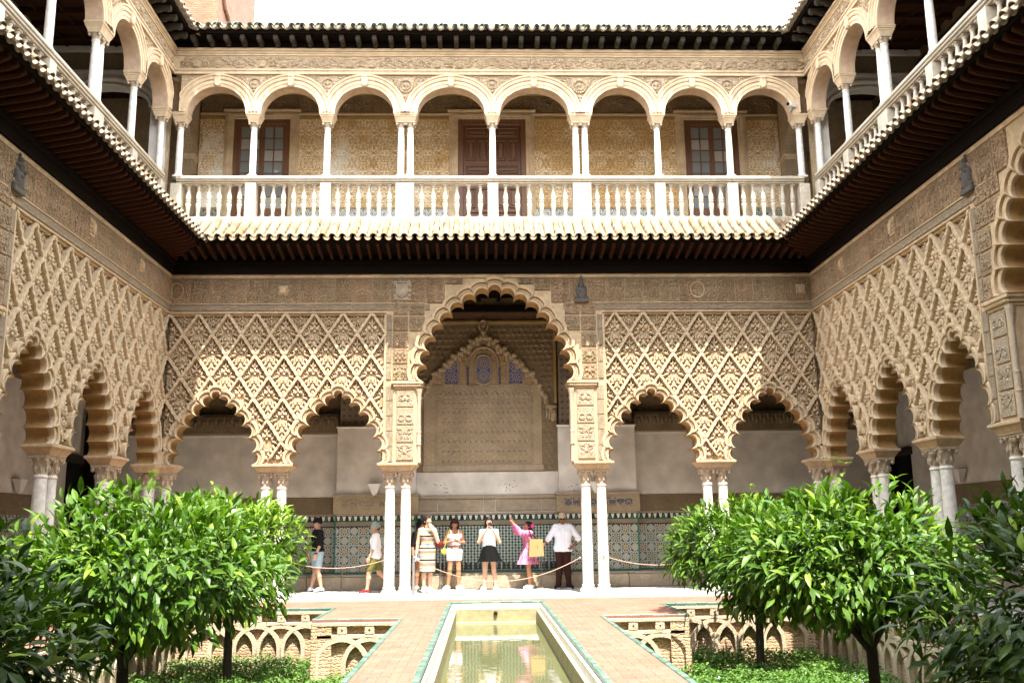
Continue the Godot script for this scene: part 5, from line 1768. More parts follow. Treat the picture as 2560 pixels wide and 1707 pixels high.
func edge_tiles(parent: Node3D, a: Vector3, b: Vector3, w: float) -> void:     # a row of green glazed tiles from a to b, centred
	var n := maxi(1, int(roundf(a.distance_to(b) / 0.22)))
	var d := (b - a) / n
	var l := d.length()
	for v in 3:
		if not shared.has("edge%d_%.3f_%.2f" % [v, l, w]):
			var m := MB.new()
			m.box(Vector3(0, -0.03, 0), Vector3(l - 0.006, 0.07, w), 0.008)
			shared["edge%d_%.3f_%.2f" % [v, l, w]] = m.mesh(M["green_glaze_%d" % v])
	for k in n:
		var o := part("edge_tile", shared["edge%d_%.3f_%.2f" % [(k * 7 + k / 3) % 3, l, w]], null, parent, a + d * (k + 0.5) + Vector3(0, 0.0015 * ((k * 5) % 4 - 2), 0))
		o.rotation.y = atan2(-d.z, d.x)

func bed_wall(label: String, at: Vector3, turn: float, length: float) -> void:
	var t := thing("garden_wall", label, "wall", at, turn, "")
	slab(t, "rubble", "course_stone", Vector3(0, -1.9, -0.35), Vector3(length, -0.13, -0.09))
	slab(t, "coping", "garden_stone", Vector3(0, -0.135, -0.35), Vector3(length, -0.065, 0.012), 0.012)
	slab(t, "string_course", "garden_stone", Vector3(0, -0.345, -0.09), Vector3(length, -0.275, 0.0), 0.01)
	var arch := func(lift: float) -> ArrayMesh:
		var b := MB.new()
		var p := PackedVector2Array()
		for k in 17: p.append(Vector2(cos(PI * k / 16.0), sin(PI * k / 16.0) * 0.98) * 0.485 + Vector2(0, -0.79))
		p.append(Vector2(-0.485, -1.9)); p.append(Vector2(-0.405, -1.9))
		for k in range(16, -1, -1): p.append(Vector2(cos(PI * k / 16.0), sin(PI * k / 16.0) * 0.98) * 0.405 + Vector2(0, -0.79))
		p.append(Vector2(0.405, -1.9)); p.append(Vector2(0.485, -1.9))
		b.extrude(p, -0.09, lift, false)
		return b.mesh(M.garden_stone)
	var blk := func() -> ArrayMesh:
		var b := MB.new()
		b.box(Vector3(0, -0.205, -0.045), Vector3(0.17, 0.14, 0.1), 0.012)
		return b.mesh(M.garden_stone)
	var hole := func() -> ArrayMesh:
		var b := MB.new()
		b.lathe([[0.0, 0.0], [0.017, 0.0]], 10, Vector3(0, -0.2, 0.0075), Basis(Vector3.RIGHT, PI / 2))
		return b.mesh(M.black_paint)
	var n := int(length / 0.48) + 2
	var off := fposmod(length, 0.48) * 0.5
	for k in range(-1, n):
		var u := off + k * 0.48
		if u - 0.1 > 0 and u + 0.1 < length:
			part("block", share("bed_block", blk), null, t, Vector3(u, 0, 0))
			part("drain_hole", share("bed_hole", hole), null, t, Vector3(u, 0, 0))
		if u - 0.49 > -0.02 and u + 0.49 < length + 0.02: part("blind_arch", share("bed_arch%d" % posmod(k, 2), arch.bind(0.004 * posmod(k, 2))), null, t, Vector3(u, 0, 0))
	for q in [[0.0, 0.1], [length - 0.1, length]]: slab(t, "corner_pier", "course_stone", Vector3(q[0], -1.9, -0.09), Vector3(q[1], -0.135, 0.009), 0.01)

func ground() -> void:
	# gallery floor of pale slabs
	var under := MB.new()
	under.span(Vector3(-11.2, -0.25, -3.4), Vector3(11.2, -0.045, 1.06))
	for s in [-1.0, 1.0]: under.span(Vector3(s * 8.0, -0.25, 1.06), Vector3(s * 11.2, -0.045, 25.4))
	under.span(Vector3(-8, -0.25, 20.6), Vector3(8, -0.045, 25.4))
	var fl := setting("gallery_floor", under, M.mortar)
	var sm := MB.new()
	sm.box(Vector3(0, -0.022, 0), Vector3(0.694, 0.044, 0.564), 0.004)
	var smesh := sm.mesh(M.slab)
	for i in 32:
		for j in 6:
			part("floor_slab", smesh, null, fl, Vector3(-10.85 + 0.7 * i, 0.0008 * ((i * 3 + j * 5) % 4), -2.07 + 0.57 * j))
	for s in [-1.0, 1.0]:
		var b := MB.new()
		b.span(Vector3(s * 8.0, -0.044, 1.06), Vector3(s * 11.2, 0.0, 25.0))
		part("floor_strip", b, M.slab, fl)
	slab(fl, "floor_strip", "slab", Vector3(-8, -0.044, 20.6), Vector3(8, 0.0, 25.0))
	# earth under everything
	var e := MB.new()
	e.span(Vector3(-60, -2.2, -60), Vector3(60, -1.55, 80))
	setting("ground", e, M.soil)
	# red brick walks
	var bed := MB.new()
	var y := -0.022
	var zs := [[-8.0, 8.0, 1.06, 2.0], [-8.0, -1.0, 2.0, 3.0], [0.9, 8.0, 2.0, 3.0], [-3.35, -1.0, 3.0, 5.5], [0.9, 3.35, 3.0, 5.5], [-1.8, -1.0, 5.5, 20.6], [0.9, 1.75, 5.5, 20.6], [-8.0, -6.4, 3.0, 20.6], [6.4, 8.0, 3.0, 20.6]]
	for q in zs: bed.span(Vector3(q[0], -0.064, q[2]), Vector3(q[1], y - 0.01, q[3]))
	var walk := setting("brick_walk", bed, M.mortar)
	for q in zs:
		if absf(q[0]) > 6 and q[2] > 2.5: bricks(walk, q[0], q[1], q[2], 9.0, y, 99)
		elif q[2] > 5: bricks(walk, q[0], q[1] , q[2], 16.0, y, 9.0 if q[0] < 0 else 9.0)
		else: bricks(walk, q[0], q[1], q[2], q[3], y, 99)
	for s in [-1.0, 1.0]:
		var xc := -0.05
		edge_tiles(walk, Vector3(xc + s * 0.985, 0, 2.03), Vector3(xc + s * 0.985, 0, 15.0), 0.075)
		edge_tiles(walk, Vector3(s * 3.4, -0.01, 2.97), Vector3(s * 6.4, -0.01, 2.97), 0.075)
		edge_tiles(walk, Vector3(s * 3.32, -0.01, 3.0), Vector3(s * 3.32, -0.01, 5.4), 0.075)
		edge_tiles(walk, Vector3(s * 1.8, -0.01, 5.46), Vector3(s * 3.35, -0.01, 5.46), 0.075)
		edge_tiles(walk, Vector3(s * 1.78, -0.01, 5.5), Vector3(s * 1.78, -0.01, 16.0), 0.075)
		edge_tiles(walk, Vector3(s * 6.44, -0.01, 3.0), Vector3(s * 6.44, -0.01, 16.0), 0.075)
	edge_tiles(walk, Vector3(-1.03, 0, 2.03), Vector3(0.93, 0, 2.03), 0.075)
	# the pool
	var p := thing("pool_basin", "long stone basin of green water between the brick walks", "pool")
	for s in [-1.0, 1.0]:
		var xc := -0.05
		slab(p, "white_rim", "marble", Vector3(xc + s * 0.935, -0.3, 2.08), Vector3(xc + s * 0.895, -0.035, 16.0), 0.008)
		slab(p, "white_rim", "marble", Vector3(xc + s * 0.895, -0.5, 2.12), Vector3(xc + s * 0.855, -0.15, 16.0), 0.008)
		slab(p, "basin_wall", "pool_wall", Vector3(xc + s * 0.92, -1.2, 2.3), Vector3(xc + s * 0.84, -0.16, 16.0))
	slab(p, "white_rim", "marble", Vector3(-0.985, -0.3, 2.08), Vector3(0.885, -0.04, 2.13), 0.008)
	slab(p, "white_rim", "marble", Vector3(-0.945, -0.4, 2.13), Vector3(0.845, -0.12, 2.2), 0.008)
	slab(p, "basin_wall", "pool_wall", Vector3(-0.93, -1.2, 2.2), Vector3(0.83, -0.13, 2.42))
	slab(p, "basin_step", "pool_wall", Vector3(-0.9, -1.2, 2.42), Vector3(0.8, -0.37, 2.52), 0.02)
	var spout := MB.new()
	spout.lathe([[0.035, 0.0], [0.045, 0.02], [0.03, 0.05], [0.018, 0.06], [0.018, 0.02]], 12, Vector3(-0.07, -0.2, 2.42), Basis(Vector3.RIGHT, PI / 2))
	part("spout", spout, M.bracket_wood, p)
	var w := MB.new()
	w.face(Vector3(-0.91, -0.4, 2.5), Vector3(0.81, -0.4, 2.5), Vector3(0.81, -0.4, 16), Vector3(-0.91, -0.4, 16), Vector3.UP)
	setting("pool_water", w, M.pool_water)
	# sunken beds
	bed_wall("far retaining wall of the left sunken bed with interlaced blind arches", Vector3(-6.4, 0, 3.0), 0.0, 3.05)
	bed_wall("far retaining wall of the right sunken bed with interlaced blind arches", Vector3(3.35, 0, 3.0), 0.0, 3.05)
	bed_wall("stepped retaining wall left of the pool, under the brick walk's green edge", Vector3(-3.35, 0, 5.5), 0.0, 1.55)
	bed_wall("stepped retaining wall right of the pool, under the brick walk's green edge", Vector3(1.8, 0, 5.5), 0.0, 1.55)
	bed_wall("short return wall of the left sunken bed, facing left", Vector3(-3.35, 0, 3.0), -PI / 2, 2.5)
	bed_wall("short return wall of the right sunken bed, facing right", Vector3(3.35, 0, 5.5), PI / 2, 2.5)
	bed_wall("outer side wall of the left sunken bed, seen obliquely behind the trees", Vector3(-6.4, 0, 16.0), PI / 2, 13.0)
	bed_wall("outer side wall of the right sunken bed, seen obliquely behind the trees", Vector3(6.4, 0, 3.0), -PI / 2, 13.0)
	bed_wall("inner side wall of the left sunken bed beside the pool walk", Vector3(-1.8, 0, 5.5), -PI / 2, 10.5)
	bed_wall("inner side wall of the right sunken bed beside the pool walk", Vector3(1.8, 0, 16.0), PI / 2, 10.5)

# ------------------------------------------------------------------ small fittings
func fittings() -> void:
	for q in [[Vector3(-3.22, 2.6, -2.83), 0.0, "white wall lamp on the plaster left of the centre arch"], [Vector3(2.72, 2.6, -2.83), 0.0, "white wall lamp half hidden behind the right centre columns"], [Vector3(-10.87, 2.6, 1.0), PI / 2, "white wall lamp on the wall at the far left"], [Vector3(10.87, 2.62, 1.05), -PI / 2, "white wall lamp on the wall at the far right"]]:
		var b := MB.new()
		b.taper(Vector3(0, -0.13, 0.09), Vector2(0.07, 0.05), Vector2(0.165, 0.09), 0.25)
		b.box(Vector3(0, 0.13, 0.09), Vector3(0.36, 0.03, 0.2), 0.008)
		var t := thing("wall_lamp", q[2], "wall lamp", q[0], q[1], "white uplights on the gallery walls")
		part("shade", b, M.white_paint, t)
		var c := MB.new()
		c.lathe([[0.03, -0.17], [0.06, -0.13]], 10, Vector3(0, 0, 0.09))
		part("finial", c, M.white_paint, t)
	var cam := thing("security_camera", "small security camera fixed at the right end arch of the upper gallery", "camera", Vector3(7.86, 12.27, 0.06))
	var cb := MB.new()
	cb.box(Vector3(-0.02, 0.04, 0.02), Vector3(0.26, 0.11, 0.11), 0.015, Basis(Vector3(0, 1, 0), 0.5))
	part("housing", cb, M.white_paint, cam)
	var cl := MB.new()
	cl.ball(Vector3(-0.15, 0.04, 0.09), Vector3(0.045, 0.045, 0.045))
	part("lens", cl, M.black_paint, cam)
	var ca := MB.new()
	ca.tube(PackedVector3Array([Vector3(0, 0, 0), Vector3(-0.04, -0.09, -0.02), Vector3(-0.06, -0.12, -0.08)]), 0.025)
	part("arm", ca, M.steel, cam)
	# barrier ropes hung between the columns
	for q in [[Vector3(-1.95, 0.86, 0.0), Vector3(1.98, 0.82, -0.1), 0.54, "long pink rope sagging across the centre arch in front of the visitors"], [Vector3(-5.1, 0.86, -0.1), Vector3(-2.6, 0.84, -0.15), 0.2, "pink rope sagging between the columns left of the centre arch"], [Vector3(2.55, 0.86, -0.1), Vector3(5.1, 0.84, -0.1), 0.22, "pink rope sagging between the columns right of the centre arch"]]:
		var pts := PackedVector3Array()
		for k in 25:
			var f := k / 24.0
			pts.append(q[0].lerp(q[1], f) - Vector3(0, 4.0 * f * (1.0 - f) * q[2], 0))
		var b := MB.new()
		b.tube(pts, 0.009, 6)
		var r := single("barrier_rope", b, M.rope, q[3], "rope", Vector3.ZERO, "barrier ropes between the columns")
		var h := MB.new()
		for e in [q[0], q[1]]: h.ball(e, Vector3(0.03, 0.03, 0.03), 8, 6)
		part("hook", h, M.steel, r)
	var post := thing("barrier_post", "flat dark grey post beside the left centre columns", "post", Vector3(-1.96, 0, 0.02))
	var pb := MB.new()
	pb.box(Vector3(0, 0.45, 0), Vector3(0.055, 0.9, 0.05), 0.008)
	part("upright", pb, M.grey_paint, post)
	var ph := MB.new()
	ph.box(Vector3(0.08, 0.86, 0.03), Vector3(0.14, 0.02, 0.03), 0.005, Basis(Vector3(0, 0, 1), -0.5)); ph.box(Vector3(0, 0.01, 0), Vector3(0.16, 0.02, 0.14), 0.005)
	part("foot_and_hook", ph, M.white_paint, post)
	for q in [[-1.42, -2.2, 0.0, "thin steel barrier stand on the floor behind the woman in white shorts"], [1.2, -2.25, 0.0, "thin steel barrier stand under the standing man's hand"], [1.42, -2.6, 0.38, "thin steel rod standing on the bench beside the man in the white shirt"], [4.2, -2.6, 0.38, "thin steel rod standing on the bench right of the centre columns"], [-3.95, -2.2, 0.0, "thin steel barrier stand behind the walking boy"]]:
		var t := thing("barrier_stand", q[3], "barrier stand", Vector3(q[0], q[2], q[1]), 0.0, "thin barrier stands along the bench")
		var b := MB.new()
		b.lathe([[0.09, 0.0], [0.09, 0.012], [0.02, 0.025], [0.011, 0.03], [0.011, 0.86], [0.02, 0.87], [0.02, 0.9], [0.0, 0.91]], 10)
		part("rod", b, M.steel, t)
	var sg := MB.new()
	sg.box(Vector3.ZERO, Vector3(0.02, 0.22, 0.2), 0.004)
	single("fire_sign", sg, M.red_paint, "small red fire sign low on the wall at the far left", "sign", Vector3(-10.84, 1.75, 2.2))

# ------------------------------------------------------------------ plants
func leaf_mesh() -> ArrayMesh:           # unit length along +z, upper side +y
	var b := MB.new()
	var st := [[0.0, 0.012, 0.0], [0.12, 0.06, 0.015], [0.35, 0.145, 0.03], [0.6, 0.14, 0.0], [0.82, 0.075, -0.07], [1.0, 0.0, -0.14]]
	for s in [-1.0, 1.0]:
		for k in st.size() - 1:
			var a := Vector3(0, st[k][2], st[k][0])
			var d := Vector3(0, st[k + 1][2], st[k + 1][0])
			var e := Vector3(s * st[k][1], st[k][2] + st[k][1] * 0.28, st[k][0])
			var f := Vector3(s * st[k + 1][1], st[k + 1][2] + st[k + 1][1] * 0.28, st[k + 1][0])
			b.face(a, d, f, e, Vector3.UP)
	return b.mesh()

func orange_tree(label: String, at: Vector3, crown: Vector3, rad: Vector3, trunk_top: float, leaves: int, singles: int, size: float, young: float, seed_: int, fork: bool, shoots: Array, shade_k := 1.0) -> void:  # the last factor darkens leaf colours to stand for shade
	var t := thing("orange_tree", label, "tree", at, 0.0, "clipped orange trees in the sunken beds")
	var rng := RandomNumberGenerator.new(); rng.seed = seed_
	var c := crown - at
	var tk := MB.new()
	var path := PackedVector3Array()
	var rr := []
	for k in 8:
		var f := k / 7.0
		path.append(Vector3(sin(f * 4.0 + seed_) * 0.03, f * (trunk_top - at.y), cos(f * 3.0 + seed_) * 0.03)); rr.append(lerpf(0.085, 0.06, f))
	rr[0] = 0.11
	tk.tube(path, rr, 10)
	part("trunk", tk, M.bark, t)
	var top := path[7]
	var limbs := MB.new()
	for k in 9:
		var a := TAU * k / 9.0 + rng.randf() * 0.5
		var e := c + Vector3(cos(a) * rad.x * 0.7, rng.randf_range(-0.2, 0.45) * rad.y, sin(a) * rad.z * 0.7)
		var base := top if not fork else path[6].lerp(top, rng.randf())
		var m := base.lerp(e, 0.5) + Vector3(0, 0.08 + rng.randf() * 0.1, 0)
		limbs.tube(PackedVector3Array([base, base.lerp(m, 0.5) + Vector3(0, 0.03, 0), m, m.lerp(e, 0.6), e]), [0.045, 0.036, 0.028, 0.018, 0.008], 7)
	part("limbs", limbs, M.bark, t)
	# leaves gather in sprays over the crown
	var lm: ArrayMesh = share("leaf", leaf_mesh)
	var sprays := []
	for k in 95:
		var d := Vector3(rng.randfn(), rng.randfn(), rng.randfn()).normalized()
		if d.y < -0.45: d.y = rng.randf_range(-0.45, 0.2)
		d = d.normalized()
		sprays.append([d * rad * rng.randf_range(0.7, 1.08), d, rng.randf()])
	for k in 30:
		var d := Vector3(rng.randfn(), rng.randfn(), rng.randfn()).normalized()
		sprays.append([d * rad * rng.randf_range(0.3, 0.6), d, 0.0])
	for s in shoots: sprays.append([Vector3(s[0], s[1], s[2]), Vector3(0, 1, 0), 2.0])
	var eye := Vector3(-0.335, 1.53, 22.77)
	var places := []
	var tones := []
	var front := []
	for k in leaves:
		var s: Array = sprays[rng.randi_range(0, sprays.size() - 1)]
		var spread := 0.34
		var p: Vector3
		if s[2] > 1.5:
			if k % 5 != 0: continue
			p = s[0] + Vector3(rng.randfn() * 0.035, rng.randf_range(-0.28, 0.1), rng.randfn() * 0.035)
		else:
			p = s[0] + Vector3(rng.randfn(), rng.randfn() * 0.7, rng.randfn()) * spread * 0.55
		var q := p / rad
		if q.length() > 1.2 and s[2] < 1.5: p = q.normalized() * rad * rng.randf_range(1.02, 1.18)
		if p.y < -rad.y * 0.72: p.y = -rad.y * rng.randf_range(0.5, 0.85)
		var out := (p / (rad * rad)).normalized()
		var dir := (out * 0.75 + Vector3(rng.randfn(), rng.randfn(), rng.randfn()) * 0.5 + Vector3(0, -0.42 + 0.5 * maxf(0, out.y), 0))
		if s[2] > 1.5: dir = Vector3(rng.randfn(), 0.5, rng.randfn())
		dir = dir.normalized()
		var up := (out * 0.55 + Vector3(0, 0.9, 0) + Vector3(rng.randfn(), rng.randfn(), rng.randfn()) * 0.25)
		var x := up.cross(dir).normalized()
		var l := size * rng.randf_range(0.6, 1.32) * (0.7 if s[2] > 1.5 else 1.0)
		var b := Basis(x * l, dir.cross(x) * l, dir * l)
		var f := clampf(0.5 + 0.5 * out.y, 0, 1)
		var fresh: bool = s[2] > 1.5 or (s[2] > 0.62 and rng.randf() < young * f)
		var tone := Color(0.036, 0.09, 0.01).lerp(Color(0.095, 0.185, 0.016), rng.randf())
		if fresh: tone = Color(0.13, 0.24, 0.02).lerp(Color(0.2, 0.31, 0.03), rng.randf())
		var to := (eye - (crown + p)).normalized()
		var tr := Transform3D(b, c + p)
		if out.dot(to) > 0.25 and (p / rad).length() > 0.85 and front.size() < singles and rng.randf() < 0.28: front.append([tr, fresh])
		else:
			places.append(tr); tones.append(Color(tone.r * shade_k, tone.g * shade_k, tone.b * shade_k))
	multi("foliage", lm, M.leaf, places, tones, t)
	for q in front:
		var o := part("leaf", lm, M["single_leaf_%d" % ((3 if q[1] else rng.randi_range(0, 2)) if shade_k > 0.8 else (2 if q[1] else 4))], t)  # trees with shade in their leaf colour take the darker single leaves
		o.transform = q[0]

func trees() -> void:
	for k in 5:
		var m := StandardMaterial3D.new()
		m.albedo_color = [lin(0.03, 0.085, 0.01), lin(0.05, 0.125, 0.013), lin(0.078, 0.165, 0.016), lin(0.16, 0.27, 0.025), lin(0.025, 0.06, 0.008)][k]  # the last tone has shade put into it, for the near trees
		m.roughness = 0.38
		m.metallic_specular = 0.4
		m.backlight_enabled = true
		m.backlight = lin(0.3, 0.42, 0.08)
		M["single_leaf_%d" % k] = m
	var g := -1.56
	orange_tree("bright yellow-green orange tree at the far end of the left bed", Vector3(-4.66, g, 5.9), Vector3(-4.9, 1.25, 5.8), Vector3(1.3, 0.84, 1.25), 0.72, 6500, 120, 0.165, 1.0, 3, false, [])
	orange_tree("far orange tree of the right bed with a thin trunk", Vector3(4.66, g, 5.15), Vector3(4.56, 1.06, 5.1), Vector3(1.33, 0.86, 1.15), 0.3, 6500, 120, 0.165, 0.55, 5, false, [[0.15, 1.2, 0.0], [0.9, 1.08, 0.2]])
	orange_tree("big glossy orange tree in the middle of the left bed", Vector3(-4.4, g, 11.5), Vector3(-4.25, 1.02, 11.5), Vector3(1.42, 0.88, 1.25), 0.25, 7500, 260, 0.18, 0.4, 7, true, [[0.0, 1.12, -0.2], [0.75, 1.0, 0.0]])
	orange_tree("big glossy orange tree with a forked trunk in the right bed", Vector3(4.15, g, 11.5), Vector3(3.98, 1.0, 11.5), Vector3(1.3, 0.87, 1.2), 0.3, 7500, 260, 0.18, 0.4, 11, true, [[0.05, 1.2, 0.0], [0.6, 1.0, 0.1]])
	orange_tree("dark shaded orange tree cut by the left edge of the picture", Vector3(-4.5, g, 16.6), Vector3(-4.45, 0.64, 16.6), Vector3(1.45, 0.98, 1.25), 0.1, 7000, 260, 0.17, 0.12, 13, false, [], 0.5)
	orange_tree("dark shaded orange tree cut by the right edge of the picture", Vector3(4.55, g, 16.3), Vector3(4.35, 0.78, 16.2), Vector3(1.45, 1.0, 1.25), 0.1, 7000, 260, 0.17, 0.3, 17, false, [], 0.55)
	# low leafy cover on the floor of the beds
	var rng := RandomNumberGenerator.new(); rng.seed = 23
	var f := FastNoiseLite.new(); f.seed = 8; f.frequency = 0.35
	for s in [-1.0, 1.0]:
		var places := []
		var tones := []
		for k in 46000:
			var far: bool = k < 38000
			var z := rng.randf_range(3.1, 9.5) if far else rng.randf_range(9.5, 16.0)
			var x := rng.randf_range(1.85, 6.35)
			if z < 5.5 and x < 3.4: continue
			var top := 0.62 + 0.2 * f.get_noise_2d(x * 3 * s, z * 3) + 0.1 * f.get_noise_2d(x * 11 * s, z * 11)
			top *= 0.55 + 0.45 * smoothstep(1.85, 2.6, x)
			var h := top * (1.0 - pow(rng.randf(), 2.0) * 0.7)
			if rng.randf() < 0.03: h += rng.randf() * 0.12
			var dir := Vector3(rng.randfn(), rng.randfn() * 0.5, rng.randfn()).normalized()
			var up := Vector3(rng.randfn() * 0.4, 1, rng.randfn() * 0.4)
			var xx := up.cross(dir).normalized()
			var l := rng.randf_range(0.05, 0.085)
			places.append(Transform3D(Basis(xx * l * 1.6, dir.cross(xx) * l, dir * l), Vector3(s * x, -1.56 + h, z)))
			tones.append(Color(0.05, 0.12, 0.02).lerp(Color(0.14, 0.25, 0.05), pow(rng.randf(), 1.5)))
		var o := multi("ground_cover", share("leaf", leaf_mesh), M.cover_leaf, places, tones, self)
		o.set_meta("label", "low green ground cover filling the left sunken bed" if s < 0 else "low green ground cover filling the right sunken bed")
		o.set_meta("category", "ground cover")
	var fb := MB.new()
	for k in 5:
		var a := TAU * k / 5
		fb.face(Vector3.ZERO, Vector3(cos(a - 0.5) * 0.03, 0.008, sin(a - 0.5) * 0.03), Vector3(cos(a) * 0.042, 0.01, sin(a) * 0.042), Vector3(cos(a + 0.5) * 0.03, 0.008, sin(a + 0.5) * 0.03), Vector3.UP)
	var lilac := StandardMaterial3D.new(); lilac.albedo_color = lin(0.4, 0.36, 0.62)
	var fl := []
	for k in 7: fl.append(Transform3D(Basis(Vector3.RIGHT, 0.6), Vector3(rng.randf_range(3.6, 6.0), -1.0, rng.randf_range(4.0, 8.0))))
	var o := multi("flowers", fb.mesh(), lilac, fl, [], self)
	o.set_meta("label", "tiny lilac flowers dotted over the right ground cover"); o.set_meta("category", "flowers")

# ------------------------------------------------------------------ people
# bones: [from, to, radius, radius]; joined with a smooth minimum and meshed as surface nets
func blob(mb: MB, bones: Array, cell: float, k: float, ymin := -9.0, ymax := 9.0) -> void:
	var lo := Vector3(9, 9, 9)
	var hi := -lo
	for b in bones:
		var r: float = maxf(b[2], b[3]) + cell * 3.0
		lo = lo.min((b[0] as Vector3).min(b[1]) - Vector3(r, r, r)); hi = hi.max((b[0] as Vector3).max(b[1]) + Vector3(r, r, r))
	lo.y = maxf(lo.y, ymin - cell * 3); hi.y = minf(hi.y, ymax + cell * 3)
	var nx := int((hi.x - lo.x) / cell) + 2
	var ny := int((hi.y - lo.y) / cell) + 2
	var nz := int((hi.z - lo.z) / cell) + 2
	var F := PackedFloat32Array()
	F.resize(nx * ny * nz)
	F.fill(1.0)
	for b in bones:
		var a: Vector3 = b[0]
		var ab: Vector3 = (b[1] as Vector3) - a
		var ra: float = b[2]
		var rb: float = b[3]
		var inv := 1.0 / maxf(ab.length_squared(), 1e-9)
		var r := maxf(ra, rb) + k + cell * 1.8
		var p0 := (a.min(b[1]) - Vector3(r, r, r) - lo) / cell
		var p1 := (a.max(b[1]) + Vector3(r, r, r) - lo) / cell
		for z in range(maxi(0, int(p0.z)), mini(nz, int(p1.z) + 2)):
			for y in range(maxi(0, int(p0.y)), mini(ny, int(p1.y) + 2)):
				var at := nx * (y + ny * z)
				for x in range(maxi(0, int(p0.x)), mini(nx, int(p1.x) + 2)):
					var q := lo + Vector3(x, y, z) * cell - a
					var t := clampf(q.dot(ab) * inv, 0.0, 1.0)
					var d := (q - ab * t).length() - (ra + (rb - ra) * t)
					var g := F[at + x]
					var h := maxf(k - absf(g - d), 0.0)
					F[at + x] = minf(g, d) - h * h / (4.0 * k)
	if ymin > -5.0 or ymax < 5.0:
		for y in ny:
			var wy := lo.y + y * cell
			var cut := maxf(wy - ymax, ymin - wy)
			if cut < -cell * 2: continue
			for z in nz:
				var at := nx * (y + ny * z)
				for x in nx: F[at + x] = maxf(F[at + x], cut)
	var index := PackedInt32Array()
	index.resize(nx * ny * nz)
	index.fill(-1)
	var pts := PackedVector3Array()
	var nor := PackedVector3Array()
	var off := [0, 1, nx, nx + 1, nx * ny, nx * ny + 1, nx * ny + nx, nx * ny + nx + 1]
	var edges := [[0, 1], [2, 3], [4, 5], [6, 7], [0, 2], [1, 3], [4, 6], [5, 7], [0, 4], [1, 5], [2, 6], [3, 7]]
	for z in nz - 1:
		for y in ny - 1:
			for x in nx - 1:
				var i := x + nx * (y + ny * z)
				var f0 := F[i]
				if absf(f0) > cell * 2.2: continue
				var s := f0 < 0.0
				if s == (F[i + off[1]] < 0.0) and s == (F[i + off[2]] < 0.0) and s == (F[i + off[3]] < 0.0) and s == (F[i + off[4]] < 0.0) and s == (F[i + off[5]] < 0.0) and s == (F[i + off[6]] < 0.0) and s == (F[i + off[7]] < 0.0): continue
				var sum := Vector3()
				var n := 0
				for e in edges:
					var a: float = F[i + off[e[0]]]
					var b: float = F[i + off[e[1]]]
					if (a < 0.0) == (b < 0.0): continue
					var t := a / (a - b)
					var pa := Vector3(e[0] & 1, (e[0] >> 1) & 1, e[0] >> 2)
					var pb := Vector3(e[1] & 1, (e[1] >> 1) & 1, e[1] >> 2)
					sum += pa.lerp(pb, t)
					n += 1
				sum /= n
				index[i] = pts.size()
				pts.append(lo + (Vector3(x, y, z) + sum) * cell)
				var g := Vector3(F[i + off[1]] + F[i + off[3]] + F[i + off[5]] + F[i + off[7]] - F[i] - F[i + off[2]] - F[i + off[4]] - F[i + off[6]],
					F[i + off[2]] + F[i + off[3]] + F[i + off[6]] + F[i + off[7]] - F[i] - F[i + off[1]] - F[i + off[4]] - F[i + off[5]],
					F[i + off[4]] + F[i + off[5]] + F[i + off[6]] + F[i + off[7]] - F[i] - F[i + off[1]] - F[i + off[2]] - F[i + off[3]])
				nor.append(g.normalized())
	var sx := [1, nx, nx * ny]
	for z in range(1, nz - 1):
		for y in range(1, ny - 1):
			for x in range(1, nx - 1):
				var i := x + nx * (y + ny * z)
				if index[i] < 0: continue
				for ax in 3:
					if (F[i] < 0.0) == (F[i + sx[ax]] < 0.0): continue
					var u: int = sx[(ax + 1) % 3]
					var w: int = sx[(ax + 2) % 3]
					var a := index[i]
					var b := index[i - u]
					var c := index[i - u - w]
					var d := index[i - w]
					if b < 0 or c < 0 or d < 0: continue
					mb.quad3(pts[a], pts[b], pts[c], pts[d], nor[a], nor[b], nor[c], nor[d])

func joints(over: Dictionary) -> Dictionary:
	var j := {"head": Vector3(0, 1.6, 0.015), "neck": Vector3(0, 1.45, 0.0), "shl": Vector3(-0.165, 1.395, 0), "shr": Vector3(0.165, 1.395, 0), "ell": Vector3(-0.215, 1.11, -0.01), "elr": Vector3(0.215, 1.11, -0.01), "wrl": Vector3(-0.225, 0.87, 0.05), "wrr": Vector3(0.225, 0.87, 0.05),
		"hpl": Vector3(-0.085, 0.9, 0), "hpr": Vector3(0.085, 0.9, 0), "knl": Vector3(-0.09, 0.49, 0.015), "knr": Vector3(0.09, 0.49, 0.015), "anl": Vector3(-0.1, 0.085, -0.01), "anr": Vector3(0.1, 0.085, -0.01), "tol": Vector3(-0.125, 0.035, 0.15), "tor": Vector3(0.125, 0.035, 0.15)}
	for k in over: j[k] = over[k]
	return j

func torso(j: Dictionary, fat: float, wide := 1.0) -> Array:
	var out := []
	for s in ["l", "r"]:
		var e: float = -1.0 if s == "l" else 1.0
		var hip: Vector3 = j["hp" + s]
		var sh: Vector3 = j["sh" + s]
		var mid: Vector3 = (j.hpl + j.hpr + j.shl + j.shr) * 0.25
		var waist := mid + Vector3(e * 0.052 * wide, -0.03, 0)
		var chest: Vector3 = (j.shl + j.shr) * 0.5 + (sh - (j.shl + j.shr) * 0.5) * 0.5 + Vector3(0, -0.12, 0.01)
		out.append([hip + Vector3(0, 0.03, -0.005), waist, 0.102 + fat, 0.088 + fat])
		out.append([waist, chest, 0.088 + fat, 0.102 + fat])
		out.append([chest, sh + Vector3(-e * 0.03, -0.005, 0), 0.1 + fat, 0.056 + fat])
	out.append([j.shl + Vector3(0.04, 0, 0), j.shr - Vector3(0.04, 0, 0), 0.062 + fat, 0.062 + fat])
	return out

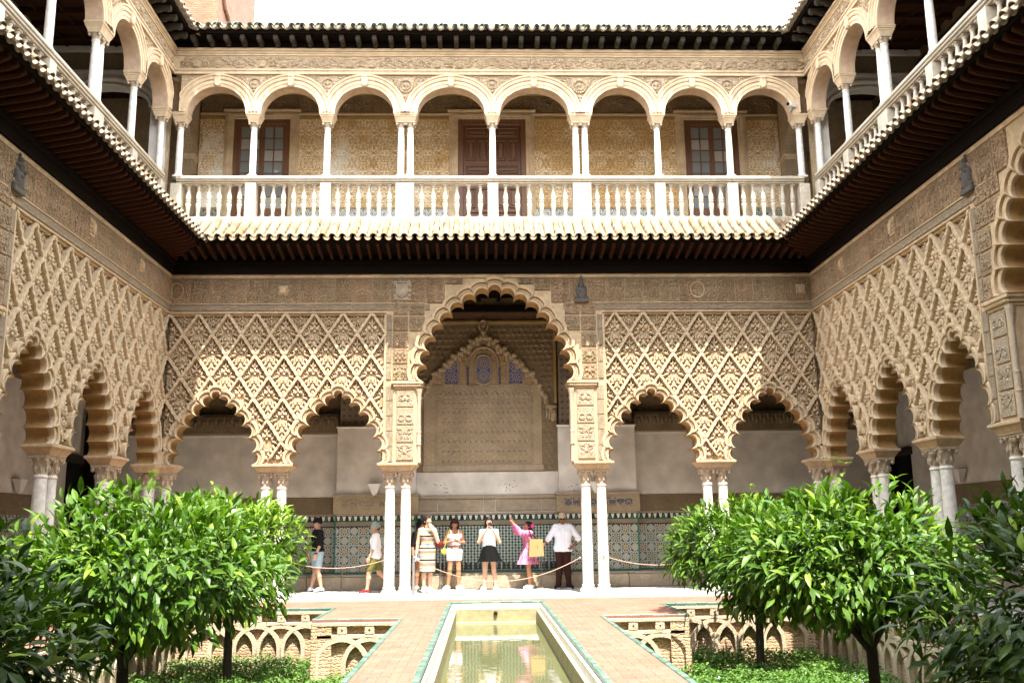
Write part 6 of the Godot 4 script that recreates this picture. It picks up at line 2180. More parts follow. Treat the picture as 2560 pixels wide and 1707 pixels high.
func arm(j: Dictionary, s: String, fat: float, lower := true) -> Array:
	var out := [[j["sh" + s], j["el" + s], 0.05 + fat, 0.04 + fat]]
	if lower: out.append([j["el" + s], j["wr" + s], 0.039 + fat, 0.027 + fat])
	return out

func leg(j: Dictionary, s: String, fat: float, lower := true) -> Array:
	var out := [[j["hp" + s], j["kn" + s], 0.09 + fat, 0.056 + fat]]
	if lower:
		var calf: Vector3 = (j["kn" + s] as Vector3).lerp(j["an" + s], 0.3) + Vector3(0, 0, -0.012)
		out.append([j["kn" + s], calf, 0.054 + fat, 0.057 + fat]); out.append([calf, j["an" + s], 0.057 + fat, 0.036 + fat])
	return out

func hand(mb: MB, wrist: Vector3, dir: Vector3, palm: Vector3, curl: float) -> void:     # dir: along the fingers; palm: the way the palm faces
	dir = dir.normalized()
	palm = (palm - dir * palm.dot(dir)).normalized()
	var side := dir.cross(palm)
	var bones := []
	for k in 4:
		var o := (k - 1.5) * 0.019
		bones.append([wrist + side * o * 0.6, wrist + dir * 0.08 + side * o, 0.015, 0.013])
		var l: float = [0.058, 0.07, 0.066, 0.05][k]
		var a := wrist + dir * 0.085 + side * o * 1.12
		var d1 := (dir + palm * curl * 0.6).normalized()
		var d2 := (dir * (1.0 - curl * 0.5) + palm * curl * 1.5).normalized()
		bones.append([a, a + d1 * l * 0.55, 0.0095, 0.009]); bones.append([a + d1 * l * 0.55, a + d1 * l * 0.55 + d2 * l * 0.5, 0.009, 0.0075])
	var th := wrist + dir * 0.03 - side * 0.03
	bones.append([th, th + (dir * 0.6 - side * 0.7 + palm * 0.4).normalized() * 0.04, 0.012, 0.0105])
	var t2 := th + (dir * 0.6 - side * 0.7 + palm * 0.4).normalized() * 0.04
	bones.append([t2, t2 + (dir * 0.9 - side * 0.2 + palm * 0.4).normalized() * 0.03, 0.0105, 0.0085])
	bones.append([wrist - dir * 0.03, wrist + dir * 0.01, 0.026, 0.022])
	blob(mb, bones, 0.0055, 0.006)

func flare(mb: MB, rings: Array, waves: int, depth: float) -> void:      # [centre, rx, rz] from the waist down
	var rows := []
	for k in rings.size():
		var row := PackedVector3Array()
		for i in 48:
			var a := TAU * i / 48.0
			var w := 1.0 + depth * (float(k) / (rings.size() - 1)) * sin(a * waves + k * 0.3)
			row.append(rings[k][0] + Vector3(cos(a) * rings[k][1] * w, 0, sin(a) * rings[k][2] * w))
		rows.append(row)
	mb.grid(rows, false, true)
	var inner := []
	for r in rows:
		var row := PackedVector3Array()
		for p in r: row.append(p + Vector3(0, 0, 0) + (rings[0][0] * Vector3(1, 0, 1) + Vector3(0, p.y, 0) - p) * 0.03)
		inner.append(row)
	mb.grid(inner, true, true)

func shade(mb: MB, pick: Callable) -> void:
	mb.tinted = true
	mb.c.clear()
	for p in mb.v: mb.c.append(pick.call(p))

func cloth(col: Color, rough := 0.85, tint := false) -> StandardMaterial3D:
	var m := StandardMaterial3D.new()
	m.albedo_color = col.linear_to_srgb()
	m.roughness = rough
	m.metallic_specular = 0.25
	m.vertex_color_use_as_albedo = tint
	return m

# a whole person: body with face and hands, then clothes from the list
func person(label: String, at: Vector3, turn: float, tall: float, over: Dictionary, skin: Color, look: Vector2, hands: Array, wear: Callable) -> Node3D:
	var t := thing("person", label, "person", at, turn)
	t.scale = Vector3.ONE * tall / 1.72
	var j := joints(over)
	var b := MB.new()
	var bones := torso(j, -0.012)
	for s in ["l", "r"]:
		bones.append_array(arm(j, s, 0)); bones.append_array(leg(j, s, 0))
		bones.append([j["an" + s], j["to" + s] + Vector3(0, 0.01, 0), 0.036, 0.026])
	bones.append([(j.shl + j.shr) * 0.5 + Vector3(0, 0.0, -0.01), j.head + Vector3(0, -0.07, -0.015), 0.06, 0.048])
	blob(b, bones, 0.016, 0.03)
	var hb := Basis(Vector3.UP, look.x) * Basis(Vector3.RIGHT, look.y)
	var h: Vector3 = j.head
	var hd := func(x: float, y: float, z: float) -> Vector3: return h + hb * Vector3(x, y, z)
	var face := [[hd.call(0, 0.035, -0.015), hd.call(0, 0.03, 0.01), 0.083, 0.08], [hd.call(0, -0.03, 0.03), hd.call(0, -0.078, 0.05), 0.062, 0.032], [hd.call(0, 0.015, 0.088), hd.call(0, -0.022, 0.108), 0.009, 0.014],
		[hd.call(-0.03, -0.015, 0.055), hd.call(-0.03, -0.015, 0.06), 0.03, 0.03], [hd.call(0.03, -0.015, 0.055), hd.call(0.03, -0.015, 0.06), 0.03, 0.03], [hd.call(-0.02, -0.055, 0.083), hd.call(0.02, -0.055, 0.083), 0.007, 0.007],
		[hd.call(-0.084, 0.005, -0.005), hd.call(-0.088, -0.03, 0.0), 0.014, 0.011], [hd.call(0.084, 0.005, -0.005), hd.call(0.088, -0.03, 0.0), 0.014, 0.011], [hd.call(0, -0.09, -0.01), hd.call(0, -0.13, -0.02), 0.05, 0.05]]
	blob(b, face, 0.009, 0.014)
	for q in hands: hand(b, j["wr" + q[0]], q[1], q[2], q[3])
	part("body", b, cloth(skin, 0.55), t)
	var e := MB.new()
	for s in [-1, 1]:
		e.ball(hd.call(s * 0.031, 0.012, 0.078), Vector3(0.012, 0.008, 0.012), 8, 5)
		e.box(hd.call(s * 0.032, 0.033, 0.084), Vector3(0.032, 0.006, 0.012), 0.002, hb)
	part("eyes", e, M.black_paint, t)
	var lips := MB.new()
	lips.ball(hd.call(0, -0.055, 0.086), Vector3(0.022, 0.007, 0.008), 8, 5, hb)
	part("mouth", lips, cloth(Color(skin.r * 0.75, skin.g * 0.45, skin.b * 0.45)), t)
	wear.call(t, j, hd, hb)
	return t

func sew(t: Node3D, called: String, bones: Array, mat_: Material, ymin := -9.0, ymax := 9.0, cell := 0.017, k := 0.03) -> MeshInstance3D:
	var b := MB.new()
	blob(b, bones, cell, k, ymin, ymax)
	return part(called, b, mat_, t)

func shoes(t: Node3D, j: Dictionary, col: Color, sole: Color) -> void:
	for s in ["l", "r"]:
		var an: Vector3 = j["an" + s]
		var to: Vector3 = j["to" + s]
		var d := (to - an)
		var heel := an - Vector3(d.x, 0, d.z).normalized() * 0.035 + Vector3(0, -0.03, 0)
		var o := sew(t, "shoe", [[heel, an.lerp(to, 0.5), 0.045, 0.047], [an.lerp(to, 0.5), to + Vector3(0, 0.005, 0), 0.046, 0.036], [an + Vector3(0, -0.02, 0), an + Vector3(0, 0.005, 0.0), 0.047, 0.043]], cloth(col, 0.7), -9, 9, 0.012, 0.02)
		var b := MB.new()
		b.tube(PackedVector3Array([heel + Vector3(0, -0.035, 0), an.lerp(to, 0.5) + Vector3(0, -0.033 - (an.lerp(to, 0.5).y - to.y), 0), to + Vector3(0, -0.027, 0)]), [0.042, 0.045, 0.036], 10)
		var sl := part("sole", b, cloth(sole, 0.7), o)
		sl.scale = Vector3(1, 1, 1)

func hair(t: Node3D, hd: Callable, col: Color, extra: Array) -> void:
	var bones := [[hd.call(0, 0.05, -0.03), hd.call(0, 0.055, 0.005), 0.09, 0.082], [hd.call(0, 0.0, -0.045), hd.call(0, -0.03, -0.04), 0.078, 0.066], [hd.call(-0.055, 0.035, 0.02), hd.call(-0.07, 0.0, 0.0), 0.036, 0.03], [hd.call(0.055, 0.035, 0.02), hd.call(0.07, 0.0, 0.0), 0.036, 0.03]]
	for q in extra: bones.append([hd.call(q[0], q[1], q[2]), hd.call(q[3], q[4], q[5]), q[6], q[7]])
	sew(t, "hair", bones, cloth(col, 0.45), -9, 9, 0.012, 0.02)

func phone(label: String, at: Vector3, b: Basis, col: Color) -> void:
	var m := MB.new()
	m.box(Vector3.ZERO, Vector3(0.08, 0.16, 0.011), 0.005, b)
	for k in 2: m.ball(b * Vector3(-0.022, 0.055 - 0.025 * k, 0.007), Vector3(0.009, 0.009, 0.003), 8, 4, b)
	single("phone", m, cloth(col, 0.3), label, "phone", at)

func people() -> void:
	var light := Color(0.46, 0.27, 0.185)
	var tan := Color(0.36, 0.18, 0.1)
	var black := Color(0.012, 0.011, 0.012)
	var white := Color(0.76, 0.75, 0.78)
	# man in a black polo shirt, looking left
	person("man in black polo, cap and pale denim shorts standing at the left", Vector3(-4.55, 0, -1.95), -1.05, 1.82, {"tol": Vector3(-0.12, 0.035, 0.15), "anl": Vector3(-0.12, 0.085, 0.1), "tor": Vector3(0.13, 0.035, 0.09), "anr": Vector3(0.12, 0.085, -0.07), "ell": Vector3(-0.25, 1.12, 0.0), "elr": Vector3(0.24, 1.12, 0.02), "wrl": Vector3(-0.24, 0.9, 0.13), "wrr": Vector3(0.25, 0.88, 0.14)}, light, Vector2(-0.35, 0.0),
		[["l", Vector3(0, -1, 0.25), Vector3(1, 0, 0), 0.4], ["r", Vector3(0, -1, 0.2), Vector3(-1, 0, 0), 0.4]],
		func(t, j, hd, hb):
			sew(t, "polo_shirt", torso(j, 0.022, 1.2) + arm(j, "l", 0.024, false) + arm(j, "r", 0.024, false), cloth(black), 0.93, 1.475)
			var badge := MB.new(); badge.ball(Vector3(0.07, 1.3, 0.135), Vector3(0.014, 0.018, 0.008))
			part("badge", badge, cloth(white), t)
			sew(t, "denim_shorts", leg(j, "l", 0.03, false) + leg(j, "r", 0.03, false) + torso(j, 0.016, 1.1), cloth(Color(0.3, 0.4, 0.47)), 0.56, 0.99)
			sew(t, "cap", [[hd.call(0, 0.06, -0.02), hd.call(0, 0.065, 0.01), 0.094, 0.09], [hd.call(-0.03, 0.062, 0.1), hd.call(0.03, 0.062, 0.1), 0.02, 0.02], [hd.call(-0.03, 0.055, 0.14), hd.call(0.03, 0.055, 0.14), 0.012, 0.012]], cloth(black), -9, 9, 0.012, 0.03)
			var g := MB.new(); g.box(hd.call(0, 0.012, 0.092), Vector3(0.13, 0.035, 0.02), 0.008, hb)
			part("sunglasses", g, cloth(black, 0.2), t)
			var w := MB.new(); w.lathe([[0.036, -0.015], [0.038, 0.0], [0.036, 0.015]], 12, j.wrr + Vector3(0, 0.03, -0.01))
			part("watch", w, cloth(black), t)
			shoes(t, j, Color(0.62, 0.6, 0.66), black))
	# boy walking left
	person("boy in white tee, grey bucket hat and olive shorts walking left", Vector3(-2.98, 0, -1.1), -PI / 2 + 0.15, 1.7, {"hpl": Vector3(-0.07, 0.9, 0), "knl": Vector3(-0.07, 0.5, -0.1), "anl": Vector3(-0.08, 0.2, -0.42), "tol": Vector3(-0.09, 0.06, -0.34), "knr": Vector3(0.07, 0.5, 0.16), "anr": Vector3(0.07, 0.085, 0.2), "tor": Vector3(0.08, 0.035, 0.36), "elr": Vector3(0.2, 1.13, 0.04), "wrr": Vector3(0.2, 0.88, 0.16), "ell": Vector3(-0.2, 1.13, -0.08), "wrl": Vector3(-0.2, 0.9, -0.14), "shl": Vector3(-0.15, 1.39, 0), "shr": Vector3(0.15, 1.39, 0)}, light, Vector2(0.2, 0.1),
		[["l", Vector3(0, -1, 0.1), Vector3(1, 0, 0), 0.4], ["r", Vector3(0, -1, 0.3), Vector3(-1, 0, 0), 0.4]],
		func(t, j, hd, hb):
			sew(t, "tee_shirt", torso(j, 0.03, 1.1) + arm(j, "l", 0.035, false) + arm(j, "r", 0.035, false) + [[j.hpl + Vector3(0, 0.03, 0), j.hpr + Vector3(0, 0.03, 0), 0.14, 0.14]], cloth(white), 0.82, 1.47)
			sew(t, "olive_shorts", leg(j, "l", 0.032, false) + leg(j, "r", 0.032, false), cloth(Color(0.13, 0.125, 0.035)), 0.56, 0.95)
			sew(t, "bucket_hat", [[hd.call(0, 0.055, -0.02), hd.call(0, 0.075, 0.0), 0.097, 0.088], [hd.call(0, 0.03, 0.06), hd.call(0, 0.022, 0.12), 0.05, 0.018], [hd.call(-0.07, 0.03, 0.0), hd.call(-0.11, 0.015, 0.0), 0.04, 0.015], [hd.call(0.07, 0.03, 0.0), hd.call(0.11, 0.015, 0.0), 0.04, 0.015], [hd.call(0, 0.03, -0.09), hd.call(0, 0.015, -0.13), 0.05, 0.018]], cloth(Color(0.27, 0.32, 0.29)), -9, 9, 0.012, 0.03)
			sew(t, "hair", [[hd.call(0, -0.01, -0.06), hd.call(0, -0.04, -0.055), 0.06, 0.05]], cloth(Color(0.1, 0.06, 0.035)), -9, 9, 0.012, 0.02)
			shoes(t, j, Color(0.16, 0.02, 0.018), white))
	# woman half hidden behind the columns
	person("woman in black top and plaid skirt half hidden behind the columns", Vector3(-1.93, 0, -2.0), 0.5, 1.74, {}, tan, Vector2(0.7, 0.0), [["l", Vector3(0, -1, 0.2), Vector3(1, 0, 0), 0.4], ["r", Vector3(0, -1, 0.2), Vector3(-1, 0, 0), 0.4]],
		func(t, j, hd, hb):
			sew(t, "black_top", torso(j, 0.012) + arm(j, "l", 0.018, false) + arm(j, "r", 0.018, false), cloth(black), 1.0, 1.46)
			var b := MB.new()
			flare(b, [[Vector3(0, 1.04, 0), 0.16, 0.13], [Vector3(0, 0.9, 0), 0.2, 0.17], [Vector3(0, 0.72, 0), 0.24, 0.2]], 9, 0.05)
			shade(b, func(p): return Color(0.35, 0.36, 0.42) if (int((p.x + 9.0) / 0.035) + int((p.y + 9.0) / 0.035)) % 2 == 0 else Color(0.05, 0.06, 0.12))
			part("plaid_skirt", b, cloth(Color.WHITE, 0.9, true), t)
			hair(t, hd, black, [[0, 0.05, -0.05, 0, -0.1, -0.06, 0.08, 0.06], [-0.07, 0.0, -0.02, -0.08, -0.12, 0.0, 0.04, 0.03], [0, 0.13, -0.04, 0, 0.15, -0.05, 0.045, 0.04]])
			shoes(t, j, Color(0.6, 0.58, 0.62), white))
	# woman in the striped dress
	person("woman in striped knit midi dress with one hand raised to her neck", Vector3(-1.7, 0, -1.0), 0.12, 1.86, {"elr": Vector3(0.235, 1.14, 0.08), "wrr": Vector3(0.1, 1.4, 0.15), "wrl": Vector3(-0.25, 0.86, 0.04), "tol": Vector3(-0.09, 0.035, 0.14), "anl": Vector3(-0.07, 0.085, -0.01), "anr": Vector3(0.06, 0.085, -0.06), "tor": Vector3(0.12, 0.035, 0.08), "knl": Vector3(-0.075, 0.49, 0.02), "knr": Vector3(0.075, 0.49, 0.0)}, Color(0.5, 0.32, 0.22), Vector2(0.75, -0.05),
		[["l", Vector3(0, -1, 0.15), Vector3(1, 0, 0), 0.35], ["r", Vector3(-0.35, 0.9, 0.0), Vector3(-0.3, 0.1, -1), 0.4]],
		func(t, j, hd, hb):
			var b := MB.new()
			blob(b, torso(j, 0.0) + [[Vector3(-0.075, 0.95, 0), Vector3(-0.07, 0.5, 0.01), 0.115, 0.115], [Vector3(0.075, 0.95, 0), Vector3(0.07, 0.5, 0.01), 0.115, 0.115], [Vector3(0, 0.85, -0.02), Vector3(0, 0.5, 0), 0.12, 0.12]], 0.014, 0.03, 0.44, 1.36)
			shade(b, func(p):
				var v := fposmod(p.y - 0.44, 0.268) / 0.268
				if v < 0.13: return Color(0.03, 0.02, 0.018)
				if v < 0.24: return Color(0.5, 0.4, 0.27)
				if v < 0.46: return Color(0.2, 0.25, 0.29)
				if v < 0.6: return Color(0.5, 0.38, 0.22)
				if v < 0.82: return Color(0.34, 0.16, 0.1)
				if v < 0.92: return Color(0.25, 0.29, 0.32)
				return Color(0.52, 0.42, 0.29))
			part("striped_dress", b, cloth(Color.WHITE, 0.95, true), t)
			var st := MB.new()
			for s in [-1.0, 1.0]: st.tube(PackedVector3Array([Vector3(s * 0.09, 1.33, 0.09), Vector3(s * 0.1, 1.42, 0.05), Vector3(s * 0.1, 1.45, 0.0), Vector3(s * 0.09, 1.38, -0.07)]), 0.012, 6)
			part("straps", st, cloth(Color(0.74, 0.62, 0.46)), t)
			hair(t, hd, Color(0.02, 0.014, 0.012), [[0, 0.0, -0.06, 0, -0.05, -0.08, 0.07, 0.045], [0, -0.03, -0.09, 0, 0.0, -0.11, 0.045, 0.04]])
			shoes(t, j, Color(0.78, 0.76, 0.72), white))
	# woman in white shorts looking at her phone
	person("woman in lilac crop top and white shorts looking down at her phone", Vector3(-1.06, 0, -2.0), 0.1, 1.8, {"head": Vector3(0.0, 1.58, 0.04), "ell": Vector3(-0.235, 1.12, -0.02), "wrl": Vector3(-0.02, 1.17, 0.2), "elr": Vector3(0.23, 1.12, 0.0), "wrr": Vector3(0.1, 1.15, 0.2), "knl": Vector3(-0.11, 0.49, 0.01), "anl": Vector3(-0.16, 0.085, -0.02), "tol": Vector3(-0.26, 0.035, 0.09), "knr": Vector3(0.1, 0.49, 0.02), "anr": Vector3(0.1, 0.085, 0.0), "tor": Vector3(0.2, 0.035, 0.11)}, tan, Vector2(0.05, 0.5),
		[["l", Vector3(0.85, 0.3, 0.1), Vector3(0, 0.3, -1), 0.5], ["r", Vector3(-0.4, 0.4, 0.2), Vector3(-0.3, 0.3, -1), 0.5]],
		func(t, j, hd, hb):
			sew(t, "crop_top", torso(j, 0.004), cloth(Color(0.45, 0.45, 0.58)), 1.06, 1.33)
			var st := MB.new()
			for s in [-1.0, 1.0]: st.tube(PackedVector3Array([Vector3(s * 0.08, 1.31, 0.1), Vector3(s * 0.1, 1.42, 0.06), Vector3(s * 0.1, 1.455, 0.0), Vector3(s * 0.09, 1.38, -0.07)]), 0.014, 6)
			part("straps", st, cloth(Color(0.45, 0.45, 0.58)), t)
			sew(t, "white_shorts", leg(j, "l", 0.024, false) + leg(j, "r", 0.024, false) + torso(j, 0.008), cloth(white), 0.7, 0.99)
			hair(t, hd, Color(0.03, 0.014, 0.01), [[-0.07, 0.03, 0.0, -0.085, -0.17, 0.03, 0.045, 0.035], [0.07, 0.03, 0.0, 0.085, -0.17, 0.03, 0.045, 0.035], [0, 0.0, -0.05, 0, -0.18, -0.05, 0.08, 0.07]])
			shoes(t, j, Color(0.62, 0.64, 0.64), white))
	phone("white phone in the hands of the woman in white shorts", Vector3(-0.98, 1.3, -1.74), Basis(Vector3(0, 0, 1), 1.25) * Basis(Vector3.RIGHT, -0.7), white)
	var bag := MB.new()
	bag.ball(Vector3.ZERO, Vector3(0.085, 0.085, 0.04), 14, 8)
	var bg := single("handbag", bag, cloth(Color(0.5, 0.38, 0.07)), "small yellow handbag hanging at the hip of the woman in shorts", "handbag", Vector3(-1.32, 0.96, -1.95))
	var sb := MB.new(); sb.tube(PackedVector3Array([Vector3(0.0, 0.06, 0.0), Vector3(0.06, 0.3, 0.03), Vector3(0.12, 0.5, 0.06), Vector3(0.14, 0.58, 0.0)]), 0.011, 6)
	part("strap", sb, cloth(Color(0.5, 0.38, 0.07)), bg)
	var red := MB.new()
	red.ball(Vector3.ZERO, Vector3(0.1, 0.09, 0.06), 12, 8); red.box(Vector3(0, -0.03, 0), Vector3(0.16, 0.12, 0.1), 0.03)
	single("handbag", red, cloth(Color(0.13, 0.015, 0.015)), "dark red bag carried behind the striped dress", "handbag", Vector3(-1.42, 1.16, -1.5))
	# woman photographing with both hands
	person("woman in white top and black flared skirt photographing with raised hands", Vector3(-0.17, 0, -1.55), 0.0, 1.8, {"ell": Vector3(-0.245, 1.14, 0.08), "wrl": Vector3(-0.055, 1.43, 0.23), "elr": Vector3(0.25, 1.13, 0.08), "wrr": Vector3(0.085, 1.42, 0.24), "knl": Vector3(-0.1, 0.49, 0.0), "anl": Vector3(-0.125, 0.085, 0.03), "tol": Vector3(-0.19, 0.035, 0.18), "knr": Vector3(0.11, 0.49, -0.01), "anr": Vector3(0.15, 0.085, -0.02), "tor": Vector3(0.19, 0.035, 0.14)}, Color(0.48, 0.29, 0.2), Vector2(0.05, 0.0),
		[["l", Vector3(0.35, 0.75, 0.2), Vector3(1, -0.2, -0.3), 0.6], ["r", Vector3(-0.35, 0.75, 0.2), Vector3(-1, -0.2, -0.3), 0.6]],
		func(t, j, hd, hb):
			sew(t, "white_top", torso(j, 0.006) + [[j.shl, (j.shl as Vector3).lerp(j.ell, 0.22), 0.066, 0.062], [j.shr, (j.shr as Vector3).lerp(j.elr, 0.22), 0.066, 0.062]], cloth(Color(0.72, 0.7, 0.8)), 1.03, 1.45)
			var b := MB.new()
			flare(b, [[Vector3(0, 1.06, 0), 0.142, 0.115], [Vector3(0, 1.02, 0), 0.15, 0.125], [Vector3(0, 0.92, 0), 0.2, 0.165], [Vector3(0.01, 0.78, 0), 0.25, 0.2], [Vector3(0.02, 0.68, 0), 0.29, 0.23]], 7, 0.07)
			part("black_skirt", b, cloth(Color(0.003, 0.003, 0.003)), t)
			hair(t, hd, Color(0.014, 0.01, 0.01), [[-0.06, 0.02, -0.02, -0.075, -0.12, -0.02, 0.045, 0.035], [0, 0.0, -0.05, 0, -0.14, -0.05, 0.08, 0.06], [-0.05, 0.125, 0.02, 0.05, 0.125, 0.02, 0.022, 0.022]])
			shoes(t, j, white, white))
	phone("dark phone held up in front of the face of the woman in black skirt", Vector3(-0.15, 1.6, -1.25), Basis(Vector3(0, 0, 1), 0.1), Color(0.03, 0.035, 0.045))
	# woman in pink, arms up to the left
	person("woman in pink dress with a flower in her hair raising a phone to the left", Vector3(0.84, 0, -2.0), -PI / 2 + 0.35, 1.72, {"head": Vector3(0, 1.57, 0.0), "ell": Vector3(-0.13, 1.44, 0.28), "wrl": Vector3(-0.03, 1.66, 0.42), "elr": Vector3(0.16, 1.4, 0.26), "wrr": Vector3(0.06, 1.64, 0.42), "knr": Vector3(0.08, 0.49, 0.03), "anr": Vector3(0.08, 0.085, 0.0), "tor": Vector3(0.1, 0.035, 0.16), "knl": Vector3(-0.08, 0.49, -0.04), "anl": Vector3(-0.09, 0.085, -0.12), "tol": Vector3(-0.1, 0.035, 0.03)}, tan, Vector2(0.0, -0.25),
		[["l", Vector3(0.2, 0.8, 0.35), Vector3(1, 0, 0.2), 0.5], ["r", Vector3(-0.2, 0.8, 0.35), Vector3(-1, 0, 0.2), 0.5]],
		func(t, j, hd, hb):
			var flowery := func(p: Vector3) -> Color:
				var v := sin(p.x * 70.0 + sin(p.y * 50.0) * 2.0) * sin(p.y * 62.0) * sin(p.z * 66.0 + 1.0)
				return Color(0.6, 0.3, 0.4) if v > 0.12 else (Color(0.42, 0.08, 0.2) if v < -0.25 else Color(0.52, 0.14, 0.28))
			var b := MB.new()
			var bones := torso(j, 0.012)
			for s in ["l", "r"]:
				bones.append([j["sh" + s], j["el" + s], 0.072, 0.078]); bones.append([j["el" + s], (j["el" + s] as Vector3).lerp(j["wr" + s], 0.75), 0.078, 0.05])
			blob(b, bones, 0.016, 0.03, 1.0, 9)
			flare(b, [[Vector3(0, 1.04, 0), 0.13, 0.125], [Vector3(0, 0.95, 0), 0.16, 0.165], [Vector3(0, 0.8, 0.0), 0.2, 0.225], [Vector3(0, 0.72, 0), 0.215, 0.245], [Vector3(0, 0.7, 0), 0.235, 0.27], [Vector3(0, 0.62, 0.01), 0.25, 0.29]], 8, 0.07)
			shade(b, flowery)
			part("pink_dress", b, cloth(Color.WHITE, 0.9, true), t)
			hair(t, hd, black, [[0, 0.0, -0.06, 0, -0.15, -0.1, 0.085, 0.07], [0, -0.15, -0.1, 0, -0.42, -0.11, 0.075, 0.05]])
			var fl := MB.new()
			for k in 6: fl.ball(hd.call(0.08 + 0.01 * sin(k), 0.03 + 0.03 * sin(k * 1.05), -0.09 + 0.03 * cos(k * 1.05)), Vector3(0.025, 0.028, 0.028), 8, 5)
			part("hair_flower", fl, cloth(Color(0.75, 0.08, 0.3)), t)
			shoes(t, j, Color(0.72, 0.74, 0.78), white))
	phone("phone raised high in the hands of the woman in pink", Vector3(0.43, 1.83, -1.86), Basis(Vector3.UP, 1.2), Color(0.04, 0.04, 0.05))
	var tote := thing("tote_bag", "large beige paper tote bag hanging from the shoulder of the woman in pink", "tote bag", Vector3(1.02, 0.83, -1.66), 0.12)
	var tb := MB.new()
	var q0 := [Vector2(-0.185, -0.02), Vector2(0.2, 0.0), Vector2(0.165, 0.42), Vector2(-0.165, 0.42)]
	tb.extrude(PackedVector2Array(q0), -0.07, 0.07)
	for x in [-0.09]: tb.box(Vector3(x, 0.2, 0.071), Vector3(0.006, 0.4, 0.006))
	part("paper_bag", tb, cloth(Color(0.32, 0.205, 0.095)), tote)
	var em := MB.new()
	em.box(Vector3(0.03, 0.235, 0.073), Vector3(0.016, 0.055, 0.004)); em.box(Vector3(0.03, 0.195, 0.073), Vector3(0.045, 0.006, 0.004)); em.box(Vector3(0.03, 0.27, 0.073), Vector3(0.008, 0.02, 0.004))
	part("printed_mark", em, cloth(Color(0.16, 0.1, 0.05)), tote)
	for s in [-1.0, 1.0]:
		var h := MB.new()
		h.tube(PackedVector3Array([Vector3(-0.1, 0.4, s * 0.06), Vector3(-0.13, 0.55, s * 0.04), Vector3(-0.15, 0.64, -0.1), Vector3(-0.07, 0.55, -0.2 + s * 0.03), Vector3(0.06, 0.4, s * 0.06)]), 0.009, 6)
		part("handle", h, cloth(black), tote)
	# man in the white shirt
	person("man in white shirt, beige cap and brown trousers with a hand on his hip", Vector3(1.74, 0, -1.95), -0.05, 1.88, {"head": Vector3(-0.01, 1.6, 0.02), "shl": Vector3(-0.185, 1.4, 0), "shr": Vector3(0.185, 1.4, 0), "ell": Vector3(-0.33, 1.16, 0.02), "wrl": Vector3(-0.5, 0.93, 0.06), "elr": Vector3(0.37, 1.15, -0.03), "wrr": Vector3(0.225, 0.96, 0.07), "hpl": Vector3(-0.09, 0.92, 0), "hpr": Vector3(0.09, 0.92, 0), "anl": Vector3(-0.13, 0.085, 0), "tol": Vector3(-0.2, 0.035, 0.13), "anr": Vector3(0.12, 0.085, 0), "tor": Vector3(0.2, 0.035, 0.13)}, Color(0.2, 0.095, 0.05), Vector2(0.0, 0.1),
		[["l", Vector3(-0.8, -0.5, 0.2), Vector3(0, -1, 0.2), 0.6], ["r", Vector3(-0.6, -0.4, 0.4), Vector3(-0.4, 0.3, -1), 0.4]],
		func(t, j, hd, hb):
			var sl := []
			for s in ["l", "r"]: sl.append_array([[j["sh" + s], j["el" + s], 0.072, 0.066], [j["el" + s], (j["el" + s] as Vector3).lerp(j["wr" + s], 0.2), 0.066, 0.056]])
			sew(t, "white_shirt", torso(j, 0.026, 1.25) + sl + [[j.hpl, j.hpr, 0.135, 0.135]], cloth(Color(0.7, 0.7, 0.78)), 0.84, 1.5)
			var pk := MB.new(); pk.box(Vector3(0.0, 1.13, 0.145), Vector3(0.03, 0.56, 0.01), 0.003)
			part("placket", pk, cloth(Color(0.76, 0.76, 0.82)), t)
			sew(t, "collar", [[Vector3(-0.02, 1.42, 0.075), Vector3(-0.075, 1.475, 0.02), 0.022, 0.024], [Vector3(0.02, 1.42, 0.075), Vector3(0.075, 1.475, 0.02), 0.022, 0.024], [Vector3(-0.07, 1.475, 0.02), Vector3(0.07, 1.475, -0.05), 0.024, 0.03]], cloth(Color(0.72, 0.72, 0.8)), -9, 9, 0.011, 0.02)
			sew(t, "brown_trousers", leg(j, "l", 0.022) + leg(j, "r", 0.022) + [[j.anl, j.anl + Vector3(0, -0.02, 0.01), 0.07, 0.075], [j.anr, j.anr + Vector3(0, -0.02, 0.01), 0.07, 0.075]], cloth(Color(0.03, 0.011, 0.009)), 0.06, 0.98)
			sew(t, "cap", [[hd.call(0, 0.06, -0.02), hd.call(0, 0.06, 0.015), 0.094, 0.088], [hd.call(-0.035, 0.06, 0.09), hd.call(0.035, 0.06, 0.09), 0.022, 0.022], [hd.call(-0.03, 0.05, 0.125), hd.call(0.03, 0.05, 0.125), 0.012, 0.012]], cloth(Color(0.42, 0.34, 0.23)), -9, 9, 0.012, 0.03)
			var g := MB.new(); g.box(hd.call(0, 0.012, 0.092), Vector3(0.13, 0.035, 0.02), 0.008, hb)
			part("sunglasses", g, cloth(black, 0.2), t)
			shoes(t, j, black, Color(0.5, 0.5, 0.52)))
	# small white cap lying on the floor by the rope
	var lit := MB.new()
	lit.lathe([[0.03, 0.0], [0.034, 0.02], [0.03, 0.045], [0.0, 0.05]], 10)
	single("floor_light", lit, M.white_paint, "small white fitting on the floor at the lowest point of the rope", "fitting", Vector3(0.28, 0.08, -0.06))

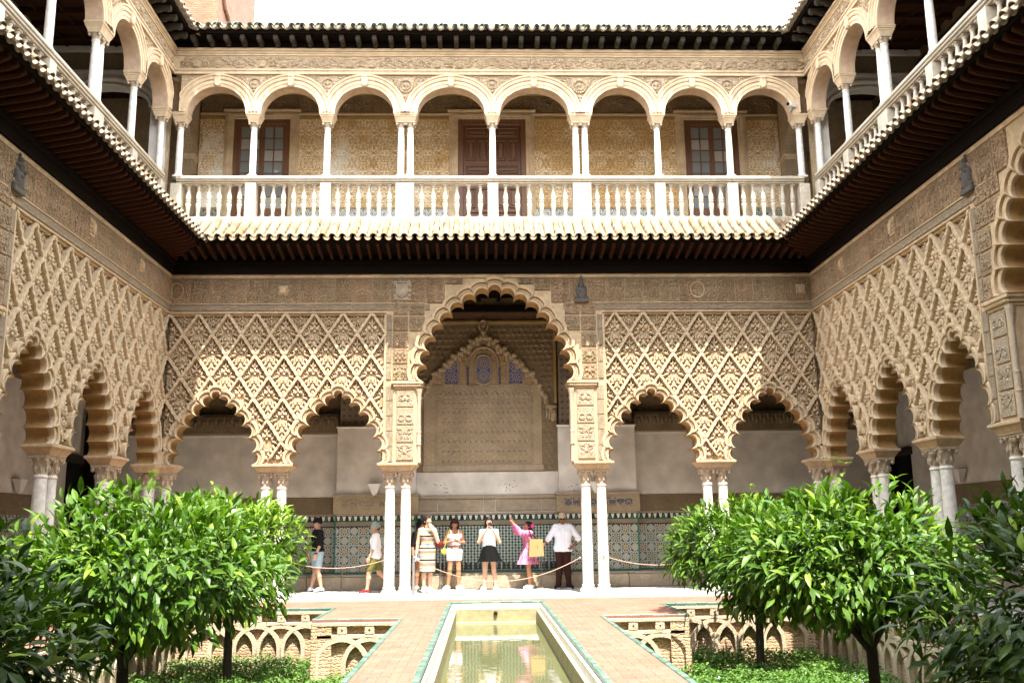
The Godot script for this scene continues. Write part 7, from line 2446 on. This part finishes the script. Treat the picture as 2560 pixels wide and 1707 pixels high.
func _ready() -> void:
	var cam := Camera3D.new()
	cam.name = "camera"
	cam.fov = 39.93
	cam.near = 0.1
	cam.far = 400.0
	cam.rotation_order = EULER_ORDER_YXZ
	cam.position = Vector3(-0.335, 1.528, 22.774)
	cam.rotation = Vector3(deg_to_rad(11.237), deg_to_rad(-1.901), deg_to_rad(-0.68))
	add_child(cam)
	cam.current = true
	var we := WorldEnvironment.new()
	we.name = "sky"
	var env := Environment.new()
	env.background_mode = Environment.BG_SKY
	var sky := Sky.new()
	var ps := ProceduralSkyMaterial.new()
	ps.sky_top_color = lin(0.46, 0.49, 0.54)
	ps.sky_horizon_color = lin(0.84, 0.84, 0.82)
	ps.sky_curve = 0.2
	ps.ground_bottom_color = lin(0.3, 0.27, 0.22)
	ps.ground_horizon_color = lin(0.6, 0.6, 0.58)
	ps.energy_multiplier = 2.7
	sky.sky_material = ps
	env.sky = sky
	env.background_energy_multiplier = 1.0
	env.tonemap_mode = Environment.TONE_MAPPER_LINEAR
	env.tonemap_exposure = 5.1
	env.sdfgi_enabled = true
	env.ssao_enabled = true
	env.ssil_enabled = true
	we.environment = env
	add_child(we)
	var sun := DirectionalLight3D.new()
	sun.name = "sun"
	sun.light_energy = 1.2
	sun.light_color = lin(1.0, 0.93, 0.82)
	sun.light_angular_distance = 0.5
	sun.shadow_enabled = true
	var to_sun := Vector3(0.1, 1.0, 0.43).normalized()
	sun.look_at_from_position(Vector3.ZERO, -to_sun, Vector3.BACK)
	add_child(sun)
	make_materials()
	arcades()
	upper_storey()
	back_walls()
	upper_walls()
	ground()
	fittings()
	trees()
	people()
